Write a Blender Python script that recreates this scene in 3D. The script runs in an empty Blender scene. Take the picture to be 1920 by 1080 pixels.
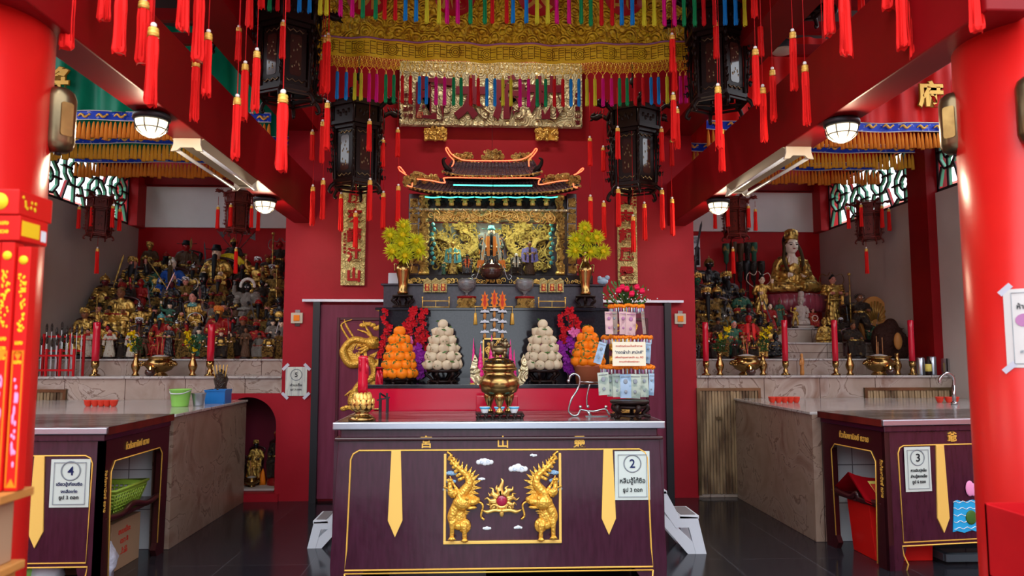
import bpy, math, random
import numpy as np
from math import sin, cos, pi, atan, atan2, sqrt, radians
from mathutils import Vector, Matrix

# ---------------------------------------------------------------- camera, world, sun, exposure
SC = bpy.context.scene
COL = SC.collection
FPX = 1370.0
YAW, PIT, EYE = atan(60/FPX), atan(121/FPX), 1.5
cd = bpy.data.cameras.new('camera'); cam = bpy.data.objects.new('camera', cd); COL.objects.link(cam)
cd.sensor_width = 36; cd.lens = FPX/1920*36; cd.clip_start = .05; cd.clip_end = 200
cam.location = (0, 0, EYE); cam.rotation_euler = (pi/2+PIT, 0, -YAW)
cd.dof.use_dof = True; cd.dof.focus_distance = 5.6; cd.dof.aperture_fstop = 2.2
SC.camera = cam
w = bpy.data.worlds.new('sky'); SC.world = w; w.use_nodes = True
bg = w.node_tree.nodes['Background']; bg.inputs[0].default_value = (.86, .93, 1, 1); bg.inputs[1].default_value = 3.7
sd = bpy.data.lights.new('sun', 'SUN'); sd.energy = 1.1; sd.angle = radians(40); sd.color = (1, .96, .92)
sun = bpy.data.objects.new('sun', sd); COL.objects.link(sun); sun.rotation_euler = (radians(38), 0, radians(-8))
SC.view_settings.view_transform = 'Standard'; SC.view_settings.look = 'None'
SC.view_settings.exposure = .08; SC.view_settings.gamma = 1; SC.view_settings.use_curve_mapping = False
SC.cycles.max_bounces = 7; SC.cycles.diffuse_bounces = 4; SC.cycles.glossy_bounces = 4
SC.cycles.sample_clamp_indirect = 6

# a point of the photograph's frame carried to a real plane of the room
_f = Vector((sin(YAW)*cos(PIT), cos(YAW)*cos(PIT), sin(PIT))); _r = Vector((cos(YAW), -sin(YAW), 0)); _u = _r.cross(_f)
def ray(x, y): return _f*FPX + _r*(x-960) + _u*(540-y)
def at(x, y, Y):
    d = ray(x, y); return Vector((0, 0, EYE)) + d*(Y/d.y)
def zat(x, y, Z):
    d = ray(x, y); return Vector((0, 0, EYE)) + d*((Z-EYE)/d.z)
def proj(p):
    d = Vector(p)-Vector((0, 0, EYE)); z = d.dot(_f)
    return (960+FPX*d.dot(_r)/z, 540-FPX*d.dot(_u)/z)

# ---------------------------------------------------------------- materials
MATS = {}
def M(name, col, rough=.5, metal=0, var=None, bump=None, emit=0, coat=0, trans=0, alpha=1, ior=1.45):
    """var=(scale, colour2, lo, hi[, stretch]) noise mix; bump=(kind, scale, strength[, distance])"""
    m = bpy.data.materials.new(name); m.use_nodes = True; nt = m.node_tree; N = nt.nodes; L = nt.links
    b = N['Principled BSDF']; b.inputs['Base Color'].default_value = (*col, 1)
    b.inputs['Roughness'].default_value = rough; b.inputs['Metallic'].default_value = metal
    b.inputs['IOR'].default_value = ior
    if rough >= .38 and not metal and not trans: b.inputs['Specular IOR Level'].default_value = .22
    if coat: b.inputs['Coat Weight'].default_value = coat; b.inputs['Coat Roughness'].default_value = .12
    if trans: b.inputs['Transmission Weight'].default_value = trans
    if alpha < 1: b.inputs['Alpha'].default_value = alpha
    if emit: b.inputs['Emission Color'].default_value = (*col, 1); b.inputs['Emission Strength'].default_value = emit
    tc = N.new('ShaderNodeTexCoord')
    if var:
        n = N.new('ShaderNodeTexNoise'); n.inputs['Scale'].default_value = var[0]; n.inputs['Detail'].default_value = 4
        src = tc.outputs['Object']
        if len(var) > 4:
            mp = N.new('ShaderNodeMapping'); mp.inputs['Scale'].default_value = var[4]; L.new(src, mp.inputs[0]); src = mp.outputs[0]
        L.new(src, n.inputs['Vector'])
        r = N.new('ShaderNodeMapRange'); r.inputs[1].default_value = var[2]; r.inputs[2].default_value = var[3]; L.new(n.outputs[0], r.inputs[0])
        mx = N.new('ShaderNodeMix'); mx.data_type = 'RGBA'; mx.inputs[6].default_value = (*col, 1); mx.inputs[7].default_value = (*var[1], 1)
        L.new(r.outputs[0], mx.inputs[0]); L.new(mx.outputs[2], b.inputs['Base Color'])
    if bump:
        k, s, st = bump[:3]; bp = N.new('ShaderNodeBump'); bp.inputs['Strength'].default_value = st
        bp.inputs['Distance'].default_value = bump[3] if len(bump) > 3 else .01
        if k == 'noise':
            t = N.new('ShaderNodeTexNoise'); t.inputs['Scale'].default_value = s; t.inputs['Detail'].default_value = 5; o = t.outputs[0]
            L.new(tc.outputs['Object'], t.inputs['Vector'])
        elif k == 'cloud':   # carved scroll clouds: rings round random centres
            nz = N.new('ShaderNodeTexNoise'); nz.inputs['Scale'].default_value = s*.8; L.new(tc.outputs['Object'], nz.inputs['Vector'])
            vm = N.new('ShaderNodeVectorMath'); vm.operation = 'MULTIPLY_ADD'; vm.inputs[1].default_value = (.5/s,)*3
            L.new(nz.outputs[1], vm.inputs[0]); L.new(tc.outputs['Object'], vm.inputs[2])
            t = N.new('ShaderNodeTexVoronoi'); t.inputs['Scale'].default_value = s; L.new(vm.outputs[0], t.inputs['Vector'])
            q = N.new('ShaderNodeMath'); q.operation = 'MULTIPLY'; q.inputs[1].default_value = 24; L.new(t.outputs['Distance'], q.inputs[0])
            q2 = N.new('ShaderNodeMath'); q2.operation = 'SINE'; L.new(q.outputs[0], q2.inputs[0])
            q3 = N.new('ShaderNodeMath'); q3.operation = 'SUBTRACT'; L.new(q2.outputs[0], q3.inputs[0])
            q4 = N.new('ShaderNodeMath'); q4.operation = 'MULTIPLY'; q4.inputs[1].default_value = 5; L.new(t.outputs['Distance'], q4.inputs[0]); L.new(q4.outputs[0], q3.inputs[1])
            o = q3.outputs[0]
        elif k == 'weave':
            t = N.new('ShaderNodeTexWave'); t.inputs['Scale'].default_value = s; t.inputs['Distortion'].default_value = 3; t.inputs['Detail'].default_value = 3
            L.new(tc.outputs['Object'], t.inputs['Vector']); o = t.outputs[1]
        else:
            t = N.new('ShaderNodeTexVoronoi'); t.inputs['Scale'].default_value = s; o = t.outputs['Distance']
            L.new(tc.outputs['Object'], t.inputs['Vector'])
        L.new(o, bp.inputs['Height']); L.new(bp.outputs[0], b.inputs['Normal'])
    MATS[name] = m
    return m
def tiles(name, col, col2, line, w, h, rough=.3, gap=.004, off=0, rot=None, vein=None, coat=0):
    """flat tiles or slabs by a brick texture; rot turns the pattern to the wall"""
    m = M(name, col, rough, coat=coat); nt = m.node_tree; N = nt.nodes; L = nt.links
    b = N['Principled BSDF']; tc = N['Texture Coordinate']; mp = N.new('ShaderNodeMapping')
    if rot: mp.inputs['Rotation'].default_value = rot
    br = N.new('ShaderNodeTexBrick'); br.offset = off; br.inputs['Color1'].default_value = (*col, 1); br.inputs['Color2'].default_value = (*col2, 1)
    br.inputs['Mortar'].default_value = (*line, 1); br.inputs['Scale'].default_value = 1; br.inputs['Mortar Size'].default_value = gap
    br.inputs['Brick Width'].default_value = w; br.inputs['Row Height'].default_value = h
    L.new(tc.outputs['Object'], mp.inputs[0]); L.new(mp.outputs[0], br.inputs[0]); out = br.outputs[0]
    if vein:
        n = N.new('ShaderNodeTexNoise'); n.inputs['Scale'].default_value = 2.2; n.inputs['Detail'].default_value = 8; n.inputs['Distortion'].default_value = 1.6
        L.new(tc.outputs['Object'], n.inputs['Vector'])
        r = N.new('ShaderNodeValToRGB'); e = r.color_ramp.elements
        e[0].position = .3; e[0].color = (*vein[0], 1); e[1].position = .72; e[1].color = (*vein[1], 1)
        k = e.new(.5); k.color = (1, 1, 1, 1); k = e.new(.515); k.color = (*vein[2], 1); k = e.new(.53); k.color = (.95, .93, .9, 1)
        L.new(n.outputs[0], r.inputs[0])
        mx = N.new('ShaderNodeMix'); mx.data_type = 'RGBA'; mx.blend_type = 'MULTIPLY'; mx.inputs[0].default_value = 1
        L.new(out, mx.inputs[6]); L.new(r.outputs[0], mx.inputs[7]); out = mx.outputs[2]
    L.new(out, b.inputs['Base Color']); return m

RED = (.50, .008, .012)
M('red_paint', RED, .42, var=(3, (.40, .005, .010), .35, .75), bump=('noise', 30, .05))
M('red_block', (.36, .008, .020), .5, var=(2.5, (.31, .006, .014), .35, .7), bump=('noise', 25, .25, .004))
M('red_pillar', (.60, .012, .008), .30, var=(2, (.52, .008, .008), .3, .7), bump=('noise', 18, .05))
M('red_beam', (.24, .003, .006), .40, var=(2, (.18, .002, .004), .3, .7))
M('maroon_wall', (.16, .012, .03), .5)
M('door_maroon', (.20, .035, .075), .38, var=(2, (.15, .022, .05), .3, .7, (12, 1, 1)))
M('door_dark', (.07, .006, .016), .35)
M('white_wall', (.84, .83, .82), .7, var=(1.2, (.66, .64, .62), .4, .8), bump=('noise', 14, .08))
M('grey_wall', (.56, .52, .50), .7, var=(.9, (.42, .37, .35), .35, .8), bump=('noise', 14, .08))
M('ceiling_dark', (.035, .010, .010), .6)
M('ground', (.32, .32, .33), .7)
tiles('floor_tile', (.012, .013, .018), (.018, .018, .024), (.045, .045, .055), .6, .6, .14, .006, 0)
MV = ((.55, .42, .36), (.74, .68, .62), (.35, .26, .22))
tiles('marble_front', (.46, .38, .33), (.41, .34, .30), (.10, .06, .05), .60, 1.5, .28, .004, 0, (pi/2, 0, 0), MV)
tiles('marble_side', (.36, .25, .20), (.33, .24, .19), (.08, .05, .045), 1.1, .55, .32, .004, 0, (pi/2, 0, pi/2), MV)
tiles('marble_top', (.50, .47, .46), (.46, .44, .44), (.12, .10, .1), .6, .6, .14, .003, 0, None, ((.5, .45, .42), (.8, .8, .8), (.35, .3, .28)))
tiles('white_tile', (.72, .74, .76), (.68, .71, .74), (.20, .20, .22), .30, .30, .18, .004, 0, (pi/2, 0, 0))
tiles('white_tile_side', (.72, .74, .76), (.68, .71, .74), (.20, .20, .22), .30, .30, .18, .004, 0, (pi/2, 0, pi/2))
M('table_lacquer', (.036, .005, .016), .20, var=(3, (.055, .010, .028), .35, .75, (14, 1, 2)), bump=('noise', 6, .25, .012), coat=.4)
M('table_dark', (.035, .006, .008), .28, coat=.3)
M('steel', (.50, .54, .62), .28, .9, bump=('noise', 12, .06))
M('steel_worn', (.34, .32, .32), .20, .75, var=(2.2, (.10, .08, .075), .47, .56, (1, 4, 1)))
M('gold', (.95, .62, .17), .30, .55, var=(20, (.55, .32, .06), .4, .7), bump=('noise', 60, .35, .004))
M('gold_carved', (.85, .56, .16), .30, .5, var=(30, (.22, .09, .02), .52, .66), bump=('cloud', 42, .9, .006))
M('gold_board', (.95, .82, .50), .30, .4, bump=('cloud', 11, 1, .014))
M('gold_plaque', (1, .84, .34), .4, .1, bump=('cloud', 17, 1, .010))
M('gold_paint', (.85, .50, .09), .38, .25)
M('gold_strip', (.88, .56, .13), .40, .1)
M('gold_dragon', (.82, .47, .07), .34, .45, bump=('scale', 70, .8, .006))
M('gold_old', (.38, .23, .06), .34, .6, var=(14, (.04, .02, .010), .45, .62), bump=('cloud', 22, .7, .006))
M('gold_bright', (.66, .42, .10), .27, .65, var=(14, (.10, .05, .015), .48, .66), bump=('noise', 24, .8, .01))
M('brass', (.36, .22, .075), .20, .95, var=(9, (.20, .11, .035), .4, .7))
M('brass_dull', (.24, .17, .09), .30, .9, var=(5, (.12, .09, .05), .4, .7))
M('silver', (.42, .42, .43), .2, .95)
M('wood_black', (.014, .006, .005), .38)
M('wood_red', (.15, .016, .012), .38, var=(6, (.05, .008, .006), .35, .7, (1, 1, .2)))
M('wood_maroon', (.045, .010, .012), .30, coat=.25)
M('granite_black', (.010, .010, .016), .07, var=(60, (.020, .018, .026), .4, .7))
M('granite_purple', (.030, .016, .028), .25, var=(40, (.05, .030, .046), .4, .7))
M('red_gloss', (.50, .004, .030), .14)
M('tassel_red', (.78, .012, .010), .75)
M('cord_red', (.55, .008, .010), .7)
M('tassel_blue', (.010, .22, .62), .75); M('tassel_yellow', (.62, .56, .03), .75); M('tassel_pink', (.66, .008, .22), .75)
M('tassel_green', (.010, .26, .09), .75); M('tassel_crimson', (.55, .008, .012), .75)
M('tassel_orange', (1, .34, .04), .75, bump=('weave', 60, .6)); M('tassel_gold', (1, .52, .05), .7, bump=('weave', 60, .6))
M('pearl', (.85, .82, .80), .2)
M('silk_gold', (1, .68, .03), .42, .1, var=(26, (.60, .32, .01), .5, .56), bump=('cloud', 12, .8, .01))
M('silk_gold_plain', (1, .70, .03), .42, .1, var=(8, (.80, .48, .015), .4, .7), bump=('noise', 20, .4, .01))
M('silk_thread_dark', (.30, .15, .01), .6)
M('silk_green', (.0, .26, .14), .42, var=(5, (.0, .16, .09), .4, .7, (1, 1, .4)))
M('silk_red', (.75, .015, .012), .48, var=(5, (.5, .008, .01), .4, .7, (1, 1, .4)))
M('silk_blue', (.012, .06, .62), .4, var=(30, (.35, .42, .70), .60, .66))
M('silk_yellow', (.78, .62, .02), .4)
M('black', (.01, .01, .012), .4); M('iron', (.03, .03, .035), .45, .6)
M('rubber_dark', (.04, .05, .06), .5)
M('cream', (.36, .29, .19), .45); M('cream_light', (.55, .50, .40), .5); M('tube_white', (.80, .85, .86), .2)
M('lamp_glow', (1, .78, .42), .3, emit=9)
M('lamp_glass', (1, 1, 1), .05, trans=1, ior=1.1)
M('neon_orange', (1, .13, .05), .3, emit=2.6); M('neon_green', (.08, .75, .62), .3, emit=2.0)
M('paper', (.58, .66, .62), .6); M('paper_cream', (.80, .76, .58), .6); M('paper_old', (.60, .64, .58), .6, var=(9, (.42, .44, .44), .45, .62, (6, 1, .6)))
M('paper_yellow', (.80, .68, .16), .6); M('paper_white', (.62, .60, .58), .6)
M('ink_blue', (.012, .02, .10), .6); M('ink_black', (.02, .025, .03), .6); M('ink_grey', (.26, .30, .34), .6); M('ink_red', (.6, .05, .03), .6); M('ink_purple', (.42, .18, .36), .6)
M('char_maroon', (.13, .001, .014), .5); M('char_red', (.38, .004, .008), .5)
M('tape', (.66, .68, .78), .25, alpha=.8)
M('candle_red', (.55, .006, .03), .22, coat=.4); M('candle_pink', (.70, .02, .22), .35)
M('flame', (1, .45, .10), .4, emit=14)
M('orange_fruit', (.90, .22, .008), .42, bump=('noise', 90, .2, .002)); M('leaf', (.05, .13, .025), .45); M('leaf_dark', (.018, .065, .018), .5)
M('bun', (.66, .56, .40), .55, var=(9, (.52, .42, .28), .45, .75)); M('bun_pink', (.80, .30, .55), .6)
M('flower_yellow', (.72, .72, .025), .5); M('flower_yellow_deep', (.80, .60, .01), .5); M('flower_centre', (.55, .50, .02), .6)
M('flower_red', (.50, .004, .012), .55); M('flower_purple', (.30, .02, .36), .5); M('flower_pink', (.72, .16, .42), .5); M('rose', (.70, .01, .07), .5)
M('plastic_green', (.28, .66, .12), .35); M('basket_green', (.30, .46, .05), .35); M('plastic_blue', (.01, .16, .50), .35)
M('plastic_white', (.60, .65, .72), .4); M('plastic_bag', (.62, .66, .80), .25, bump=('noise', 9, .8, .03)); M('tread', (.20, .18, .19), .7)
M('cardboard', (.40, .25, .15), .8); M('terracotta', (.44, .13, .06), .7)
M('ceramic_red', (.70, .045, .02), .28); M('ash', (.42, .38, .38), .9); M('incense', (.45, .20, .08), .8); M('incense_red', (.6, .05, .05), .8)
M('crystal', (.9, .92, .95), .06, trans=.92, ior=1.4); M('ruby', (.35, .012, .05), .15, coat=.5); M('glass_dark', (.05, .02, .015), .08, coat=.5)
M('note_pink', (.62, .42, .42), .6, var=(14, (.42, .24, .27), .5, .6)); M('note_green', (.45, .52, .44), .6, var=(14, (.26, .34, .30), .5, .6))
M('note_blue', (.36, .50, .66), .6, var=(14, (.20, .32, .46), .5, .6)); M('note_brown', (.34, .26, .22), .6)
M('cloud_white', (.72, .78, .82), .4); M('cloud_blue', (.20, .38, .58), .4); M('water_blue', (.02, .36, .72), .35)
M('box_red', (.62, .010, .008), .38); M('box_red_deep', (.34, .004, .01), .4); M('print_yellow', (.85, .55, .015), .45); M('print_orange', (.85, .22, .01), .45)
M('wood_light', (.55, .24, .06), .35, var=(4, (.42, .17, .04), .3, .7, (1, 1, 9))); M('wood_slat', (.36, .25, .14), .5, var=(3, (.09, .05, .028), .42, .62, (2, 1, .5)))
M('slat_gap', (.03, .018, .01), .7); M('lattice_green', (.10, .40, .24), .45); M('lattice_dark', (.03, .025, .03), .5)
M('skin_pale', (.78, .58, .42), .4); M('skin_white', (.88, .76, .64), .45); M('skin_pink', (.62, .26, .20), .38); M('skin_brown', (.22, .09, .045), .4)
M('skin_red', (.34, .008, .012), .25); M('skin_dark', (.014, .014, .017), .2); M('skin_green', (.01, .10, .05), .35); M('skin_deepred', (.10, .012, .018), .28)
M('skin_gold', (.58, .36, .09), .3, .7); M('hair_black', (.008, .008, .010), .5); M('hair_white', (.62, .60, .56), .7); M('hair_brown', (.07, .045, .02), .7)
M('robe_blue', (.02, .09, .40), .4, var=(12, (.5, .55, .6), .6, .66)); M('robe_black', (.014, .014, .017), .3, var=(16, (.35, .22, .06), .62, .68)); M('robe_red', (.28, .012, .012), .4, var=(14, (.45, .28, .06), .6, .66))
M('robe_brown', (.085, .042, .022), .45, bump=('noise', 18, .6, .01)); M('robe_green', (.03, .11, .07), .4, var=(14, (.45, .30, .08), .6, .66)); M('robe_dark', (.028, .017, .013), .35, var=(10, (.20, .12, .04), .6, .7), bump=('cloud', 20, .6, .006))
M('robe_cream', (.50, .46, .38), .5, var=(14, (.3, .12, .08), .6, .66)); M('robe_orange', (.66, .20, .03), .45); M('robe_silver', (.40, .38, .34), .3, .6, bump=('cloud', 26, .8, .006))
M('lotus_pink', (.30, .045, .075), .3, coat=.3); M('stone_pale', (.50, .42, .38), .6); M('embroidery', (.42, .46, .40), .5, var=(34, (.65, .30, .05), .55, .6))
M('embroidery_red', (.60, .04, .02), .5, var=(34, (.75, .55, .06), .55, .6)); M('embroidery_teal', (.06, .28, .30), .5, var=(34, (.6, .6, .4), .58, .62)); M('embroidery_violet', (.12, .12, .38), .5, var=(34, (.6, .25, .15), .58, .62))
M('fur_dark', (.035, .012, .008), .7, bump=('noise', 30, 1, .03)); M('amber', (.50, .22, .06), .4); M('sky_panel', (.5, .6, .7), .5)
M('mirror_blue', (.55, .62, .66), .2, var=(8, (.28, .34, .36), .45, .6)); M('leaf_print', (.5, .06, .04), .5)

M('neighbour_wall', (.62, .16, .13), .8)
M('street_wall', (.16, .15, .15), .8)  # surface of the unseen light-blocking walls behind the camera
M('fill_glow', (1, .93, .82), .3, emit=4)  # glow of the added fill light over the name board
M('lamp_dome', (1, .84, .58), .3, emit=1.5)
MATS['floor_tile'].node_tree.nodes['Principled BSDF'].inputs['Specular IOR Level'].default_value = .35
# ---------------------------------------------------------------- mesh kit
def rotm(ax, ay=0, az=0): return Matrix.Rotation(az, 3, 'Z') @ Matrix.Rotation(ay, 3, 'Y') @ Matrix.Rotation(ax, 3, 'X')
class MB:
    def __init__(s): s.v = []; s.f = []; s.m = []; s.s = []; s.k = 0
    def add(s, vs, fs, m=0, smooth=True):
        b = len(s.v); s.v += [tuple(p) for p in vs]; s.f += [[i+b for i in f] for f in fs]; s.m += [m]*len(fs); s.s += [smooth]*len(fs); return s
    def box(s, x0, x1, y0, y1, z0, z1, m=0):
        vs = [(x, y, z) for z in (z0, z1) for y in (y0, y1) for x in (x0, x1)]
        return s.add(vs, [(0, 2, 3, 1), (4, 5, 7, 6), (0, 1, 5, 4), (2, 6, 7, 3), (0, 4, 6, 2), (1, 3, 7, 5)], m, False)
    def bar(s, p0, p1, w, h=None, m=0, up=(0, 0, 1)):
        h = h or w; p0 = Vector(p0); p1 = Vector(p1); d = (p1-p0).normalized(); u = Vector(up)
        if abs(d.dot(u)) > .95: u = Vector((0, 1, 0))
        a = d.cross(u).normalized(); b = a.cross(d).normalized()
        vs = [p + a*i*w/2 + b*j*h/2 for p in (p0, p1) for j in (-1, 1) for i in (-1, 1)]
        return s.add(vs, [(0, 2, 3, 1), (4, 5, 7, 6), (0, 1, 5, 4), (2, 6, 7, 3), (0, 4, 6, 2), (1, 3, 7, 5)], m, False)
    def tube(s, pts, r, n=8, m=0, flat=1, cap=True, closed=False):
        pts = [Vector(p) for p in pts]; k = len(pts); rs = r if isinstance(r, (list, tuple)) else [r]*k
        vs = []; a = None
        for i, p in enumerate(pts):
            if closed: d = pts[(i+1) % k]-pts[i-1]
            else: d = pts[min(i+1, k-1)]-pts[max(i-1, 0)]
            d = d.normalized() if d.length > 1e-9 else Vector((0, 0, 1))
            if a is None:
                u = Vector((0, 0, 1)) if abs(d.z) < .9 else Vector((0, 1, 0)); a = d.cross(u).normalized()
            else:
                a = a - d*a.dot(d); a = a.normalized() if a.length > 1e-6 else d.orthogonal().normalized()
            b = d.cross(a)
            for j in range(n):
                t = 2*pi*j/n; vs.append(p + a*cos(t)*rs[i] + b*sin(t)*rs[i]*flat)
        fs = [(i*n+j, i*n+(j+1) % n, (i+1)*n+(j+1) % n, (i+1)*n+j) for i in range(k-1) for j in range(n)]
        if closed: fs += [((k-1)*n+j, (k-1)*n+(j+1) % n, (j+1) % n, j) for j in range(n)]
        elif cap: fs += [tuple(range(n))[::-1], tuple((k-1)*n+j for j in range(n))]
        return s.add(vs, fs, m)
    def cyl(s, p0, p1, r0, r1=None, n=16, m=0): return s.tube([p0, p1], [r0, r0 if r1 is None else r1], n, m)
    def lathe(s, prof, c=(0, 0, 0), n=24, m=0, sx=1, sy=1, rib=0, rot=None):
        vs = []; c = Vector(c)
        for r, z in prof:
            for j in range(n):
                t = 2*pi*j/n; q = r*(1+(rib if j % 2 else 0)); p = Vector((q*cos(t)*sx, q*sin(t)*sy, z))
                vs.append(c + (rot @ p if rot else p))
        k = len(prof)
        fs = [(i*n+j, i*n+(j+1) % n, (i+1)*n+(j+1) % n, (i+1)*n+j) for i in range(k-1) for j in range(n)]
        if prof[0][0] > 1e-5: fs.append(tuple(range(n))[::-1])
        if prof[-1][0] > 1e-5: fs.append(tuple((k-1)*n+j for j in range(n)))
        return s.add(vs, fs, m)
    def ell(s, c, r, m=0, n=12, k=8, rot=None):
        if not isinstance(r, (tuple, list)): r = (r, r, r)
        vs = []; c = Vector(c)
        for i in range(k+1):
            a = pi*i/k
            for j in range(n):
                t = 2*pi*j/n; p = Vector((r[0]*sin(a)*cos(t), r[1]*sin(a)*sin(t), -r[2]*cos(a)))
                vs.append(c + (rot @ p if rot else p))
        return s.add(vs, [(i*n+j, i*n+(j+1) % n, (i+1)*n+(j+1) % n, (i+1)*n+j) for i in range(k) for j in range(n)], m)
    def prism(s, poly, y0, y1, m=0, o=(0, 0, 0), ax=(1, 0, 0), az=(0, 0, 1), ay=(0, 1, 0), smooth=False):
        """a 2-D outline (x, z) made thick along ay"""
        o, ax, ay, az = Vector(o), Vector(ax), Vector(ay), Vector(az); n = len(poly)
        vs = [o + ax*x + az*z + ay*y for y in (y0, y1) for x, z in poly]
        fs = [tuple(range(n)), tuple(range(2*n-1, n-1, -1))] + [(i, i+n, (i+1) % n+n, (i+1) % n) for i in range(n)]
        return s.add(vs, fs, m, smooth)
    def grid(s, fn, nu, nv, m=0, smooth=True):
        vs = [fn(i/nu, j/nv) for j in range(nv+1) for i in range(nu+1)]; k = nu+1
        return s.add(vs, [(j*k+i, j*k+i+1, (j+1)*k+i+1, (j+1)*k+i) for j in range(nv) for i in range(nu)], m, smooth)
    def xf(s, M4, i0=0):
        s.v[i0:] = [tuple(M4 @ Vector(p)) for p in s.v[i0:]]; return s
    def build(s, name, mats, parent=None, org=None, bev=0, weld=False):
        if isinstance(mats, str): mats = [mats]
        o = Vector((0, 0, 0))
        if org is not None: o = Vector(org)
        p = parent
        while p is not None: o = o + Vector(p.location); p = p.parent
        me = bpy.data.meshes.new(name); me.from_pydata([(x-o.x, y-o.y, z-o.z) for x, y, z in s.v], [], s.f)
        for q in mats: me.materials.append(MATS[q])
        me.polygons.foreach_set('material_index', s.m); me.polygons.foreach_set('use_smooth', s.s); me.validate(); me.update()
        ob = bpy.data.objects.new(name, me); COL.objects.link(ob)
        if parent is not None: ob.parent = parent
        elif org is not None: ob.location = org
        if bev:
            b = ob.modifiers.new('bevel', 'BEVEL'); b.width = bev; b.segments = 2; b.limit_method = 'ANGLE'
        return ob
def tag(o, label=None, cat=None, group=None, kind=None):
    for k, v in (('label', label), ('category', cat), ('group', group), ('kind', kind)):
        if v: o[k] = v
    return o
def thing(name, loc, label, cat, group=None):
    o = bpy.data.objects.new(name, None); COL.objects.link(o); o.location = loc; o.empty_display_size = .1
    return tag(o, label, cat, group)
def struct(o, label=None): o['kind'] = 'structure'; return o
def wall(name, m, *b, bev=0):
    q = MB().box(*b); return struct(q.build(name, m, bev=bev))
def dup(o, parent=None):
    c = o.copy(); COL.objects.link(c); c.parent = parent
    for ch in list(o.children): dup(ch, c)
    return c
def hide_proto(o):
    for ch in list(o.children): hide_proto(ch)
    bpy.data.objects.remove(o)
_TX = {}
def text_geo(s, ext=.02, bold=0.0, space=1.0):
    k = (s, ext, bold, space)
    if k not in _TX:
        c = bpy.data.curves.new('t', 'FONT'); c.body = s; c.align_x = 'CENTER'; c.align_y = 'CENTER'; c.extrude = ext; c.offset = bold; c.resolution_u = 3; c.space_character = space
        o = bpy.data.objects.new('t', c); COL.objects.link(o)
        me = bpy.data.meshes.new_from_object(o.evaluated_get(bpy.context.evaluated_depsgraph_get()))
        _TX[k] = ([tuple(v.co) for v in me.vertices], [tuple(p.vertices) for p in me.polygons])
        bpy.data.objects.remove(o); bpy.data.curves.remove(c); bpy.data.meshes.remove(me)
    return _TX[k]
def text(mb, s, c, size, m=0, th=.004, bold=.0, w=None, ax=(1, 0, 0), az=(0, 0, 1), space=1.0):
    """lettering of thickness th on a plane with axes ax, az; front towards az x ax"""
    vs, fs = text_geo(s, .5, bold, space); ax, az, c = Vector(ax), Vector(az), Vector(c); n = ax.cross(az)
    xs = [v[0] for v in vs]; ys = [v[1] for v in vs]
    if not vs: return mb
    mx, my = (min(xs)+max(xs))/2, (min(ys)+max(ys))/2
    kx = w/(max(xs)-min(xs)) if w else size
    return mb.add([c + ax*(x-mx)*kx + az*(y-my)*size + n*z*th for x, y, z in vs], fs, m, False)
def ring(c, r, n=24, axis='y'):
    c = Vector(c)
    return [c + (Vector((cos(2*pi*i/n)*r, 0, sin(2*pi*i/n)*r)) if axis == 'y' else Vector((cos(2*pi*i/n)*r, sin(2*pi*i/n)*r, 0)) if axis == 'z' else Vector((0, cos(2*pi*i/n)*r, sin(2*pi*i/n)*r))) for i in range(n)]
def spline(pts, k=6):
    """Catmull-Rom through points"""
    P = [Vector(p) for p in pts]; out = []
    for i in range(len(P)-1):
        a, b, c, d = P[max(i-1, 0)], P[i], P[i+1], P[min(i+2, len(P)-1)]
        for j in range(k):
            t = j/k; out.append(.5*((2*b)+(c-a)*t+(2*a-5*b+4*c-d)*t*t+(3*b-a-3*c+d)*t**3))
    return out+[P[-1]]
def spiral(mb, c, r, turns, th, sgn=1, a0=0, m=0, y=0, n=14, ns=5):
    """a carved scroll in the XZ plane"""
    c = Vector(c); pts = []; rr = []
    for i in range(n+1):
        t = i/n; a = a0+sgn*2*pi*turns*t; q = r*(1-.82*t); pts.append(c+Vector((cos(a)*q, y, sin(a)*q))); rr.append(th*(1-.35*t))
    return mb.tube(pts, rr, ns, m)
def scrollwork(mb, x0, x1, y, z0, z1, n, seed, r=(.02, .045), th=.006, m=0, dy=.02):
    R = random.Random(seed)
    for i in range(n):
        rr = R.uniform(*r); c = (R.uniform(x0+rr*.5, x1-rr*.5), y+R.uniform(-dy, dy), R.uniform(z0+rr*.5, z1-rr*.5))
        spiral(mb, c, rr, R.uniform(.8, 1.7), th*R.uniform(.8, 1.4), R.choice((-1, 1)), R.uniform(0, 6.3), m)
    return mb
def round_rect(x0, x1, z0, z1, r, k=5):
    out = []
    for cx, cz, a in ((x1-r, z1-r, 0), (x0+r, z1-r, pi/2), (x0+r, z0+r, pi), (x1-r, z0+r, 3*pi/2)):
        out += [(cx+r*cos(a+pi/2*i/k), cz+r*sin(a+pi/2*i/k)) for i in range(k+1)]
    return out
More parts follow.
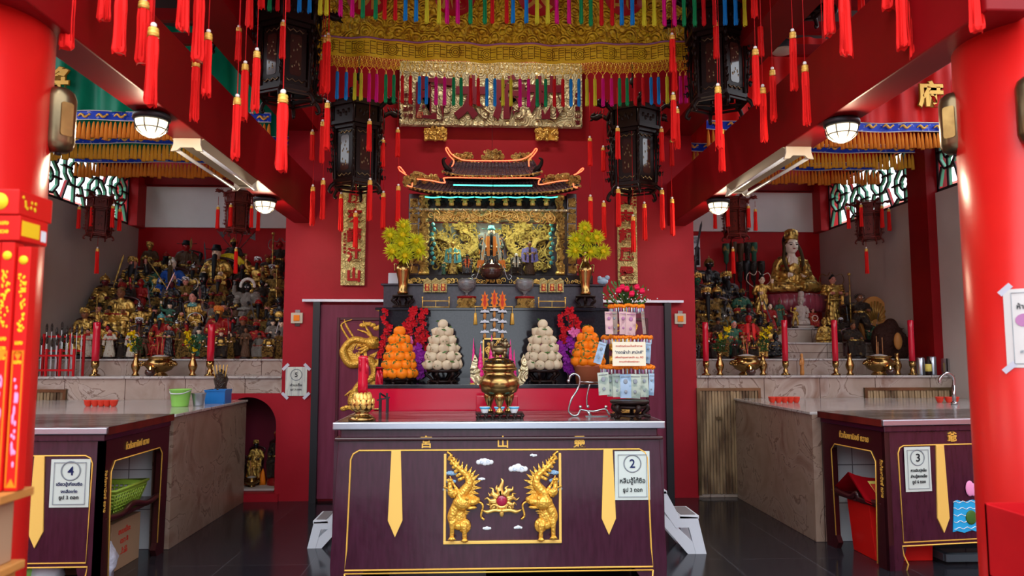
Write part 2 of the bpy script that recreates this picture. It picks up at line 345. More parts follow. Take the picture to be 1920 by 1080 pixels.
# ---------------------------------------------------------------- the room
AX = .13                                            # the altar's axis
wall('floor', 'floor_tile', -9, 9, 1.6, 11, -.12, 0)
g = MB().box(-30, 30, -40, 1.6, -.14, -.02).build('ground', 'ground'); struct(g)
for xa, xb in ((-7.2, -7), (7.2, 7.4)): wall('wall_neighbour', 'neighbour_wall', xa, xb, -10, 22, -.1, 4.1)
for xa, xb, h in ((-30, -1.6, 5.2), (1.5, 30, 4.6)): wall('wall_light_block', 'street_wall', xa, xb, -10.5, -10, -.1, h)  # unseen walls added to darken reflections and cut low light; gap mirrors sky
wall('wall_center', 'red_block', -2.03, 2.28, 7.65, 10.6, 0, 5.2)
wall('ceiling', 'ceiling_dark', -5.2, 5.35, 2.6, 11, 5.2, 5.35)
for nm, xa, xb in (('left', -4.9, -2.03), ('right', 2.28, 5.06)):
    q = wall('wall_back_'+nm, 'red_paint', xa-.2, xb, 10.6, 10.8, 0, 5.2)
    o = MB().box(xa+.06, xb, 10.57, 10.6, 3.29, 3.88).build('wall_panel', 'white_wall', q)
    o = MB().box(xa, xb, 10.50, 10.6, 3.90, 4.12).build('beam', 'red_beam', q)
def side_wall(nm, X, s):                            # s = outward sign
    xa, xb = sorted((X, X+s*.2))
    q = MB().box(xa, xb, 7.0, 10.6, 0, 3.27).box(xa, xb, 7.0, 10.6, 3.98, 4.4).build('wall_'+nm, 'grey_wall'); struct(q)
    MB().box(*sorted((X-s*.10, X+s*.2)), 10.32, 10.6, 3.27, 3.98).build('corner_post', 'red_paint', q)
    for ya, yb, zb in ((7.8, 8.16, 0), ):
        MB().box(*sorted((X-s*.10, X+s*.2)), ya, yb, zb, 5.2).build('post', 'red_beam', q)
    MB().box(*sorted((X-s*.04, X+s*.2)), 7.0, 10.6, 3.98, 4.12).build('lintel', 'red_paint', q)
    return q
side_wall('left', -4.9, -1); side_wall('right', 5.06, 1)
def grille(n, X, ya, yb, za, zb):
    """green and red lattice of nested lozenges and octagons in a window opening"""
    g_, r_, d_ = MB(), MB(), MB(); th = .017; s = 1 if X > 0 else -1
    fr_ = MB()
    def seg(mb, a, b, w, m=0):                          # deep painted bar with a black front edge
        mb.bar((X+s*.053, a[0], a[1]), (X+s*.053, b[0], b[1]), w, .035, m, up=(1, 0, 0)); fr_.bar((X+s*.030, a[0], a[1]), (X+s*.030, b[0], b[1]), w+.008, .012, m, up=(1, 0, 0))
    hz = zb-za; cw = hz*.72; k = max(1, round((yb-ya)/cw)); cw = (yb-ya)/k
    for i in range(k):
        cy = ya+cw*(i+.5); cz = (za+zb)/2 + (.13*hz if i % 2 else -.13*hz)
        for rr, mm in ((.40, g_), (.17, g_)):
            P = [(cy+cos(pi/8+j*pi/4)*rr*cw, cz+sin(pi/8+j*pi/4)*rr*hz*.78) for j in range(8)]
            for j in range(8): seg(mm, P[j], P[(j+1) % 8], th)
        for j, (dy, dz) in enumerate(((1, 0), (-1, 0), (0, 1), (0, -1))):
            seg(g_, (cy+dy*.11*cw, cz+dz*.09*hz), (cy+dy*.5*cw, min(zb, max(za, cz+dz*.6*hz))), th)
        for sy in (-1, 1):
            for sz in (-1, 1):
                seg(r_ if sy*sz > 0 else g_, (cy+sy*.28*cw, cz+sz*.24*hz), (cy+sy*.5*cw, min(zb, max(za, cz+sz*.62*hz))), th)
    f = MB()
    for a, b in (((ya, za), (yb, za)), ((ya, zb), (yb, zb)), ((ya, za), (ya, zb)), ((yb, za), (yb, zb))): seg(f, a, b, .05)
    o = f.build('window_%d' % n, 'red_paint'); fr_.build('black_edge', 'lattice_dark', o); struct(o); g_.build('green_lattice', 'lattice_green', o); r_.build('red_lattice', 'red_paint', o)
grille(1, -4.9, 8.16, 10.32, 3.28, 3.97); grille(2, 5.06, 8.16, 10.32, 3.28, 3.97)
grille(3, -4.9, 7.04, 7.8, 3.28, 3.97); grille(4, 5.06, 7.04, 7.8, 3.28, 3.97)
# beams from the front pillars to the altar wall, and the pair above
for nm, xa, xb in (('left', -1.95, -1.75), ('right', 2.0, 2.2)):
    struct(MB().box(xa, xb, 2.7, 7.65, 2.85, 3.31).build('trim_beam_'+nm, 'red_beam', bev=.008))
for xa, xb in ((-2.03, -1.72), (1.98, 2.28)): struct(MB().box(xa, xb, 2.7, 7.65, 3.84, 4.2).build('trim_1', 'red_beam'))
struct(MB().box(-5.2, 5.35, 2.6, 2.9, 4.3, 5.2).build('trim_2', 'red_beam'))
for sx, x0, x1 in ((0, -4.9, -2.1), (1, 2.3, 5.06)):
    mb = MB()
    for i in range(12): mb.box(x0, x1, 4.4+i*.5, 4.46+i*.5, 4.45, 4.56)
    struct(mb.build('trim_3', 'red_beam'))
# pillars
def pillar(nm, cx):
    mb = MB(); mb.lathe([(.36, 0), (.36, .25), (.31, .30), (.30, .34), (.30, 5.2)], (cx, 3.0, 0), 64)
    return struct(mb.build('trim_pillar_'+nm, 'red_pillar'))
PL, PR = -2.10, 2.41
pillar('left', PL); pillar('right', PR)
# altar platforms in the two alcoves: marble front, stepped tiers
def platform(nm, x0, x1, niche):
    q = MB(); xs = x0 if not niche else x0
    xe = -2.66 if niche else x1
    q.box(x0, xe, 7.65, 8.2, 0, 1.235)
    if niche: q.box(-2.66, x1, 7.65, 8.2, 1.085, 1.235)
    o = q.build('trim_altar_'+nm, 'marble_front'); struct(o)
    MB().box(x0, x1, 7.62, 8.2, 1.235, 1.258).build('marble_ledge', 'marble_top', o, bev=.005)
    for i, (ya, yb, z) in enumerate(TIERS):
        MB().box(x0, x1, ya, 10.57, z-.6 if i else .9, z-.02).build('step_riser', 'marble_front', o)
        MB().box(x0, x1, ya-.02, 10.57, z-.02, z).build('step_ledge', 'marble_top', o, bev=.004)
    return o
TIERS = [(8.2, 8.7, 1.43), (8.7, 9.1, 1.62), (9.1, 9.5, 1.81), (9.5, 9.95, 2.05), (9.95, 10.57, 2.35)]
platform('left', -4.9, -2.03, True)
TR = TIERS; TIERS = TIERS[:3]; platform('right', 2.28, 5.06, False); TIERS = TR
# arched niche under the left altar
mb = MB(); cx, rr, zs = -2.36, .285, .76
pts = [(-2.66, .08), (cx-rr, .08)] + [(cx-rr*cos(pi*i/18), zs+rr*sin(pi*i/18)) for i in range(19)] + [(cx+rr, .08), (-2.03, .08), (-2.03, 1.085), (-2.66, 1.085)]
left = [(-2.66, 0), (-2.03, 0), (-2.03, .08), (-2.66, .08)]
mb.prism(left, 7.62, 7.75, smooth=False)
arc = [(cx-rr*cos(pi*i/18), zs+rr*sin(pi*i/18)) for i in range(19)]
for a, b in zip(arc, arc[1:]): mb.prism([a, b, (b[0], 1.085), (a[0], 1.085)], 7.65, 7.75)
mb.prism([(-2.66, .08), (cx-rr, .08), (cx-rr, 1.085), (-2.66, 1.085)], 7.65, 7.75)
mb.prism([(cx+rr, .08), (-2.03, .08), (-2.03, 1.085), (cx+rr, 1.085)], 7.65, 7.75)
o = mb.build('wall_niche', 'red_block'); struct(o)
q = MB().box(-2.66, -2.03, 8.18, 8.2, 0, 1.085).box(-2.66, -2.03, 7.75, 8.2, .04, .08); q.build('niche_lining', 'maroon_wall', o)
# marble counters in front of the platforms; white tiles towards the visitor
def counter(nm, x0, x1, xin, flip):
    y0, y1, z = 5.86, 7.62, 1.0
    o = MB().box(x0, x1, y0, y1, 0, z).build('trim_counter_'+nm, ['white_tile', 'marble_side'])
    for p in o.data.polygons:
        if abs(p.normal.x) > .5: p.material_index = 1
    struct(o); MB().box(x0-(0 if not flip else .015), x1+(.015 if not flip else 0), y0-.01, 7.62, z, z+.022).build('counter_top', 'marble_top', o, bev=.004)
struct(MB().box(-2.52, -2.37, 5.845, 5.86, 0, 1.0).build('trim_corner_slab', 'marble_side')); struct(MB().box(2.675, 2.80, 5.845, 5.86, 0, 1.0).build('trim_corner_slab', 'marble_side'))
counter('left', -4.9, -2.37, 0, False); counter('right', 2.675, 5.06, 0, True)
# slatted wooden doors in the altar fronts
def slat_door(n, x0, x1, z0, z1, y, label):
    o = MB().box(x0-.03, x0, y-.03, y, z0, z1+.03).box(x1, x1+.03, y-.03, y, z0, z1+.03).box(x0, x1, y-.03, y, z1, z1+.03).build('door_%d' % n, 'brass_dull'); struct(o)
    mb = MB(); k = max(3, round((x1-x0)/.032)); w_ = (x1-x0)/k
    for i in range(k): mb.box(x0+i*w_+.002, x0+(i+1)*w_-.004, y-.022+(.006 if i % 2 else 0), y-.002, z0+.01, z1)
    mb.build('slats', 'wood_slat', o, bev=.002)
    return o
slat_door(3, 2.30, 2.92, .03, 1.10, 7.65, ''); d = slat_door(4, 4.10, 5.0, .95, 1.10, 7.65, ''); slat_door(5, -4.62, -4.2, .95, 1.10, 7.65, '')
mb = MB()
for x in (2.50, 2.70): mb.box(x-.03, x+.03, 7.615, 7.63, .80, .83)
mb.build('handle', 'brass_dull', bpy.data.objects['door_3'])
# altar-wall doors with gilt dragons; dragon built on a path in a local frame (x right, z up)
def dragon(mb, pts, r0, sgn=1, legs=(), head=None, y=0, spikes=True, m=0, mane=5):
    P = spline([(p[0], y, p[1]) for p in pts], 7); k = len(P)
    rr = [r0*(.22+.78*sin(pi*min(1, (.12+i/k*.95)))**.6) for i in range(k)]
    rr = [max(r0*.12, r0*(.15+min(1, i/k*2.2)*.85)*(1 if i < k*.8 else .8)) for i in range(k)]
    mb.tube(P, rr, 10, m, .8)
    if spikes:
        for i in range(2, k-2, 2):
            d = (P[i+1]-P[i-1]).normalized(); nrm = Vector((-d.z, 0, d.x))*sgn; a = P[i]+nrm*rr[i]*.8
            L_ = rr[i]*1.2+.012
            mb.add([a-d*rr[i]*.5+Vector((0, .006, 0)), a+d*rr[i]*.5+Vector((0, .006, 0)), a+nrm*L_-d*L_*.5, a-d*rr[i]*.5-Vector((0, .006, 0)), a+d*rr[i]*.5-Vector((0, .006, 0))], [(0, 1, 2), (4, 3, 2), (1, 4, 2), (3, 0, 2)], m, False)
    for (x, z, dx, dz, L_) in legs:                # thigh, shank, four claws
        a = Vector((x, y-.01, z)); kx = Vector((x+dx*L_*.5, y-.025, z+dz*L_*.2)); f = Vector((x+dx*L_*.7, y-.02, z+dz*L_))
        mb.tube(spline([a, kx, f], 4), [r0*.75, r0*.7, r0*.65, r0*.6, r0*.5, r0*.4, r0*.35, r0*.35, r0*.35], 8, m)
        for j in range(4):
            t = -.9+j*.6; e = f+Vector((sin(t)*L_*.32, -.012, (dz/abs(dz))*cos(t)*L_*.22))
            mb.tube([f, (f+e)/2+Vector((0, -.014, 0)), e], [r0*.28, r0*.22, .002], 6, m)
    if head:
        hx, hz, d = head; s = r0
        mb.ell((hx, y-.01, hz), (s*1.5, s*1.2, s*1.2), m)                       # skull
        mb.ell((hx+d*s*1.5, y-.012, hz+s*.15), (s*1.1, s*.8, s*.55), m)          # snout
        mb.ell((hx+d*s*2.35, y-.014, hz+s*.45), (s*.4, s*.6, s*.4), m)           # nose
        mb.ell((hx+d*s*1.3, y-.01, hz-s*.75), (s*1.0, s*.6, s*.3), m)            # jaw
        mb.ell((hx+d*s*.7, y-s*1.0, hz+s*.75), s*.36, m)                         # brow and eye
        for q in (0, 1): mb.tube(spline([(hx-d*s*.2, y-.01, hz+s), (hx-d*s*1.4, y-.012, hz+s*(1.9+q)), (hx-d*s*(2.9-q), y-.01, hz+s*(2.4+q*1.6))], 5), [s*.3]*4+[s*.2]*4+[s*.12]*3, 6, m)
        for q in range(mane):
            mb.tube(spline([(hx-d*s*.8, y-.005, hz+s*(.5-q*.35)), (hx-d*s*2.1, y-.01, hz+s*(.6-q*.6)), (hx-d*s*3.0, y-.006, hz+s*(1.1-q*.75))], 4), [s*.36]*3+[s*.25]*3+[s*.08]*3, 6, m)
        mb.tube(spline([(hx+d*s*2.3, y-.01, hz+s*.2), (hx+d*s*3.2, y-.015, hz-s*.4), (hx+d*s*2.9, y-.01, hz-s*2), (hx+d*s*3.4, y-.01, hz-s*2.6)], 5), [s*.16]*16, 6, m)
    return mb
def door(n, x0, x1, flip):
    y = 7.62
    o = MB().box(x0, x1, y-.02, 7.65, .03, 1.99).build('door_%d' % n, 'door_maroon'); struct(o)
    s = -1 if flip else 1; xo = x1 if flip else x0; xi = x0 if flip else x1
    fr = MB(); A, B = sorted((xo-s*.0, xo-s*.07)); fr.box(A, B, 7.56, 7.65, 0, 2.02); fr.build('door_frame', 'iron', o)
    pa = MB(); a, b = sorted((xo+s*.17, xi-s*.02)); za, zb = .36, 1.86
    for q, (mm, w_) in enumerate((('door_dark', .03),)):
        for bx in ((a, a+w_, za, zb), (b-w_, b, za, zb), (a+w_, b-w_, za, za+w_), (a+w_, b-w_, zb-w_, zb)): pa.box(bx[0], bx[1], y-.035, y-.02, bx[2], bx[3])
    pa.build('door_moulding', 'door_dark', o, bev=.004)
    MB().box(a+.06, b-.06, y-.028, y-.02, za+.06, zb-.06).build('door_panel', 'door_maroon', o, bev=.003)
    d = MB(); cx = (a+b)/2; 
    def X(u): return cx+s*u
    path = [(X(-.20), 1.06), (X(-.10), 1.12), (X(.0), 1.04), (X(-.14), .99), (X(-.06), 1.16), (X(.10), 1.26), (X(.05), 1.42), (X(-.14), 1.38), (X(-.22), 1.52), (X(-.12), 1.63), (X(.04), 1.60)]
    dragon(d, path, .056, -s, ((X(-.02), 1.18, s, -1, .13), (X(.08), 1.36, s, 1, .13)), (X(.08), 1.60, s), y-.03)
    for cz, cx2 in ((1.78, .02), (1.75, .16), (.93, -.16), (.91, .04), (.80, -.12)):
        for e in range(4): d.ell((X(cx2)+(e-1.5)*.035, y-.032, cz+(.012 if e in (1, 2) else 0)), (.035, .012, .024))
    for e in range(3): spiral(d, (X(.22-e*.02), y-.03, .60+e*.07), .05, 1.2, .008, s, 0)
    for e in range(2): d.tube(spline([(X(-.10-.06*e), y-.03, 1.62), (X(-.20-.05*e), y-.03, 1.78), (X(-.22+.08*e), y-.03, 1.84)], 5), [.012]*6+[.007]*5, 6)
    d.build('dragon_relief', 'gold_dragon', o)
door(1, -1.64, -.86, False); door(2, 1.0, 1.93, True)
mb = MB().box(-1.82, 2.13, 7.55, 7.65, 2.02, 2.045); struct(mb.build('trim_rail', 'steel'))
# upper fixtures on the altar wall
for x, s in ((-1.95, 1), (2.18, -1)):
    t = thing('wall_switch', (x, 7.65, 1.80), 'cream wall switch with orange rocker on the red wall beside '+('the number five sign' if s > 0 else 'the slatted door'), 'switch')
    x2 = at(556, 598, 7.62).x if s > 0 else at(1276, 598, 7.62).x
    t.location.x = x2
    MB().box(x2-.06, x2+.06, 7.625, 7.65, 1.80, 1.91).build('face_plate', 'cream_light', t, bev=.004)
    MB().box(x2-.03, x2+.03, 7.615, 7.625, 1.825, 1.885).build('rocker', 'print_orange', t)
    MB().box(x2-.02, x2+.03, 7.64, 7.65, 1.77, 1.94).build('bracket', 'steel_worn', t)
# ---------------------------------------------------------------- lamps under the beams and on the pillars
def bulkhead(x, y, label):
    z = 2.85; t = thing('bulkhead_lamp', (x, y, z), label, 'lamp', )
    MB().lathe([(.06, 0), (.096, -.01), (.10, -.02), (.098, -.042), (.07, -.045)], (x, y, z), 28).build('lamp_housing', 'iron', t)
    MB().lathe([(.0001, -.135), (.045, -.128), (.075, -.105), (.088, -.05)], (x, y, z), 28).build('glass_dome', 'lamp_dome', t); gd = t.children[-1]
    c = MB()
    for i in range(4):
        a = pi*i/4; c.tube([(x+cos(a)*.094*sin(u), y+sin(a)*.094*sin(u), z-.05-.09*cos(u)) for u in [(-pi/2)+pi*j/12 for j in range(13)]], .003, 5)
    c.tube(ring((x, y, z-.095), .083, 24, 'z'), .003, 5, closed=True); c.build('wire_guard', 'iron', gd)
    l = bpy.data.lights.new('bulb_light', 'POINT'); l.energy = 16; l.color = (1, .80, .55); l.shadow_soft_size = .04
    lo = bpy.data.objects.new('bulb_light', l); COL.objects.link(lo); lo.parent = t; lo.location = (0, 0, -.17)
bulkhead(-1.86, 4.12, 'lit caged bulkhead lamp under the left beam, nearest the left pillar')
bulkhead(-1.88, 6.38, 'lit caged bulkhead lamp at the far end of the left beam')
bulkhead(2.09, 4.05, 'lit caged bulkhead lamp under the right beam, nearest the right pillar')
bulkhead(2.09, 6.25, 'lit caged bulkhead lamp at the far end of the right beam')
def batten(xy0, xy1, side):
    a = zat(*xy0, 2.80); b = zat(*xy1, 2.80); x = (a.x+b.x)/2
    t = thing('fluorescent_fitting', (x, (a.y+b.y)/2, 2.85), 'cream twin-tube fluorescent fitting screwed under the %s beam, unlit' % side, 'light fitting')
    ya, yb = a.y, b.y
    MB().prism([(-.10, .05), (-.04, 0), (.04, 0), (.10, .05)], ya, yb, o=(x, 0, 2.80)).build('trough', 'cream', t)
    for y in (ya-.02, yb):
        e = MB(); e.prism([(-.085, .05), (-.085, .01), (-.10, -.035), (-.06, -.03), (-.04, -.01), (.04, -.01), (.06, -.03), (.10, -.035), (.085, .01), (.085, .05)], y, y+.02, o=(x, 0, 2.80)); e.build('end_bracket', 'cream_light', t, bev=.003)
    for s in (-1, 1): MB().cyl((x+s*.075, ya+.0, 2.782), (x+s*.075, yb, 2.782), .012, n=12).build('tube', 'tube_white', t)
batten((357, 275), (455, 350), 'left'); batten((1491, 290), (1387, 360), 'right')
def pillar_lamp(px, py, Y, ang, label):
    p = at(px, py, Y); t = thing('brass_wall_lamp', p, label, 'lamp')
    R_ = Matrix.Rotation(ang, 4, 'Z')
    def fin(mb, n, m): mb.xf(R_.to_4x4()); mb.xf(Matrix.Translation(p)); return mb.build(n, m, t)
    pr = [(.0001, -.143), (.033, -.138), (.052, -.122), (.060, -.095), (.060, .095), (.052, .122), (.033, .138), (.0001, .143)]
    fin(MB().lathe(pr, (0, 0, 0), 32, sx=1.05, sy=.9), 'brass_shade', 'brass_dull')
    fin(MB().prism(round_rect(-.05, .05, -.13, .13, .04), .04, .062), 'back_plate', 'iron')
    fin(MB().prism(round_rect(-.025, .025, -.075, .07, .012), -.057, -.050), 'window_slot', 'brass')
    fin(MB().cyl((0, 0, -.135), (0, 0, -.15), .012), 'finial', 'iron')
pillar_lamp(112, 226, 3.13, radians(58), 'brass capsule lamp on the inner side of the left pillar')
pillar_lamp(1790, 232, 3.15, radians(-58), 'brass capsule lamp on the inner side of the right pillar')
pillar_lamp(1940, 205, 2.76, radians(-42), 'dark brass capsule lamp cut by the right edge of the photo')

# ---------------------------------------------------------------- tassels
def tassel_mesh(n, h, r, m=0, seed=0, z0=0):
    R = random.Random(seed); mb = MB(); prof = [(.3, 0), (.9, -.04), (1.0, -.2), (.92, -.5), (1.0, -.8), (1.12, -.93), (.98, -1.0)]
    N = 14; vs = []
    for i, (q, z) in enumerate(prof):
        for j in range(N):
            a = 2*pi*j/N; k = q*(1 if j % 2 else .74); zz = z*h - (R.uniform(0, .07)*h if i >= len(prof)-2 else 0)
            vs.append((cos(a)*k*r+R.uniform(-.04, .04)*r, sin(a)*k*r, zz+z0))
    fs = [(i*N+j, i*N+(j+1) % N, (i+1)*N+(j+1) % N, (i+1)*N+j) for i in range(len(prof)-1) for j in range(N)] + [tuple(range((len(prof)-1)*N, len(prof)*N))]
    mb.add(vs, fs, m, False)
    for j in range(9):
        a = R.uniform(0, 6.28); q = r*R.uniform(.85, 1.12); z = -h*R.uniform(.9, 1.1)
        mb.tube([(cos(a)*r*.8, sin(a)*r*.8, z0-h*.3), (cos(a)*q, sin(a)*q, z0+z)], r*.09, 3, m)
    return mb
def tassel_proto(n, h, r, cord):
    t = bpy.data.objects.new('red_tassel', None); COL.objects.link(t)
    for q in (tassel_mesh('skirt', h*.88, r, 0, n, -h*.10).build('skirt', 'tassel_red'),
              MB().lathe([(r*.35, 0), (r*.8, -.01*h), (r*.88, -.035*h), (r*.72, -.05*h), (r*.9, -.06*h), (r*.9, -.095*h), (r*.72, -.105*h), (r*.95, -.12*h)], (0, 0, 0), 14).build('cap', 'gold_paint'),
              MB().ell((0, 0, r*.45), r*.5).build('bead', 'pearl'), MB().cyl((0, 0, r*.4), (0, 0, 1), .0022, n=5).build('cord', 'cord_red')): q.parent = t
    return t
# one tassel of each make, then copies: (x, top of cap, bottom, depth)
TS = {}
def red_tassel(x, y0, y1, Y, label, group, cord=.5, ruff=False):
    p = at(x, y0, Y); q = at(x, y1, Y); h = p.z-q.z
    key = (round(h/.04), ruff)
    if key not in TS:
        TS[key] = tassel_proto(len(TS), round(h/.04)*.04, .027 if ruff else .0215, cord); o = TS[key]
    else: o = dup(TS[key])
    hz = key[0]*.04
    o.location = p; o.scale = (1, 1, h/hz) if hz else (1, 1, 1); o.rotation_euler = (0, 0, random.Random(x).uniform(0, 6))
    for ch in o.children:
        if ch.name.startswith('cord'): ch.scale.z = max(.05, cord-p.z if cord > 2 else cord)
    tag(o, label, 'tassel', group); return o
NEAR = ('long red silk tassel with gold cap hanging close above the visitor, beside the left beam', 'near red tassels by the left beam')
NEARR = ('long red silk tassel with gold cap hanging close above the visitor, beside the right beam', 'near red tassels by the right beam')
for x, y0, y1, Y in ((83, -70, 37, 3.1), (131, -30, 90, 3.1), (201, -85, 39, 3.2), (228, -20, 99, 3.1), (270, 3, 118, 3.3), (288, 52, 195, 3.2), (347, -70, 57, 3.3), (375, -20, 112, 3.4), (391, 62, 178, 3.5), (368, 112, 225, 3.6), (281, -20, 100, 3.5),
                     (460, 120, 222, 4.0), (445, 183, 297, 3.7), (470, -50, 50, 4.2), (482, 96, 207, 3.9), (531, 177, 318, 3.4), (492, -60, 14, 4.6), (448, 52, 113, 5.0)):
    red_tassel(x, y0, y1, Y, *NEAR, cord=5.2, ruff=Y < 3.45)
for x, y0, y1, Y in ((1346, 162, 275, 4.1), (1352, 242, 320, 4.6), (1416, 92, 195, 4.2), (1430, 164, 264, 4.3), (1425, 42, 105, 5.0), (1486, 60, 167, 4.0), (1448, 131, 225, 4.6), (1509, 122, 232, 3.9), (1544, 124, 224, 4.2),
                     (1551, -50, 65, 3.4), (1582, -20, 104, 3.3), (1597, 57, 167, 3.9), (1619, 93, 195, 4.2), (1660, -90, 17, 3.3), (1688, -30, 90, 3.2), (1713, -15, 105, 3.2), (1825, -60, 57, 2.75), (1804, -100, 6, 3.0), (1612, -60, 29, 4.5), (1412, -70, 30, 4.6)):
    red_tassel(x, y0, y1, Y, *NEARR, cord=5.2, ruff=Y < 3.45)
def double(x, a, b, c, d, Y, label, group):        # short upper tassel on the cord of a long lower one
    zt = 3.80 if Y > 5.6 else 4.28
    if a is not None: red_tassel(x, a, b, Y, label, group, zt+2.0-(at(x, a, Y).z)+at(x, a, Y).z-2.0)
    if c is not None: red_tassel(x+1, c, d, Y, label, group, zt if a is None else max(.05, at(x, b, Y).z-at(x+1, c, Y).z+.07))
LL = ('red silk tassel hung from the dark carved lantern left of the golden name board', 'tassels of the far left lantern')
RL = ('red silk tassel hung from the dark carved lantern right of the golden name board', 'tassels of the far right lantern')
for a in ((586, 247, 299, 350, 421, 6.3), (605, 228, 304, 338, 410, 6.1), (693, 227, 282, 338, 412, 6.0), (718, 262, 312, 362, 428, 6.4), (746, 243, 293, 349, 417, 6.3), (639, None, None, 364, 432, 6.6), (666, None, None, 399, 464, 6.3)): double(*a, *LL)
for a in ((1106, 259, 310, 369, 438, 6.3), (1131, 277, 320, 380, 446, 6.5), (1158, 240, 297, 354, 423, 6.1), (1240, 241, 301, 356, 428, 6.3), (1259, 262, 310, 373, 440, 6.5), (1207, None, None, 382, 449, 6.5), (1186, None, None, 406, 471, 6.3)): double(*a, *RL)
NL = ('red silk tassel hung from the big dark lantern left of the golden canopy cloth', 'tassels of the near left lantern')
NR = ('red silk tassel hung from the big dark lantern right of the golden canopy cloth', 'tassels of the near right lantern')
for a in ((531, 42, 108, None, None, 5.0), (614, 193, 278, None, None, 5.1), (616, 66, 172, None, None, 5.3), (610, 70, 165, None, None, 5.35), (605, 105, 175, None, None, 5.5)): double(*a, *NL)
for a in ((1342, 42, 108, None, None, 5.0), (1262, 178, 262, None, None, 5.1), (1269, 204, 278, None, None, 5.3), (1260, 66, 133, None, None, 5.0), (1264, 110, 170, None, None, 5.4)): double(*a, *NR)

# ---------------------------------------------------------------- valances with coloured tassels
SEQ = ['blue', 'yellow', 'pink', 'green', 'crimson']
TC = {}
def colour_tassel(c, parent, x, y, z):
    if c not in TC:
        mb = tassel_mesh(0, .23, .0145, 0, len(TC), -.025); mb.lathe([(.003, 0), (.006, -.008), (.008, -.022), (.006, -.03)], (0, 0, 0), 8, 1)
        TC[c] = mb.build('tassel', ['tassel_'+c, 'gold_paint']); o = TC[c]; o.parent = parent
    else:
        o = TC[c].copy(); COL.objects.link(o); o.parent = parent
    o.location = (x-parent.location.x, y-parent.location.y, z-parent.location.z); return o
cw = thing('gold_canopy_cloth', (.16, 5.9, 3.9), 'yellow gold embroidered canopy cloth with coloured tassels across the top centre', 'cloth')
X0, X1 = at(588, 60, 5.9).x, at(1288, 60, 5.9).x
def hang(u): return -.055*sin(pi*u)**.8
def gw(z0, z1, dy=0):
    def f(u, v):
        x = X0+(X1-X0)*u; z = z0+(z1-z0)*v + hang(u)*(1-.5*v*(z1 > 4.2)); return (x, 5.9+dy+.018*sin(u*31)+.012*sin(u*71+1), z)
    return f
MB().grid(gw(4.12, 4.9), 120, 8).build('cloth_field', 'silk_gold', cw)
MB().grid(gw(3.96, 4.11, -.006), 120, 2).build('embroidered_band', 'silk_gold_plain', cw)
b = MB(); f = gw(3.965, 4.105, -.012)
k = 60
for i in range(k):                                   # key-fret and coin pattern
    u0, u1 = (i+.1)/k, (i+.9)/k
    if i % 5 == 2:
        c = f((u0+u1)/2, .5)
        for r in (.048, .032, .016): b.tube(ring(c, r, 18), .0028, 4, closed=True)
    else:
        for v in (.15, .3, .45, .6, .75, .88):
            if (i+int(v*10)) % 4: b.tube([f(u0, v), f(u1, v)], .0028, 4)
        b.tube([f(u0, .15), f(u0, .88)], .0028, 4)
b.build('band_embroidery', 'silk_thread_dark', cw)
b = MB(); f = gw(4.11, 4.125, -.012); b.tube([f(i/80, .5) for i in range(81)], .007, 6); b.build('violet_braid', 'ink_purple', cw)
b = MB()
for k in range(7):
    f = gw(3.875+k*.013, 4, -.004); b.tube([Vector(f(i/160, 0))+Vector((0, 0, .006*(1 if i % 2 else -1))) for i in range(161)], .0022, 4)
for i in range(80):
    f = gw(3.87, 3.96, 0); b.tube([f(i/80, 0), f((i+.7)/80, 1)], .002, 4); b.tube([f((i+.7)/80, 0), f(i/80, 1)], .002, 4)
b.build('netting', 'silk_gold_plain', cw)
# discs with lettering on the cloth field
for i, xx in enumerate((688, 853, 1010, 1172)):
    c = at(xx, -8, 5.86); MB().cyl((c.x, 5.865, c.z), (c.x, 5.875, c.z), .17, n=36).build('red_disc', 'red_paint', cw)
    q = MB(); text(q, '林府太師'[i], (c.x, 5.862, c.z), .24, th=.008, bold=.02); q.build('lettering', 'gold_paint', cw)
XS = [591, 633, 650, 666, 678, 693, 707, 724, 739, 755, 770, 787, 800, 818, 834, 851, 865, 883, 897, 913, 928, 943, 958, 975, 991, 1007, 1023, 1039, 1055, 1070, 1085, 1100, 1115, 1130, 1146, 1161, 1175, 1190, 1205, 1220, 1234, 1250, 1262, 1275, 1285]
CS = ['green']+['blue']*2+['yellow']*2+['pink']*2+['green']*2+['crimson']*2+['blue']*2+['pink']*2+['green']*2+['crimson']*2+['blue']*2+['yellow']*2+['pink']*2+['green']*2+['crimson']*2+['blue']*2+['yellow']*2+['pink']*2+['green']*2+['crimson']*2+['blue']*2+['yellow']*2+['pink']*2
lp = MB()
for i, (x, c) in enumerate(zip(XS, CS)):
    u = (at(x, 110, 5.9).x-X0)/(X1-X0); z = 3.865+hang(min(1, max(0, u)))-.022; X = at(x, 115, 5.9).x
    colour_tassel(c, cw, X, 5.9, z+.01)
    for s in (-1, 1): lp.tube([(X, 5.9, z+.008), (X+s*.028, 5.9, z+.045)], .002, 4)
lp.build('hanging_loops', 'silk_gold_plain', cw)
TC.clear()
fw = thing('front_canopy_cloth', (.16, 4.92, 4.3), 'canopy cloth edge above the frame with a row of coloured tassels hanging into view', 'cloth')
XU = [505, 520, 540, 561, 580, 600, 612, 638, 660, 680, 704, 721, 741, 760, 780, 800, 823, 838, 858, 882, 909, 923, 950, 962, 987, 1007, 1027, 1044, 1067, 1090, 1108, 1128, 1148, 1166, 1186, 1208, 1227, 1246, 1265, 1283, 1303, 1320, 1340, 1360, 1380, 1397]
CU = ['green', 'crimson', 'crimson', 'blue', 'blue']
while len(CU) < len(XU): CU += ['yellow']*2+['pink']*2+['green']*2+['crimson']*2+['blue']*2
X0u, X1u = at(470, 0, 4.92).x, at(1430, 0, 4.92).x
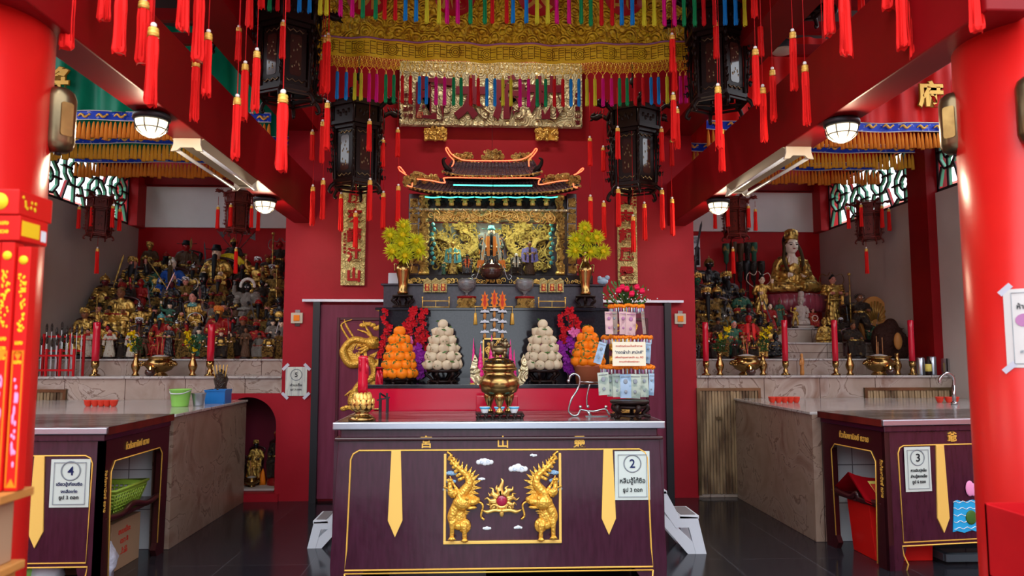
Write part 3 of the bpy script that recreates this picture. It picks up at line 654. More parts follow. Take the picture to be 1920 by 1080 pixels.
MB().grid(lambda u, v: (X0u+(X1u-X0u)*u, 4.92+.02*sin(u*40), 4.14+.6*v-.06*sin(pi*u)), 80, 4).build('cloth_field', 'silk_red', fw)
MB().grid(lambda u, v: (X0u+(X1u-X0u)*u, 4.91+.02*sin(u*40), 4.14+.12*v-.06*sin(pi*u)), 80, 1).build('embroidered_band', 'silk_gold', fw)
for x, c in zip(XU, CU):
    yb = 18+26*min(1, max(0, (x-487)/330)) + (4 if x > 1090 else 0); p = at(x, yb, 4.92)
    colour_tassel(c, fw, p.x, 4.92, p.z+.265)
# alcove valances: satin field, blue dragon band, fringe
def valance(xa, xb, Y, field, label, ch=None, chx=0, fr='tassel_orange'):
    t = thing('altar_valance', ((xa+xb)/2, Y, 3.86), label, 'cloth')
    MB().grid(lambda u, v: (xa+(xb-xa)*u, Y+.03*sin(u*38+v*2)*(1-.4*v)+.012*sin(u*90), 3.86+.9*v), 110, 6).build('satin_field', field, t)
    MB().grid(lambda u, v: (xa+(xb-xa)*u, Y-.012+.01*sin(u*30), 3.775+.085*v-.008*sin(u*12)), 80, 1).build('blue_band', 'silk_blue', t)
    b = MB(); d = MB(); k = int((xb-xa)/.17)
    for zz in (3.864, 3.772): d.tube([(xa+(xb-xa)*i/60, Y-.016+.01*sin(i/2), zz-.008*sin(i/5)) for i in range(61)], .005, 5)
    for i in range(k):
        cx = xa+(i+.5)*(xb-xa)/k
        b.tube(spline([(cx-.055, Y-.024, 3.81), (cx-.02, Y-.026, 3.835), (cx+.015, Y-.026, 3.805), (cx+.05, Y-.024, 3.83)], 4), [.003, .006, .009, .011, .012, .012, .013, .013, .012, .012, .010, .008, .004], 6)
        b.ell((cx+.055, Y-.024, 3.832), (.014, .008, .011))
    d.build('band_piping', 'cloud_white', t); b.build('band_dragons', 'gold_paint', t)
    f = MB(); n = int((xb-xa)/.042); R = random.Random(int(Y*10))
    for i in range(n):
        x = xa+(i+.5)*(xb-xa)/n+R.uniform(-.004, .004); h = .175*R.uniform(.9, 1.08)
        f.lathe([(.004, 0), (.012, -.02), (.018, -.07), (.022, -h), (.001, -h+.01)], (x, Y-.01, 3.765), 7, rib=-.25)
    f.build('tassel_fringe', fr, t)
    if ch:
        q = MB(); text(q, ch, (chx, Y-.05, 4.16), .27, th=.012, bold=.035); q.build('lettering', 'gold_paint', t)
        q = MB(); text(q, ch, (chx, Y-.042, 4.16), .27, th=.012, bold=.06); q.build('lettering_outline', 'silk_thread_dark', t)
valance(-4.85, -2.08, 7.2, 'silk_green', 'green satin valance with blue dragon band and orange fringe, front of the left altar', '將', at(108, 150, 7.2).x)
valance(-4.85, -2.08, 8.0, 'silk_green', 'blue dragon band valance with golden orange fringe, second back over the left altar', fr='tassel_gold')
valance(-4.85, -2.08, 8.8, 'silk_green', 'blue dragon band valance with orange fringe, farthest back over the left altar')
valance(2.30, 5.0, 7.2, 'silk_red', 'red satin valance with blue dragon band and orange fringe, front of the right altar', '府', at(1738, 155, 7.2).x)
valance(2.30, 5.0, 8.0, 'silk_red', 'blue dragon band valance with golden orange fringe, second back over the right altar', fr='tassel_gold')
valance(2.30, 5.0, 8.8, 'silk_red', 'blue dragon band valance with orange fringe, farthest back over the right altar')
# ---------------------------------------------------------------- altar tables
def paper_sign(name, px0, px1, py0, py1, Y, mat, label, lines, parent=None, circle=None, border=True, tape=False):
    """paper notice lying on a wall or panel; lines = (text, x fraction, y fraction, height fraction, ink, width fraction)"""
    a = at(px0, py0, Y); b = at(px1, py1, Y); w_, h = b.x-a.x, a.z-b.z; cx = (a.x+b.x)/2
    t = thing(name, (cx, Y, b.z), label, 'sign')
    MB().grid(lambda u, v: (a.x+w_*u, Y-.003-.004*sin(pi*v)*sin(pi*u), b.z+h*v), 6, 8, 0).build('sheet', mat, t)
    y = Y-.0095; k = MB()
    for s, fx, fy, fh, ink, fw in lines:
        k = MB(); text(k, s, (a.x+w_*fx, y, a.z-h*fy), h*fh, th=.002, bold=.012, w=w_*fw if fw else None); k.build('lettering', ink, t)
    if border:
        k = MB()
        for m in (.09,):
            for q in ((a.x+w_*m, a.x+w_*m+w_*.015, b.z+h*m*.7, a.z-h*m*.7), (b.x-w_*m-w_*.015, b.x-w_*m, b.z+h*m*.7, a.z-h*m*.7), (a.x+w_*m, b.x-w_*m, b.z+h*m*.7, b.z+h*m*.7+w_*.015), (a.x+w_*m, b.x-w_*m, a.z-h*m*.7-w_*.015, a.z-h*m*.7)):
                k.box(q[0], q[1], y-.0005, y+.001, q[2], q[3])
        k.build('printed_border', 'ink_grey', t)
    if circle:
        k = MB(); k.tube(ring((a.x+w_*circle[0], y, a.z-h*circle[1]), w_*circle[2], 40), w_*.016, 4, closed=True, flat=.3); k.build('printed_circle', 'ink_grey', t)
    if tape:
        for i, (x, z, s) in enumerate(((a.x, a.z, 1), (b.x, a.z, -1), (a.x, b.z, -1), (b.x, b.z, 1))):
            MB().bar((x-.03, Y-.008, z-.03*s), (x+.03, Y-.008, z+.03*s), .03, .003, up=(0, 1, 0)).build('tape', 'tape', t)
    return t
def tie(mb, x, z0, z1, y, w0, w1, m=0):
    """sword-shaped gilt strip"""
    mb.prism([(x-w0/2, z1), (x-w1/2, z0+.10), (x, z0), (x+w1/2, z0+.10), (x+w0/2, z1)], y, y+.012, m)
def outline(mb, P, y, w_, m=0, closed=True): mb.tube([(x, y, z) for x, z in P], w_, 6, m, closed=closed)
def cloudlet(mb, x, z, s, y, m=0, m2=1, seed=0):
    R = random.Random(seed)
    n = 5
    for i in range(n):
        u = (i-(n-1)/2)/(n-1)*2; mb.ell((x+u*s*.75, y, z+R.uniform(-.1, .22)*s*(1-abs(u))), (s*.42*(1-.3*abs(u)), .007, s*.40*(1.1-.4*abs(u))), m)
    for u in (-.4, .35): spiral(mb, (x+u*s, y-.006, z+.03*s), s*.22, 1.2, s*.028, 1 if u > 0 else -1, 0, m2, n=14)
ct = thing('altar_table', (AX, 4.62, 0), 'big purple-lacquered altar table with gilt dragons and sun, number two sign, front centre', 'table')
x0, x1, y0, y1, zt = -.905, 1.165, 4.60, 5.46, 1.07
MB().box(x0, x1, y0, y1, zt-.045, zt).build('steel_top', 'steel', ct, bev=.006)
MB().box(x0+.02, x1-.02, y0+.02, y1-.02, zt, zt+.002).build('table_top_sheet', 'steel_worn', ct)
MB().box(x0+.04, x1-.04, y0+.04, y1, zt-.10, zt-.045).build('top_moulding', 'table_lacquer', ct, bev=.008)
MB().box(x0+.01, x1-.01, y0+.015, y1, zt-.115, zt-.095).build('cornice', 'table_dark', ct, bev=.006)
# flared front: side edges splay a little towards the floor
fz0, fz1 = .18, zt-.115
MB().prism([(x0+.02, 0), (x0+.005, 0.0), (x0-.005, .2), (x0+.03, fz1), (x1-.03, fz1), (x1+.005, .2), (x1-.005, 0), (x1-.14, 0), (x1-.16, .10), (x1-.2, .165), (x0+.2, .165), (x0+.16, .10), (x0+.14, 0)], y0+.035, y0+.06).build('front_panel', 'table_lacquer', ct, bev=.004)
for sx in (x0+.0, x1-.06): MB().box(sx, sx+.06, y0+.06, y1-.03, .0, fz1).build('side_panel', 'table_lacquer', ct)
f = MB(); yf = y0+.032
P = [(x0+.10, .165), (x0+.115, .2), (x0+.115, .86), (x0+.13, .885), (x0+.16, .90), (x1-.16, .90), (x1-.13, .885), (x1-.115, .86), (x1-.10, .2), (x1-.10, .165)]
outline(f, [(x0+.085, .175)]+[(x0+.095, .3), (x0+.11, .84), (x0+.125, .875), (x0+.16, .895)]+[(x1-.16, .895), (x1-.125, .875), (x1-.11, .84), (x1-.095, .3), (x1-.085, .175)], yf, .0055)
outline(f, [(x0+.085, .155), (x0+.09, .10), (x0+.13, .03), (x0+.15, .0)], yf, .005, closed=False); outline(f, [(x1-.085, .155), (x1-.09, .10), (x1-.13, .03), (x1-.15, .0)], yf, .005, closed=False)
outline(f, [(x0+.085, .155), (x1-.085, .155)], yf, .005, closed=False)
f.build('gilt_line', 'gold_paint', ct)
for px in (402, 1526):
    a = at(600+px*.3542, 845, 4.62); q = MB(); tie(q, a.x, .37, .893, yf-.006, .058, .090, 0); q.build('gilt_strip', 'gold_strip', ct, bev=.002)
for px, ch in ((799, '宮'), (943, '山'), (1087, '靈')):
    a = at(px, 831, 4.62); q = MB(); text(q, ch, (a.x, yf-.002, a.z+.008), .08, th=.01, bold=.012); q.build('gilt_character', 'gold_paint', ct)
# carved square with the sun between two dragons
A = at(832, 852, 4.6); B = at(1054, 1020, 4.6); cx = (A.x+B.x)/2
f = MB(); f.box(A.x, A.x+.016, yf-.012, yf+.004, B.z, A.z).box(B.x-.016, B.x, yf-.012, yf+.004, B.z, A.z).box(A.x, B.x, yf-.014, yf+.004, B.z, B.z+.018)
f.build('gilt_frame', 'gold_strip', ct, bev=.003)
for s in (-1, 1):
    def X(u): return cx+s*u
    hw = (B.x-A.x)/2; H = A.z-B.z; b = B.z
    d = MB()
    path = [(X(hw-.03), b+H*.97), (X(hw-.07), b+H*.87), (X(hw-.14), b+H*.76), (X(hw-.155), b+H*.66), (X(hw-.11), b+H*.55), (X(hw-.085), b+H*.44), (X(hw-.055), b+H*.30), (X(hw-.09), b+H*.20), (X(hw-.14), b+H*.24)]
    dragon(d, path, .040, -s, ((X(hw-.12), b+H*.22, -s*.2, -1, .085), (X(hw-.06), b+H*.26, s*.1, -1, .095), (X(hw-.06), b+H*.56, s*.4, 1, .08)), (X(hw-.115), b+H*.46, -s), yf-.008, mane=0)
    d.ell((X(hw-.085), yf-.006, b+H*.30), (.058, .026, .072)); d.ell((X(hw-.13), yf-.012, b+H*.20), (.040, .02, .045))
    for i in range(6): d.tube(spline([(X(hw-.03-.012*i), yf-.006, b+H*(.93-.045*i)), (X(hw-.045-.02*i), yf-.012, b+H*(.985-.045*i)), (X(hw-.02-.018*i), yf-.008, b+H*(1.02-.05*i))], 4), [.011]*5+[.006]*4, 6)
    d.build('dragon_relief', 'gold_dragon', ct)
    c2 = MB()
    for i, (u, v) in enumerate(((.045, .78), (.04, .69), (.03, .60))): cloudlet(c2, X(hw-u), b+H*v, .035, yf-.001, 1, 0, i)
    c2.build('cloud_relief', ['cloud_white', 'cloud_blue'], ct)
sn = MB(); sc = at(941, 940, 4.6); sx, sz = sc.x, sc.z
for i in range(11):
    a = pi*(-.08+1.16*i/10); L_ = .135 if i == 5 else .098+.012*(i % 2); d = Vector((cos(a), 0, sin(a))); nn = Vector((-sin(a), 0, cos(a)))*(.3 if i % 2 else -.3)
    o = Vector((sx, yf-.008, sz)); sn.tube(spline([o+d*.035, o+d*.07+nn*.03, o+d*(L_-.02)-nn*.02, o+d*L_+nn*.02], 4), [.019]*4+[.017, .014, .012, .010]+[.009, .007, .005, .003, .001], 6, flat=.7)
sn.lathe([(.052, 0), (.052, .012), (.036, .018), (.034, .004)], (sx, yf, sz), 28, rot=rotm(pi/2))
for s in (-1, 1):
    spiral(sn, (sx+s*.045, yf-.012, sz-.045), .026, 1.4, .008, s, pi/2*(1-s)); sn.tube(spline([(sx, yf-.01, sz-.062), (sx+s*.05, yf-.01, sz-.058), (sx+s*.09, yf-.01, sz-.068), (sx+s*.125, yf-.008, sz-.055)], 4), [.012]*9+[.009, .007, .004, .002], 6)
sn.ell((sx, yf-.01, sz-.075), (.014, .010, .024)); sn.build('flaming_sun', 'gold', ct)
MB().ell((sx, yf-.012, sz), (.034, .012, .034), n=20).build('sun_jewel', 'ruby', bpy.data.objects['flaming_sun'])
for i, (px, py, s) in enumerate(((909, 868, .052), (972, 881, .058), (1001, 855, .022), (903, 900, .022), (913, 993, .026), (972, 992, .026))):
    a = at(px, py, 4.6); q = MB(); cloudlet(q, a.x, a.z, s, yf+.001, 0, 1, i); q.build('cloud_relief', ['cloud_white', 'cloud_blue'], ct)
ln3 = lambda t1, n: [(n, .5, .25, .25, 'ink_blue', None), (t1, .5, .61, .14, 'ink_black', .72), ('ธูป 3 ดอก', .5, .80, .11, 'ink_black', .55)]
paper_sign('number_sign', 1152, 1219, 846, 937, 4.632, 'paper', 'white paper sign with a circled 2 taped to the front centre altar table', ln3('หลิมฮู้ไท้ซือ', '2'), circle=(.5, .25, .24))
# side tables
def side_table(nm, cx, s, y0, xw, ztop, label, ch=None):
    """s=+1 right table, its visitor-aisle edge at cx, running outward by xw"""
    y1 = 5.80; t = thing('side_altar_table', (cx+s*xw/2, y0, 0), label, 'table')
    def X(u): return cx+s*u
    def bx(mb, ua, ub, *r, m=0): a, b = sorted((X(ua), X(ub))); return mb.box(a, b, *r, m)
    bx(MB(), -.0, xw, y0, y1, ztop-.045, ztop-.004).build('steel_top', 'steel', t, bev=.005)
    bx(MB(), .0, xw, y0+.02, y1, ztop-.004, ztop).build('table_top_sheet', 'steel_worn', t)
    bx(MB(), -.002, .01, y0+.02, y1, ztop-.05, ztop-.003).build('top_edge', 'wood_red', t)
    bx(MB(), .02, xw, y0+.02, y1, ztop-.09, ztop-.045).build('top_moulding', 'table_lacquer', t, bev=.006)
    f = MB(); bx(f, .03, xw, y0+.035, y0+.065, .17, ztop-.09)
    f.prism([(X(.03), 0), (X(.03), .17), (X(.17), .17), (X(.15), .10), (X(.12), 0)][::s], y0+.035, y0+.065)
    f.build('front_panel', 'table_lacquer', t)
    yf = y0+.032; g = MB()
    ug = .035 if s < 0 else 0
    outline(g, [(X(.14-ug), .19), (X(.13-ug), .8), (X(.145-ug), .835), (X(.175-ug), .85), (X(xw), .85), (X(xw), .19)], yf, .005)
    outline(g, [(X(xw), .165), (X(.13-ug), .165), (X(.14-ug), .10), (X(.17-ug), .04), (X(.155-ug), 0)], yf, .005, closed=False)
    g.build('gilt_line', 'gold_paint', t)
    # open side frame towards the aisle
    sf = MB(); 
    sf.prism([(y0+.035, ztop-.09), (y0+.035, 0), (y0+.15, 0), (y0+.155, .06), (y0+.13, .74), (y0+.17, .80), (y1-.17, .80), (y1-.12, .76), (y1-.14, .10), (y1-.17, .05), (y1-.14, 0), (y1-.02, 0), (y1, ztop-.09)], 0, .04*s, o=(X(.03), 0, 0), ax=(0, 1, 0), ay=(1, 0, 0))
    sf.build('side_frame', 'table_dark', t)
    for yy in (y0+.07, y1-.08): bx(MB(), .04, .11, yy, yy+.06, 0, ztop-.09).build('leg', 'table_dark', t, bev=.006)
    g = MB(); g.tube([(X(.027), a, b) for a, b in ((y0+.16, .02), (y0+.135, .73), (y0+.18, .795), (y1-.17, .795), (y1-.125, .75), (y1-.145, .10))], .005, 5); g.build('side_gilt_line', 'gold_paint', t)
    r = MB(); r.tube(spline([(X(.05), y0+.1, .44), (X(.05), y0+.35, .42), (X(.05), (y0+y1)/2, .46), (X(.05), y1-.3, .42), (X(.05), y1-.1, .44)], 5), .022, 8); r.build('stretcher', 'table_dark', t)
    bx(MB(), .05, xw-.2, y0+.1, y1-.08, .40, .425).build('lower_shelf', 'wood_maroon', t)
    q = MB(); text(q, 'ทิ้วท้อพานิชย์ ถวาย', (X(.024), (y0+y1)/2-.02, ztop-.155), .06, th=.004, bold=.015, ax=(0, s*-1, 0), w=.34); q.build('gilt_lettering', 'gold_paint', t)
    q = MB(); text(q, 'ทิ้วท้อพานิชย์ ถวาย', (X(.024), y0+.07, .62), .035, th=.004, bold=.015, ax=(0, 0, -1), az=(0, s*-1, 0), w=.26); q.build('gilt_lettering', 'gold_paint', t)
    if ch: q = MB(); p = at(1800, 822, y0+.03); text(q, ch, (p.x, yf-.002, p.z+.004), .075, th=.01, bold=.012); q.build('gilt_character', 'gold_paint', t)
    return t, X, yf
lt, X, yf = side_table('left', -2.35, -1, 4.78, 2.2, 1.03, 'purple altar table with gold strip and number four sign, partly behind the left pillar')
q = MB(); tie(q, at(72, 900, 4.81).x, at(72, 1028, 4.81).z, .848, yf-.008, .062, .095); q.build('gilt_strip', 'gold_strip', lt, bev=.002)
rt, X, yf = side_table('right', 2.80, 1, 5.02, 2.2, 1.035, 'purple altar table with painted blue waves and number three sign, partly behind the right pillar', '爺')
q = MB(); tie(q, at(1777, 900, 5.05).x, at(1778, 1003, 5.05).z, .848, yf-.008, .062, .095); q.build('gilt_strip', 'gold_strip', rt, bev=.002)
A = at(1803, 944, 5.05); q = MB(); k = 16; wv = [(A.x-.01+.02*sin(i), A.z-.01-i*.026) for i in range(9)]
q.prism([(A.x+i*.03, A.z+.008*sin(i*1.6)) for i in range(k)]+[(A.x+(k-1)*.03, A.z-.21), *[(A.x+i*.03-.02, A.z-.21+.008*sin(i*1.6)) for i in range(k-1, -1, -1)]], yf-.006, yf); q.build('wave_relief', 'water_blue', rt)
q = MB()
for j in range(5): q.tube([(A.x-.01+i*.015, yf-.008, A.z-.005-j*.045+.007*sin(i*1.5+j)) for i in range(30)], .0028, 4)
q.build('wave_crests', 'cloud_white', rt)
q = MB(); p = at(1838, 975, 5.05); q.ell((p.x, yf-.01, p.z), (.045, .01, .05)); q.build('lotus_leaf_relief', 'leaf', rt)
q = MB(); p = at(1836, 920, 5.05); q.ell((p.x, yf-.006, p.z), (.035, .01, .055)); q.ell((p.x+.03, yf-.006, p.z-.01), (.03, .01, .045)); q.build('lotus_flower_relief', 'bun_pink', rt)
paper_sign('number_sign', 97, 166, 861, 951, 4.808, 'paper', 'white paper sign with a circled 4 on the left altar table', [('4', .52, .24, .25, 'ink_blue', None), ('เตียวฮู้เทียนซือ', .5, .52, .09, 'ink_blue', .66), ('จงสื่อเก่ง', .5, .66, .085, 'ink_blue', .42), ('ธูป 3 ดอก', .5, .80, .10, 'ink_black', .5)], circle=(.52, .24, .24))
SG3 = paper_sign('number_sign', 1699, 1757, 839, 923, 5.048, 'paper', 'white paper sign with a circled 3 on the right altar table', [('3', .5, .24, .25, 'ink_black', None), ('กวนอิมปุหจ้อ', .5, .53, .09, 'ink_black', .6), ('ส่านฮู้สองเสี้ย', .5, .66, .085, 'ink_black', .62), ('ธูป 6 ดอก', .5, .79, .10, 'ink_black', .5)], circle=(.48, .24, .26))
paper_sign('number_sign', 536, 575, 688, 742, 7.64, 'paper_old', 'crumpled paper sign with a 5 taped to the red wall left of the doors', [('5', .5, .27, .22, 'ink_black', None), ('ฮ่วมเอี๊ย', .5, .62, .11, 'ink_black', .55), ('ธูป 3 ดอก', .5, .79, .09, 'ink_black', .5)], border=False, tape=True, circle=(.5, .27, .26))
bpy.context.view_layer.update(); PV = Matrix.Translation((2.80, 5.02, 0)) @ Matrix.Rotation(radians(7.5), 4, 'Z') @ Matrix.Translation((-2.80, -5.02, 0))
for o in (rt, SG3): o.matrix_world = PV @ Matrix.Translation(o.location)
# red lacquered shelf of the main altar, black stone back, upper steps
ma = thing('main_altar', (AX, 6.2, 0), 'red and black stone main altar with stepped back behind the front centre table', 'altar')
MB().box(-.86, 1.13, 5.52, 5.56, .2, 1.235).build('red_board', 'red_gloss', ma, bev=.003)
MB().box(-.86, 1.13, 5.56, 6.22, 0, 1.235).build('altar_body', 'wood_maroon', ma)
MB().box(-.88, 1.15, 5.51, 6.22, 1.235, 1.262).build('shelf_ledge', 'granite_black', ma, bev=.003)
MB().box(-.85, 1.10, 6.20, 7.6, 1.262, 1.855).build('polished_back', 'granite_black', ma)
MB().box(-.88, 1.13, 6.17, 7.6, 1.855, 1.878).build('upper_ledge', 'granite_black', ma, bev=.003)
MB().box(-.845, 1.09, 6.42, 7.6, 1.878, 2.085).build('upper_riser', 'granite_purple', ma)
MB().box(-.865, 1.11, 6.38, 7.6, 2.085, 2.10).build('top_ledge', 'granite_purple', ma, bev=.003)
# name board and couplets
nb = thing('name_board', at(920, 237, 7.6), 'large carved golden name board with four dark red characters high on the centre wall', 'sign')
A = at(750, 114, 7.55); B = at(1092, 238, 7.55)
MB().box(A.x, B.x, 7.56, 7.62, B.z, A.z).build('board', 'gold_board', nb, bev=.006)
e = MB()
for b in ((A.x, B.x, B.z, B.z+.02), (A.x, B.x, A.z-.02, A.z), (A.x, A.x+.02, B.z, A.z), (B.x-.02, B.x, B.z, A.z)): e.box(b[0], b[1], 7.545, 7.56, b[2], b[3])
e.build('board_edge', 'gold_board', nb, bev=.004)
for px, ch in ((814, '師'), (885, '太'), (958, '府'), (1024, '林')):
    c = at(px, 180, 7.55); q = MB(); text(q, ch, (c.x, 7.55, c.z-.02), .46, th=.03, bold=.055, w=.38); q.build('raised_character', 'char_maroon', nb)
for px, s, hh in ((760, '信士弟子', 190), (770, '光緒年吉', 190), (1083, '泰國靈山宮', 190)):
    q = MB()
    for i, ch in enumerate(s): c = at(px, 178+i*13, 7.55); text(q, ch, (c.x, 7.553, c.z), .06, th=.008, bold=.01)
    q.build('small_lettering', 'char_maroon', nb)
q = MB(); c = at(787, 216, 7.55); outline(q, [(c.x-.03, c.z-.03), (c.x+.03, c.z-.03), (c.x+.03, c.z+.03), (c.x-.03, c.z+.03)], 7.55, .005); text(q, '印', (c.x, 7.55, c.z), .04, th=.005); q.build('seal', 'ink_red', nb)
for px, ww in ((816, 'left'), (1026, 'right')):
    c = at(px, 248, 7.55); t = thing('carved_bracket', c, 'gilt openwork bracket under the %s end of the golden name board' % ww, 'bracket')
    q = MB(); q.box(c.x-.12, c.x+.12, 7.60, 7.62, c.z-.07, c.z+.06); scrollwork(q, c.x-.12, c.x+.12, 7.58, c.z-.07, c.z+.07, 42, px, (.012, .03), .007); 
    for u in (-.1, 0, .1): q.ell((c.x+u, 7.58, c.z-.07), (.022, .02, .02))
    q.build('openwork', 'gold', t)
def couplet(pa, pb, s, small, side, sx):
    A, B = at(*pa, 7.6), at(*pb, 7.6); t = thing('couplet_board', (A.x/2+B.x/2, 7.6, B.z), 'tall carved golden couplet board with red characters under the %s dark lantern' % side, 'sign')
    MB().box(A.x, B.x, 7.60, 7.64, B.z, A.z).build('board', 'gold_plaque', t, bev=.006)
    for i, ch in enumerate(s):
        z = A.z-(A.z-B.z)*(i+.62)/(len(s)+.15); q = MB(); text(q, ch, ((A.x+B.x)/2-.015*sx, 7.592, z), .15, th=.02, bold=.045); q.build('raised_character', 'char_red', t)
    q = MB()
    for i, ch in enumerate(small): text(q, ch, ((A.x+B.x)/2+sx*.085, 7.596, A.z-(A.z-B.z)*((.5 if sx < 0 else .05)+i*.035)), .03, th=.008, bold=.02)
    q.build('small_lettering', 'char_red', t)
couplet((642, 345), (683, 535), '威來護江山', '弟子陳阿明敬', 'left', -1); couplet((1157, 350), (1196, 532), '貞志起風雲', '信士林金泉', 'right', 1)
# ---------------------------------------------------------------- deity figures
# each body is ONE continuous voxel-joined surface (slots: robe, skin, trim, eye, lip), shared by its copies
def fuse(mb, vox):
    me = bpy.data.meshes.new('b'); me.from_pydata(mb.v, [], mb.f); o = bpy.data.objects.new('b', me); COL.objects.link(o)
    r = o.modifiers.new('r', 'REMESH'); r.mode = 'VOXEL'; r.voxel_size = vox; s = o.modifiers.new('s', 'SMOOTH'); s.iterations = 3; s.factor = .5
    m2 = bpy.data.meshes.new_from_object(o.evaluated_get(bpy.context.evaluated_depsgraph_get()))
    v = [tuple(x.co) for x in m2.vertices]; f = [tuple(p.vertices) for p in m2.polygons]
    bpy.data.objects.remove(o); bpy.data.meshes.remove(me); bpy.data.meshes.remove(m2); return v, f
BK = {}
def body(kind):
    """figure of total height 1 facing -Y; returns (mesh, head centre, head radius, chin z)"""
    if kind in BK: return BK[kind]
    m = MB(); hands = []; folds = True; sm = .012
    def limb(pts, rs): m.tube(spline(pts, 4), [rs[0]+(rs[-1]-rs[0])*i/(4*(len(pts)-1)) for i in range(4*(len(pts)-1)+1)], 10)
    def hand(x, y, z, up=0):
        hands.append((x, y, z)); m.ell((x, y, z), (.030, .026, .036))
        for i in range(4): m.tube([(x-.020+i*.013, y-.012, z+(.02 if up else -.01)), (x-.022+i*.0145, y-.026-(.0 if up else .02), z+(.065-.006*abs(i-1.5) if up else -.02))], [.0085, .006], 6)
        m.tube([(x+.022, y, z), (x+.040, y-.015, z+.03)], [.009, .006], 6)
    if kind in ('seated', 'seated_raise', 'fat'):
        hc, hr = (0, -.035, .865), .078; w_ = 1.25 if kind == 'fat' else 1
        m.ell((0, 0, .60), (.155*w_, .10, .15)); m.ell((0, -.02, .44), (.155*w_, .125*w_, .14)); m.ell((0, .02, .30), (.18*w_, .14, .14))
        m.tube([(0, 0, .66), (0, -.02, .80)], [.07, .045], 12)
        for s in (-1, 1):
            m.ell((s*.13, 0, .68), (.075, .07, .065))
            limb([(s*.07, 0, .33), (s*.15, -.13, .345), (s*.175, -.23, .33)], [.095, .082]); limb([(s*.175, -.235, .33), (s*.165, -.235, .18), (s*.15, -.235, .03)], [.080, .072])
            m.ell((s*.15, -.285, .022), (.045, .075, .026))
            if kind == 'seated_raise' and s > 0: limb([(s*.16, 0, .68), (s*.27, -.03, .66), (s*.27, -.08, .85)], [.060, .046]); hand(s*.27, -.085, .895, 1)
            else:
                limb([(s*.16, 0, .68), (s*.235, -.02, .53), (s*.15, -.19, .50)], [.062, .050]); hand(s*.13, -.225, .505)
                m.prism([(0, 0), (.07, 0), (.085, -.17), (.03, -.20), (-.02, -.13)], -.022, .022, o=(s*.18, -.14, .50), ax=(s*.6, -.6, 0), ay=(s*.6, .6, 0), smooth=True)
        m.prism([(-.17, .30), (-.15, .02), (.15, .02), (.17, .30)], -.27, .05)
    elif kind == 'lotus':
        hc, hr = (0, -.02, .80), .118
        m.ell((0, 0, .46), (.17, .11, .19)); m.ell((0, .0, .28), (.20, .14, .16)); m.tube([(0, 0, .58), (0, -.01, .72)], [.085, .050], 12)
        for s in (-1, 1):
            m.ell((s*.155, 0, .56), (.075, .075, .07)); limb([(s*.08, 0, .16), (s*.33, -.10, .12), (s*.05, -.24, .10)], [.13, .075]); m.ell((s*.36, -.09, .10), (.10, .11, .085))
            limb([(s*.20, 0, .55), (s*.27, -.02, .36), (s*.12, -.19, .29)], [.068, .052]); hand(s*.10, -.215, .30, s > 0)
            m.tube(spline([(s*.21, .02, .52), (s*.31, -.01, .30), (s*.30, -.05, .14)], 4), [.05]*5+[.08, .09, .08, .05], 10)
        m.ell((0, -.10, .10), (.30, .16, .075))
    elif kind in ('standing', 'warrior', 'dancer', 'robed'):
        hc, hr = (0, -.02, .90), .060; robed = kind in ('standing', 'robed')
        m.ell((0, 0, .70), (.105, .07, .11)); m.ell((0, -.01, .57), (.10, .08, .10)); m.tube([(0, 0, .75), (0, -.01, .85)], [.05, .033], 12)
        if robed: m.lathe([(.0, .0), (.155, .0), (.15, .12), (.115, .32), (.095, .52), (.05, .62)], (0, 0, 0), 20, sy=.75)
        for s in (-1, 1):
            m.ell((s*.09, 0, .765), (.05, .05, .045))
            if not robed:
                L_ = .13 if kind == 'warrior' else (.05 if s > 0 else .14)
                limb([(s*.05, 0, .52), (s*(L_-.02), -.04, .30), (s*L_, 0, .05)], [.075, .042]); m.ell((s*L_, -.035, .02), (.032, .065, .022))
                m.prism([(0, 0), (.10*s, -.02), (.15*s, -.24), (.02*s, -.20)], -.03, .03, o=(0, .02, .56), smooth=True)
            if kind == 'warrior' and s < 0: limb([(s*.11, 0, .76), (s*.22, -.02, .80), (s*.22, -.05, .95)], [.045, .032]); hand(s*.22, -.05, .975, 1)
            elif kind == 'dancer' and s > 0: limb([(s*.11, 0, .76), (s*.20, -.06, .70), (s*.17, -.10, .84)], [.042, .028]); hand(s*.17, -.11, .865, 1)
            else:
                limb([(s*.11, 0, .76), (s*.165, -.01, .63), (s*.08, -.13, .62)], [.046, .036]); hand(s*.06, -.15, .625)
                if robed: m.prism([(0, 0), (.05, 0), (.07, -.20), (0, -.24), (-.02, -.10)], -.018, .018, o=(s*.10, -.10, .62), ax=(s*.7, -.5, 0), ay=(s*.5, .7, 0), smooth=True)
    # head with face
    x, y, z = hc; r = hr
    m.ell((x, y, z), (r*.92, r*1.0, r*1.22), n=20, k=14); m.ell((x, y-r*.25, z-r*.55), (r*.66, r*.66, r*.62), n=16)
    m.ell((x, y-r*1.0, z-r*.10), (r*.15, r*.22, r*.30)); m.ell((x, y-r*.98, z-r*.25), (r*.24, r*.18, r*.13)); m.ell((x, y-r*.84, z-r*.52), (r*.30, r*.14, r*.09)); m.ell((x, y-r*.70, z-r*.98), (r*.25, r*.2, r*.16))
    for s in (-1, 1):
        m.ell((x+s*r*.92, y+r*.05, z-r*.25), (r*.14, r*.22, r*.42)); m.ell((x+s*r*.42, y-r*.72, z-r*.30), (r*.28, r*.22, r*.26)); m.ell((x+s*r*.40, y-r*.86, z+r*.22), (r*.32, r*.12, r*.08))
    v, f = fuse(m, sm if hr < .09 else .010)
    V = np.array(v)
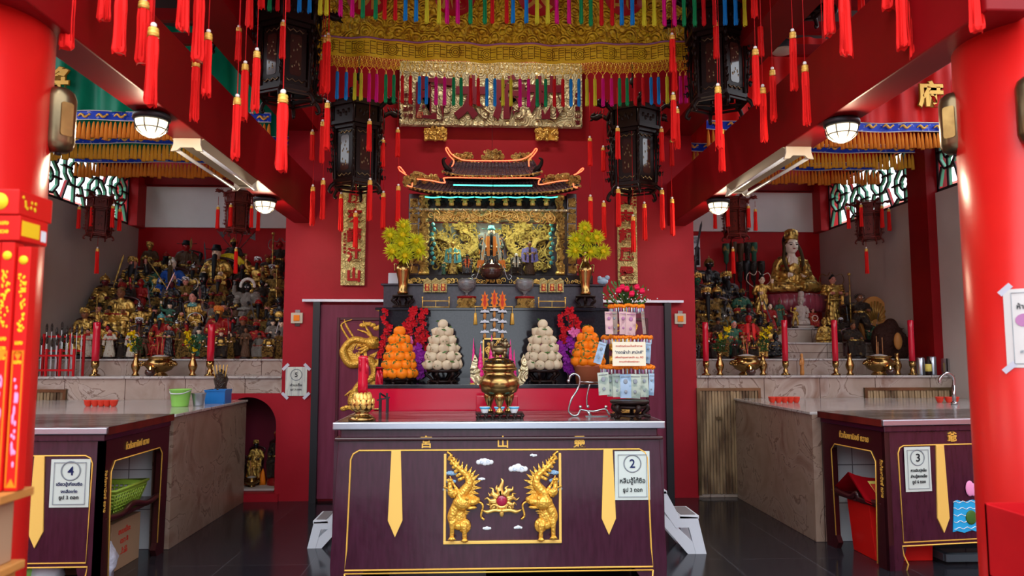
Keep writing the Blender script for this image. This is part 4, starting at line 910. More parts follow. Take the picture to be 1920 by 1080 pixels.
    if folds:                                        # robe folds
        body_m = V[:, 2] < z-r*1.5; ang = np.arctan2(V[:, 1], V[:, 0]); rad = np.hypot(V[:, 0], V[:, 1])+1e-6
        amp = .006*np.sin(ang*14+V[:, 2]*9+3*np.sin(V[:, 2]*7))+.003*np.sin(V[:, 2]*60+ang*3)
        k = (amp*body_m/rad)[:, None]; V[:, :2] *= 1+k
    fc = np.array([V[list(p)].mean(0) for p in f]); mi = np.zeros(len(f), int)
    mi[(np.abs(fc[:, 2]-(.46 if hr > .07 else .60)) < .016) & (np.abs(fc[:, 0]) < .2)] = 2
    mi[fc[:, 2] > z-r*1.35] = 1
    mi[(fc[:, 2] > z-r*1.35) & (np.abs(fc[:, 0]) > r*1.5)] = 0
    if kind == 'lotus': mi[(fc[:, 2] > .42) & (np.abs(fc[:, 0]) < .085-(fc[:, 2] < .52)*.02) & (fc[:, 1] < 0)] = 1
    for h in hands: mi[np.linalg.norm(fc-np.array(h), axis=1) < (.055 if hr > .07 else .045)] = 1
    mb = MB(); mb.add([tuple(p) for p in V], f); mb.m = [int(q) for q in mi]
    for s in (-1, 1):
        mb.ell((x+s*r*.40, y-r*.93, z+r*.04), (r*.20, r*.10, r*.085), 3, 10, 6); mb.tube(spline([(x+s*r*.18, y-r*1.00, z+r*.25), (x+s*r*.42, y-r*.97, z+r*.34), (x+s*r*.66, y-r*.82, z+r*.26)], 3), r*.035, 5, 3)
    mb.ell((x, y-r*.98, z-r*.53), (r*.22, r*.08, r*.07), 4, 10, 6)
    me = mb.build('body', ['gold_old', 'skin_pale', 'gold_bright', 'hair_black', 'skin_red'])
    data = me.data; bpy.data.objects.remove(me); BK[kind] = (data, Vector(hc), hr); return BK[kind]
def hat(kind, c, r):
    m = MB(); x, y, z = c
    if kind == 'crown':                              # crown with upright leaves
        m.lathe([(r*1.05, r*.35), (r*1.12, r*.55), (r*1.0, r*.9), (r*.75, r*1.25), (.001, r*1.35)], (x, y, z), 20)
        for i in range(9):
            a = -pi*.05-pi*.9*i/8; m.ell((x+cos(a)*r*1.12, y+sin(a)*r*1.12, z+r*(1.0+.35*sin(pi*i/8))), (r*.17, r*.08, r*.42))
        m.ell((x, y-r*1.15, z+r*.8), (r*.22, r*.1, r*.25)); m.ell((x, y, z+r*1.5), r*.25)
        for s in (-1, 1): m.ell((x+s*r*1.15, y, z+r*.5), (r*.2, r*.2, r*.5))
    elif kind == 'official':                         # stiff cap with two wings
        m.lathe([(r*1.05, r*.3), (r*1.08, r*.9), (r*.9, r*1.05), (r*.8, r*1.6), (.001, r*1.75)], (x, y, z), 18)
        for s in (-1, 1): m.tube([(x+s*r, y+r*.5, z+r*.7), (x+s*r*2.6, y+r*.4, z+r*.85)], [r*.14, r*.32], 8, flat=.3)
    elif kind == 'helmet':
        m.lathe([(r*1.12, r*.1), (r*1.2, r*.35), (r*1.05, r*.7), (r*.6, r*1.3), (r*.12, r*1.5), (r*.16, r*1.8), (.001, r*2.1)], (x, y, z), 18)
        for s in (-1, 1): m.ell((x+s*r*1.15, y+r*.1, z-r*.2), (r*.12, r*.35, r*.55))
        m.tube(spline([(x-r*.9, y-r*.8, z+r*.5), (x, y-r*1.25, z+r*.95), (x+r*.9, y-r*.8, z+r*.5)], 5), r*.13, 6)
    elif kind == 'bun':                              # hair with topknot
        m.ell((x, y+r*.18, z+r*.30), (r*1.02, r*1.0, r*1.05), n=16); m.ell((x, y+r*.1, z+r*1.45), (r*.42, r*.42, r*.38)); m.cyl((x-r*.7, y+r*.1, z+r*1.3), (x+r*.7, y+r*.1, z+r*1.3), r*.06, n=6)
    elif kind == 'tall':                             # tall draped diadem
        m.ell((x, y+r*.18, z+r*.30), (r*1.03, r*1.02, r*1.0), n=16); m.lathe([(r*.85, r*.8), (r*.95, r*1.0), (r*.80, r*1.7), (r*.92, r*2.0), (r*.5, r*2.3), (.001, r*2.35)], (x, y-r*.05, z), 20)
        for i in range(7): m.ell((x+r*.8*cos(-pi*i/6), y-r*.05+r*.8*sin(-pi*i/6), z+r*1.5), (r*.18, r*.1, r*.45))
        m.ell((x, y+r*.7, z-r*.3), (r*.95, r*.5, r*1.3))
    elif kind == 'wild':
        m.ell((x, y+r*.25, z+r*.2), (r*1.1, r*1.05, r*1.2), n=16)
        for i in range(11):
            a = -pi*.05+pi*1.1*i/10; m.tube([(x+cos(a)*r*.9, y+r*.1, z+sin(a)*r*.9), (x+cos(a)*r*1.75, y+r*.1, z+sin(a)*r*1.75)], [r*.22, r*.05], 6)
    else: m.ell((x, y+r*.15, z+r*.38), (r*1.0, r*1.0, r*.9), n=16)
    return m
def beard(c, r, L_, w=.45):
    m = MB(); x, y, z = c
    m.tube(spline([(x, y-r*.85, z-r*.6), (x, y-r*1.15, z-r*1.1), (x, y-r*1.5, z-r*1.1-L_*.5), (x, y-r*1.55, z-r*1.1-L_)], 5), [r*w*k for k in (.7, .95, 1.1, 1.2, 1.25, 1.3, 1.3, 1.25, 1.2, 1.1, 1, .9, .75, .6, .4, .1)], 10, flat=.55)
    for s in (-1, 1): m.tube(spline([(x+s*r*.08, y-r*1.06, z-r*.40), (x+s*r*.4, y-r*1.0, z-r*.62), (x+s*r*.5, y-r*1.0, z-r*1.3)], 3), [r*.08]*3+[r*.06]*3+[r*.02], 5)
    return m
HM = {}
def statue(kind, loc, h, label, face='skin_dark', robe='gold_old', trim='gold_bright', hatk=None, hatm='gold_bright', brd=0, brdm='hair_black', base='wood_black', basez=.06, yaw=0, name='deity_statue', cat='statue', group=None, ext=(), eye='hair_black', lip='skin_red', wide=1.0, sarm=None):
    me, hc, hr = body(kind); t = thing(name, loc, label, cat, group); t.rotation_euler = (0, 0, yaw)
    bh = basez*h if base else 0; k = (h-bh)/(1.0+(.10 if hatk in ('crown', 'official', 'bun') else .13 if hatk in ('tall', 'helmet') else .03)*(1.2 if hr > .07 else .8))
    b = bpy.data.objects.new('body', me); COL.objects.link(b); b.parent = t; b.location = (0, 0, bh); b.scale = (k*wide, k*wide, k)
    for i, q in enumerate((robe, face, trim, eye, lip)): b.material_slots[i].link = 'OBJECT'; b.material_slots[i].material = MATS[q]
    def part(key, fn, nm, mt):
        if key not in HM:
            o = fn().build(nm, 'gold'); HM[key] = o.data; bpy.data.objects.remove(o)
        o = bpy.data.objects.new(nm, HM[key]); COL.objects.link(o); o.parent = t; o.location = (0, 0, bh); o.scale = (k*wide, k*wide, k)
        o.material_slots[0].link = 'OBJECT'; o.material_slots[0].material = MATS[mt]; return o
    if hatk: part(('hat', hatk, kind), lambda: hat(hatk, hc, hr), 'hair' if hatk in ('bun', 'wild', 'hair') else 'headdress', hatm)
    if brd: part(('beard', kind, brd), lambda: beard(hc, hr, brd*hr), 'beard', brdm)
    if base:
        w_ = {'lotus': .42, 'seated': .24, 'seated_raise': .24, 'fat': .27}.get(kind, .17)
        part(('base', kind), lambda: MB().lathe([(w_*1.02, -.06), (w_*1.05, -.03), (w_*.95, -.02), (w_*1.02, 0)], (0, -.10 if w_ > .2 else -.02, 0), 16, sx=1, sy=.95), 'base', base).scale = (k*wide, k*wide, bh/.06 if basez else 1)
        if kind in ('seated', 'seated_raise', 'fat'):
            def chair():
                q = MB(); q.box(-.20, .20, -.05, .16, .0, .30); q.box(-.22, .22, .14, .18, 0, .66); q.tube(spline([(-.22, .16, .62), (-.25, .16, .74), (0, .16, .80), (.25, .16, .74), (.22, .16, .62)], 4), .025, 6)
                for s in (-1, 1): q.box(s*.22-.02, s*.22+.02, -.12, .16, .38, .43).box(s*.22-.02, s*.22+.02, -.12, -.08, 0, .40)
                return q
            part(('throne', 0), chair, 'throne', 'wood_maroon' if robe != 'robe_red' else 'gold_old')
    def w(p): return Vector(p)*k+Vector((0, 0, bh))
    for e in ext:
        q = MB(); nm, mt = e[0], None
        if e[0] == 'sword': q.prism([(-.012, 0), (.012, 0), (.016, .5), (0, .58), (-.016, .5)], -.004, .004); q.box(-.05, .05, -.012, .012, -.02, 0); q.cyl((0, 0, -.14), (0, 0, 0), .011, n=8); mt = 'silver'
        elif e[0] == 'glaive': q.cyl((0, 0, -.6), (0, 0, .3), .009, n=8); q.prism(spline_poly(), -.005, .005); mt = 'silver'
        elif e[0] == 'staff': q.cyl((0, 0, -.6), (0, 0, .42), .013, n=8); q.ell((0, 0, .46), .035); mt = 'gold_bright'
        elif e[0] == 'hoop': q.tube(ring((0, 0, 0), .15, 28), .010, 6, closed=True); mt = 'silver'
        elif e[0] == 'orb': q.ell((0, 0, 0), .055, n=16); mt = 'gold_bright'
        elif e[0] == 'halo':
            q.prism([(cos(pi*i/20)*.30, sin(pi*i/20)*.34) for i in range(21)]+[(cos(pi*i/20)*.23, sin(pi*i/20)*.26) for i in range(20, -1, -1)], -.02, .02, smooth=False); q.tube([(cos(pi*i/20)*.31, -.01, sin(pi*i/20)*.35) for i in range(21)], .018, 6)
            for i in range(1, 20, 2): q.ell((cos(pi*i/20)*.27, -.025, sin(pi*i/20)*.30), (.02, .012, .025))
            mt = 'silk_yellow'
        elif e[0] == 'disc': q.lathe([(.001, .012), (.06, .01), (.095, 0), (.10, -.01)], (0, 0, 0), 24, rot=rotm(pi/2)); mt = 'gold_bright'
        elif e[0] == 'ribbon':
            for s in (-1, 1): q.tube(spline([(s*.05, .05, -.15), (s*.24, .02, .0), (s*.20, .02, .16), (s*.08, .04, .12), (s*.02, .05, .2)], 5), .015, 6, flat=.35)
            mt = 'skin_white'
        elif e[0] == 'mantle':                      # embroidered cape over the shoulders, open in front
            for s in (-1, 1):
                q.grid(lambda u, v, s=s: (s*(.05+.17*sin(u*pi*.62)+.05*v), -.10-.05*v+.22*u, .0-.44*v*(1-.25*u)), 8, 10)
                q.grid(lambda u, v, s=s: (s*(.035+.065*u), -.125-.07*v, .02-.46*v), 4, 10)
            mt = 'embroidery'
        elif e[0] == 'flags':
            for i in range(5):
                a = radians(-40+20*i); d = Vector((sin(a), 0, cos(a))); o_ = Vector((0, .12, -.1)); q.cyl(o_, o_+d*.62, .007, n=6)
                q.prism([(0, 0), (.13, .04), (.02, .16)], -.003, .003, o=o_+d*.42, ax=Vector((cos(a), 0, -sin(a))), az=d)
            mt = 'robe_red'
        elif e[0] == 'armour':
            for s in (-1, 1):
                for j in range(4): q.ell((s*(.155+.012*j), -.01, .06-.05*j), (.062, .068, .034))
            q.ell((0, -.10, -.08), (.10, .035, .09)); q.tube(ring((0, -.02, -.22), .15, 20, 'z'), .022, 6, closed=True); mt = 'gold_bright'
        elif e[0] == 'gourd': q.lathe([(.001, -.10), (.05, -.08), (.06, -.04), (.03, 0), (.04, .04), (.015, .08), (.001, .1)], (0, 0, 0), 14); mt = 'silver'
        elif e[0] == 'fur': 
            for i in range(13): a = pi*i/12; q.ell((cos(a)*.12, .0, sin(a)*.13), .028)
            mt = 'hair_white'
        elif e[0] == 'collar': q.lathe([(.12, -.05), (.10, .0), (.05, .045)], (0, -.01, 0), 18, sy=.9); mt = 'embroidery_teal'
        pos, rot = e[1], e[2] if len(e) > 2 else (0, 0, 0); mt = e[3] if len(e) > 3 else mt
        o = q.build({'halo': 'halo', 'flags': 'back_flag', 'fur': 'fur_trim'}.get(nm, nm), mt); o.parent = t; o.location = w(pos); o.scale = (k,)*3; o.rotation_euler = rot
        pass
    return t
def spline_poly(): return [(-.012, .28), (.015, .28), (.05, .36), (.075, .48), (.06, .62), (.035, .54), (.0, .46), (-.012, .36)]
# ordered rows of figures need their place said; this words it
ORD = ['first', 'second', 'third', 'fourth', 'fifth', 'sixth', 'seventh', 'eighth', 'ninth', 'tenth', 'eleventh', 'twelfth', 'thirteenth', 'fourteenth', 'fifteenth', 'sixteenth', 'seventeenth', 'eighteenth', 'nineteenth', 'twentieth']
WORD = {'skin_dark': 'black-faced', 'skin_pink': 'pink-faced', 'skin_brown': 'brown-faced', 'skin_red': 'red-faced', 'skin_pale': 'pale', 'skin_gold': 'gilt', 'skin_deepred': 'dark red-faced', 'skin_green': 'green-faced', 'skin_white': 'white',
        'gold_old': 'dull gold', 'gold_bright': 'bright gold', 'robe_blue': 'blue', 'robe_black': 'black', 'robe_red': 'red', 'robe_brown': 'brown', 'robe_green': 'green', 'robe_dark': 'dark', 'robe_cream': 'cream', 'robe_orange': 'orange', 'robe_silver': 'silvery', 'skin_gold2': 'gold'}
def rank(objs, prefix):
    bpy.context.view_layer.update()
    for i, o in enumerate(sorted(objs, key=lambda o: proj(o.location)[0])): o['label'] = prefix+', '+(ORD[i] if i < 20 else 'last')+' from left'
def row(xs, tops, ti, yoff, side, seed, stepname, spec=None):
    R = random.Random(seed); ya, yb, z = TIERS[ti]; n = len(xs)
    for i, (x, top) in enumerate(zip(xs, tops)):
        Y = ya+yoff+R.uniform(-.04, .04); p = at(x, 600, Y); h = at(x, top, Y).z-z
        face = R.choice(['skin_dark', 'skin_dark', 'skin_pink', 'skin_brown', 'skin_gold', 'skin_red', 'skin_deepred', 'skin_pale'])
        robe = R.choice(['gold_old', 'gold_old', 'gold_old', 'robe_dark', 'robe_dark', 'robe_red', 'robe_black', 'robe_brown', 'robe_green', 'robe_dark', 'gold_bright', 'robe_silver'])
        hk = R.choice(['crown', 'official', 'helmet', 'bun', 'wild', 'crown']); hm = 'hair_black' if hk in ('bun', 'wild', 'official') else R.choice(['gold_bright', 'gold_old', 'robe_red', 'silver'])
        kd = R.choice(['seated', 'seated', 'seated_raise', 'standing', 'warrior']); bd = R.choice([0, 0, 2.2, 3.5]) if face != 'skin_pale' else 0
        ext = []
        if kd == 'seated_raise': ext.append(('sword', (.27, -.09, .90), (0, radians(R.uniform(-25, 25)), 0), R.choice(['iron', 'gold_old', 'iron', 'silver'])))
        if kd == 'warrior': ext.append((R.choice(['glaive', 'staff']), (-.22, -.06, .95 if R.random() < .5 else .80), (0, radians(R.uniform(-20, 10)), 0), R.choice(['iron', 'gold_old', 'wood_red'])))
        if R.random() < .3 and kd.startswith('seated'): ext.append(('armour', (0, 0, .64)))
        if R.random() < .18: ext.append(('ribbon', (0, 0, .78 if kd.startswith('s') else .8), (0, 0, 0), R.choice(['skin_white', 'robe_red', 'embroidery_teal'])))
        if spec and i in spec:
            d = dict(spec[i]); face = d.get('face', face); robe = d.get('robe', robe); hk = d.get('hat', hk); hm = d.get('hatm', hm); kd = d.get('kind', kd); bd = d.get('brd', bd); ext = d.get('ext', ext)
        lab = f"{WORD[face]} {WORD[robe]}-robed figure, {ORD[i]} from left, {stepname}, {side} altar"
        kk = h if h > .12 else .12
        statue(kd, (p.x, Y, z), kk, lab, face, robe, R.choice(['gold_bright', 'robe_red', 'silver']), hk, hm, bd, base=R.choice(['wood_black', 'wood_red', 'gold_old']), yaw=R.uniform(-.25, .25)+(.15 if side == 'left' else -.15), ext=ext, group='figures on the %s altar, %s' % (side, stepname))
# ---------------------------------------------------------------- the shrine
SY = 6.62
def S(x, y, d=0): return at(x, y, SY+d)
K = SY/FPX
sh = thing('carved_shrine', (AX, 6.9, 2.10), 'black and gold carved temple-shaped shrine with neon-lit double roof on the main altar', 'shrine')
def sbox(mb, xa, xb, yt, yb, d0, d1, m=0):
    a, b = S(xa, yt), S(xb, yb); z0 = max(b.z, 2.10); return mb.box(a.x, b.x, SY+d0, SY+d1, z0, a.z, m)
sbox(MB(), 747, 1110, 516, 534, -.06, .80).build('plinth', 'wood_black', sh, bev=.006)
q = MB(); a, b = S(750, 528), S(1108, 528); scrollwork(q, a.x, b.x, SY-.07, a.z-.022, a.z+.022, 90, 5, (.012, .026), .0045, dy=.004); q.build('plinth_carving', 'gold', sh)
sbox(MB(), 766, 1083, 395, 517, .62, .66).build('back_wall', 'wood_maroon', sh)
for xa, xb in ((766, 786), (1063, 1083)):
    sbox(MB(), xa, xb, 362, 517, .02, .66).build('side_panel', 'wood_maroon', sh, bev=.004)
    q = MB(); 
    for yt, yb in ((372, 388), (392, 398), (401, 418), (420, 440), (444, 470), (474, 494), (498, 512)):
        a, b = S(xa+3, yt), S(xb-3, yb); q.box(a.x, b.x, SY+.01, SY+.02, b.z, a.z); scrollwork(q, a.x, b.x, SY+.005, b.z, a.z, max(4, (yb-yt)//2), xa+yt, (.012, .025), .005, dy=.004)
    q.build('side_carving', 'gold_carved', sh)
for xa, xb in ((786, 803), (1042, 1059)):             # dragon columns
    a, b = S(xa, 365), S(xb, 515); cx, r = (a.x+b.x)/2, (b.x-a.x)/2; q = MB(); q.cyl((cx, SY+.03, b.z), (cx, SY+.03, a.z), r*.72, n=16)
    q.tube([(cx+cos(t*.5)*r*.85, SY+.03+sin(t*.5)*r*.85, b.z+.03+(a.z-b.z-.05)*t/60) for t in range(61)], [r*.30+.004*sin(t*1.9) for t in range(61)], 7)
    R = random.Random(xa)
    for i in range(70):
        an = R.uniform(-pi, 0); z = R.uniform(b.z+.02, a.z-.02); q.ell((cx+cos(an)*r*.85, SY+.03+sin(an)*r*.85, z), (.014, .014, R.uniform(.012, .024)), n=6, k=4)
    q.build('dragon_column', 'gold_carved', sh)
    for z in (b.z, a.z-.03): MB().lathe([(r, 0), (r*1.15, .015), (r, .03)], (cx, SY+.03, z), 16).build('column_collar', 'gold', sh)
sbox(MB(), 780, 1066, 391, 397, -.02, .60).build('gilt_beam', 'gold_board', sh, bev=.003)
sbox(MB(), 770, 1078, 362, 391, .06, .66).build('frieze', 'wood_black', sh)
for i in range(9):                                    # row of small immortals in the frieze
    x = 821+i*25.4; p = S(x, 386, .04); q = MB(); q.lathe([(.022, 0), (.026, .02), (.018, .05), (.016, .075), (.006, .085)], p, 10, sy=.7); q.ell((p.x, p.y, p.z+.098), (.013, .013, .016), n=8); q.ell((p.x, p.y, p.z+.118), (.010, .010, .010), n=8)
    for s in (-1, 1): q.tube([(p.x+s*.015, p.y, p.z+.075), (p.x+s*.028, p.y-.012, p.z+.05), (p.x+s*.006, p.y-.022, p.z+.05)], .006, 6)
    q.build('immortal_figurine', 'gold', sh)
q = MB(); a, b = S(800, 374), S(1045, 388)
for i in range(10): x = a.x+(b.x-a.x)*(i)/9.0; scrollwork(q, x-.05, x+.05, SY+.05, b.z, a.z, 10, i, (.012, .024), .004, dy=.003)
q.build('frieze_carving', 'wood_black', sh)
q = MB(); a, b = S(805, 398), S(1041, 416); scrollwork(q, a.x, b.x, SY+.0, b.z, a.z, 110, 8, (.022, .046), .0065)
for i in range(9): 
    c = S(818+i*26, 402, -.01); spiral(q, c, .036, 1.3, .008, 1 if i % 2 else -1, pi/2)
c = S(923, 404, -.02)
for s in (-1, 1): spiral(q, (c.x+s*.05, c.y, c.z), .045, 1.4, .009, s, pi/2); q.tube(spline([(c.x, c.y, c.z+.03), (c.x+s*.10, c.y, c.z-.01), (c.x+s*.17, c.y, c.z+.02)], 5), .010, 6)
q.build('openwork_valance', 'gold', sh)
# dragons of the inner screen
for s, xx in ((1, 862), (-1, 984)):
    q = MB(); c = S(xx, 455, .42)
    def P(u, v): return (c.x+s*u, c.z+v)
    dragon(q, [P(-.28, -.22), P(-.20, -.10), P(-.26, .04), P(-.12, .02), P(-.04, -.10), P(.06, -.12), P(.16, -.02), P(.10, .08), P(.0, .12)], .036, s, (), P(.02, .16)+(-s,), SY+.42)
    scrollwork(q, c.x-.28, c.x+.28, SY+.45, c.z-.28, c.z+.20, 130, xx, (.02, .06), .008); q.build('dragon_screen', 'gold_carved', sh)
q = MB(); a, b = S(808, 420), S(822, 510)
for xx in (812, 1034):
    a = S(xx, 415, .1); 
    for i in range(9): q.ell((a.x+.012*sin(i*2), a.y, a.z-.03-i*.045), (.018, .015, .020), n=8)
q.build('bead_strings', 'embroidery_teal', sh)
# roofs: tiled slopes with up-curved corners
def roof(xa, xb, ye, yt, xa2, xb2, d_e, d_t, lift, mat, nm):
    def f(u, v):
        x = (xa+(xb-xa)*u)*(1-v)+(xa2+(xb2-xa2)*u)*v; e = abs(2*u-1)**4; y = ye*(1-v)+yt*v - lift*e*(1-v*.6) + 5*sin(v*pi)*0
        d = d_e*(1-v)+d_t*v; p = S(x, y, d); return (p.x, SY+d, p.z-.018*sin(v*pi))
    q = MB(); q.grid(f, 40, 6); q.grid(lambda u, v: (f(u, v)[0], f(u, v)[1]+.03, f(u, v)[2]-.025), 40, 6)
    n = int((xb-xa)/8)
    for i in range(n+1):
        u = i/n; q.tube([f(u, j/6) for j in range(7)], .0085, 6)
    for j in range(1, 6): q.tube([f(i/40, j/6) for i in range(41)], .004, 4)
    q.build(nm, mat, sh)
    q = MB()
    for i in range(n+1): p = f(i/n, 0); q.ell((p[0], p[1]-.006, p[2]-.006), (.011, .006, .014), n=8, k=5)
    q.tube([f(i/40, 0) for i in range(41)], .006, 6); q.build('eave_tiles', 'gold_carved', sh)
    return f
fl = roof(763, 1088, 362, 336, 790, 1058, -.20, .12, 14, 'granite_purple', 'lower_roof')
sbox(MB(), 832, 1016, 329, 345, .10, .60).build('roof_drum', 'wood_black', sh)
fu = roof(830, 1016, 330, 305, 848, 1000, -.06, .18, 9, 'granite_purple', 'upper_roof')
sbox(MB(), 850, 997, 299, 309, .20, .36).build('ridge', 'wood_black', sh, bev=.004)
q = MB(); a, b = S(855, 306, .18), S(990, 306, .18); scrollwork(q, a.x, b.x, SY+.19, a.z-.02, a.z+.02, 30, 4, (.012, .02), .004, dy=.003); q.build('ridge_carving', 'gold', sh)
for xa, xb, yt, yb in ((848, 887, 285, 302), (903, 944, 279, 300), (957, 998, 285, 302), (852, 871, 302, 320), (973, 993, 302, 320)):
    a, b = S(xa, yt, .2), S(xb, yb, .2); q = MB(); w_ = b.x-a.x
    if w_ > .17: q.prism([(a.x+w_*.5+cos(pi*i/10)*w_*.42, b.z+sin(pi*i/10)*(a.z-b.z)*.9) for i in range(11)], SY+.21, SY+.23)
    scrollwork(q, a.x, b.x, SY+.19, b.z, a.z-.01, 34, xa, (.012, .028), .0065, dy=.012); q.build('ridge_ornament', 'gold_carved', sh)
for xa, xb, s in ((768, 822, 1), (1018, 1074, -1)):   # gilt beasts riding the hips
    q = MB(); a = S(xa, 335, -.05); b = S(xb, 335, -.05)
    L_ = [(a.x+.03 if s > 0 else b.x-.03, S(0, 322).z), ((a.x*.6+b.x*.4) if s > 0 else (a.x*.4+b.x*.6), S(0, 326).z+.015), ((a.x*.2+b.x*.8) if s > 0 else (a.x*.8+b.x*.2), S(0, 334).z+.01)]
    q.tube(spline([(x, SY-.04, z) for x, z in L_], 6), [.03, .034, .036, .036, .034, .032, .03, .028, .024, .02, .016, .012, .008], 8)
    scrollwork(q, min(a.x, b.x), max(a.x, b.x), SY-.05, S(0, 338).z, S(0, 320).z, 46, xa, (.012, .03), .006, dy=.02); q.build('hip_beast', 'gold_carved', sh)
    q = MB(); cx = 768 if s > 0 else 1077; a, b = S(cx-11, 331, -.1), S(cx+11, 352, -.1); scrollwork(q, a.x, b.x, SY-.12, b.z, a.z, 40, cx, (.012, .028), .007, dy=.02); q.ell(((a.x+b.x)/2, SY-.11, (a.z+b.z)/2), (.035, .03, .04)); q.build('corner_beast', 'gold_carved', sh)
    q = MB(); e = 835 if s > 0 else 1012; q.tube(spline([S(e+s*12, 322, .0), S(e, 312, -.02), S(e-s*4, 300, -.02), S(e+s*2, 296, -.02)], 4), [.012, .02, .024, .024, .022, .02, .018, .016, .014, .012, .01, .008, .006], 8); q.build('upturned_eave', 'wood_black', sh)
def neon(pts, m, nm='neon_tube', r=.0055):
    MB().tube(spline(pts, 5), r, 6).build(nm, m, sh)
neon([S(847, 313, .1), S(851, 302, .1), S(843, 292, .1), S(836, 280, .1), S(839, 277, .1), S(846, 288, .1), S(860, 297, .1), S(880, 301, .1), S(960, 301, .1), S(983, 297, .1), S(997, 288, .1), S(1004, 279, .1), S(1007, 281, .1), S(1000, 291, .1), S(992, 300, .1), S(992, 312, .1)], 'neon_orange')
neon([S(764, 348, -.24), S(772, 350, -.24), S(773, 343, -.24)], 'neon_orange'); neon([S(762, 328, -.24), S(750, 320, -.24), S(747, 314, -.24), S(750, 313, -.24), S(760, 325, -.24)], 'neon_orange')
neon([S(1083, 352, -.24), S(1076, 350, -.24), S(1075, 344, -.24)], 'neon_orange'); neon([S(1076, 328, -.24), S(1089, 322, -.24), S(1094, 317, -.24), S(1091, 316, -.24), S(1080, 327, -.24)], 'neon_orange')
neon([S(782, 336, -.1), S(805, 338, -.1), S(833, 343, -.08), S(833, 337, -.06), S(840, 333, -.06), S(925, 334, -.06), S(1006, 334, -.06), S(1010, 340, -.06), S(1012, 346, -.08), S(1040, 341, -.1), S(1065, 338, -.1)], 'neon_orange')
neon([S(850, 347, -.13), S(924, 348, -.13)], 'neon_green', r=.007); neon([S(925, 348, -.13), S(998, 348, -.13)], 'neon_green', r=.007)
for i in range(8): x = 797+i*31.2; neon([S(x, 369, -.02), S(x+15, 370.5, -.02), S(x+30, 369, -.02)], 'neon_green', r=.006)
l = bpy.data.lights.new('shrine_fill', 'AREA'); l.shape = 'RECTANGLE'; l.size = 1.1; l.size_y = .03; l.energy = 8; l.color = (.8, 1, .72); lo = bpy.data.objects.new('shrine_fill', l); COL.objects.link(lo); lo.parent = sh  # added unseen area lamp that brightens the inside of the shrine
p = S(924, 399, .10); lo.location = (p.x-AX, p.y-6.9, p.z-2.10-.03); lo.rotation_euler = (radians(25), 0, 0)
# figures in the shrine
zs = S(900, 516).z
def fig(x, top, kind, label, d=.25, **kw):
    p = S(x, 500, d); h = S(x, top, d).z-zs; return statue(kind, (p.x, SY+d, zs), h, label, base=kw.pop('base', 'wood_black'), **kw)
fig(921, 413, 'seated', 'main bearded deity in black official cap and long embroidered scarf, centre of the shrine', .16, face='skin_pale', robe='robe_black', hatk='official', hatm='embroidery_teal', brd=2.2, ext=(('mantle', (0, -.045, .72), (0, 0, 0), 'robe_orange'),), basez=.10)
q = thing('embroidered_scarf', S(921, 470, -.02), 'long pale embroidered scarf with orange ends over the main shrine deity', 'scarf')
for s in (-1, 1):
    a = S(921, 438, .02)
    MB().grid(lambda u, v: (a.x+s*(.038+.03*u+.03*v), SY+.0-.09*v-.02*sin(u*pi), a.z-.27*v), 4, 10).build('scarf_panel', 'embroidery', q)
    MB().grid(lambda u, v: (a.x+s*(.062+.06*u+.01*v), SY-.092-.02*sin(u*pi), a.z-.26-.07*v), 4, 3).build('scarf_fringe', 'robe_orange', q)
fig(849, 448, 'standing', 'attendant deity in pale green cloth at the left inside the shrine', .14, face='skin_gold', robe='gold_bright', hatk='crown', ext=(('mantle', (0, 0, .76), (0, 0, 0), 'embroidery_teal'),))
fig(832, 488, 'standing', 'small green and pink lady figurine, far left inside the shrine', .04, face='skin_pale', robe='robe_green', hatk='bun', hatm='hair_black')
fig(876, 472, 'seated', 'small shrine deity in red and gold trimmed cape left of the main deity', .03, face='skin_brown', robe='robe_black', hatk='official', hatm='hair_black', brd=2, ext=(('mantle', (0, 0, .74), (0, 0, 0), 'embroidery_red'),))
fig(968, 472, 'seated', 'small white-haired deity in pale flowered cape right of the main deity', .03, face='skin_white', robe='robe_dark', hatk='hair', hatm='hair_white', brd=3.2, ext=(('mantle', (0, 0, .74), (0, 0, 0), 'embroidery'),))
fig(993, 447, 'standing', 'dark-faced attendant in violet cloth at the right inside the shrine', .14, face='skin_brown', robe='robe_brown', hatk='bun', hatm='hair_brown', ext=(('mantle', (0, 0, .78), (0, 0, 0), 'embroidery_violet'),))
# hanging oil lamp in front of the shrine
p = at(922, 505, 6.35); t = thing('oil_lamp_bowl', (p.x, 6.35, p.z), 'dark glass oil lamp bowl with small flame hung before the shrine', 'lamp')
MB().lathe([(.001, -.09), (.06, -.085), (.095, -.05), (.10, 0), (.085, .045), (.06, .05), (.001, .04)], p, 28, sx=1, sy=1).build('bowl', 'glass_dark', t)
MB().tube(ring((p.x, p.y, p.z+.0), .101, 28, 'z'), .004, 6, closed=True).build('rim_band', 'brass', t)
MB().lathe([(.001, .085), (.006, .07), (.007, .058), (.001, .05)], p, 10).build('flame', 'flame', t)
q = MB(); q.cyl((p.x, p.y, p.z+.0), (p.x, p.y, 5.2), .0015, n=4); q.build('hanging_wire', 'iron', t)
for s in (-1, 1): MB().tube(spline([(p.x+s*.10, p.y, p.z+.04), (p.x+s*.125, p.y, p.z-.05), (p.x+s*.15, p.y, p.z-.09), (p.x+s*.175, p.y, p.z-.06), (p.x+s*.15, p.y, p.z-.045)], 5), .003, 5).build('wire_scroll', 'silver', t)

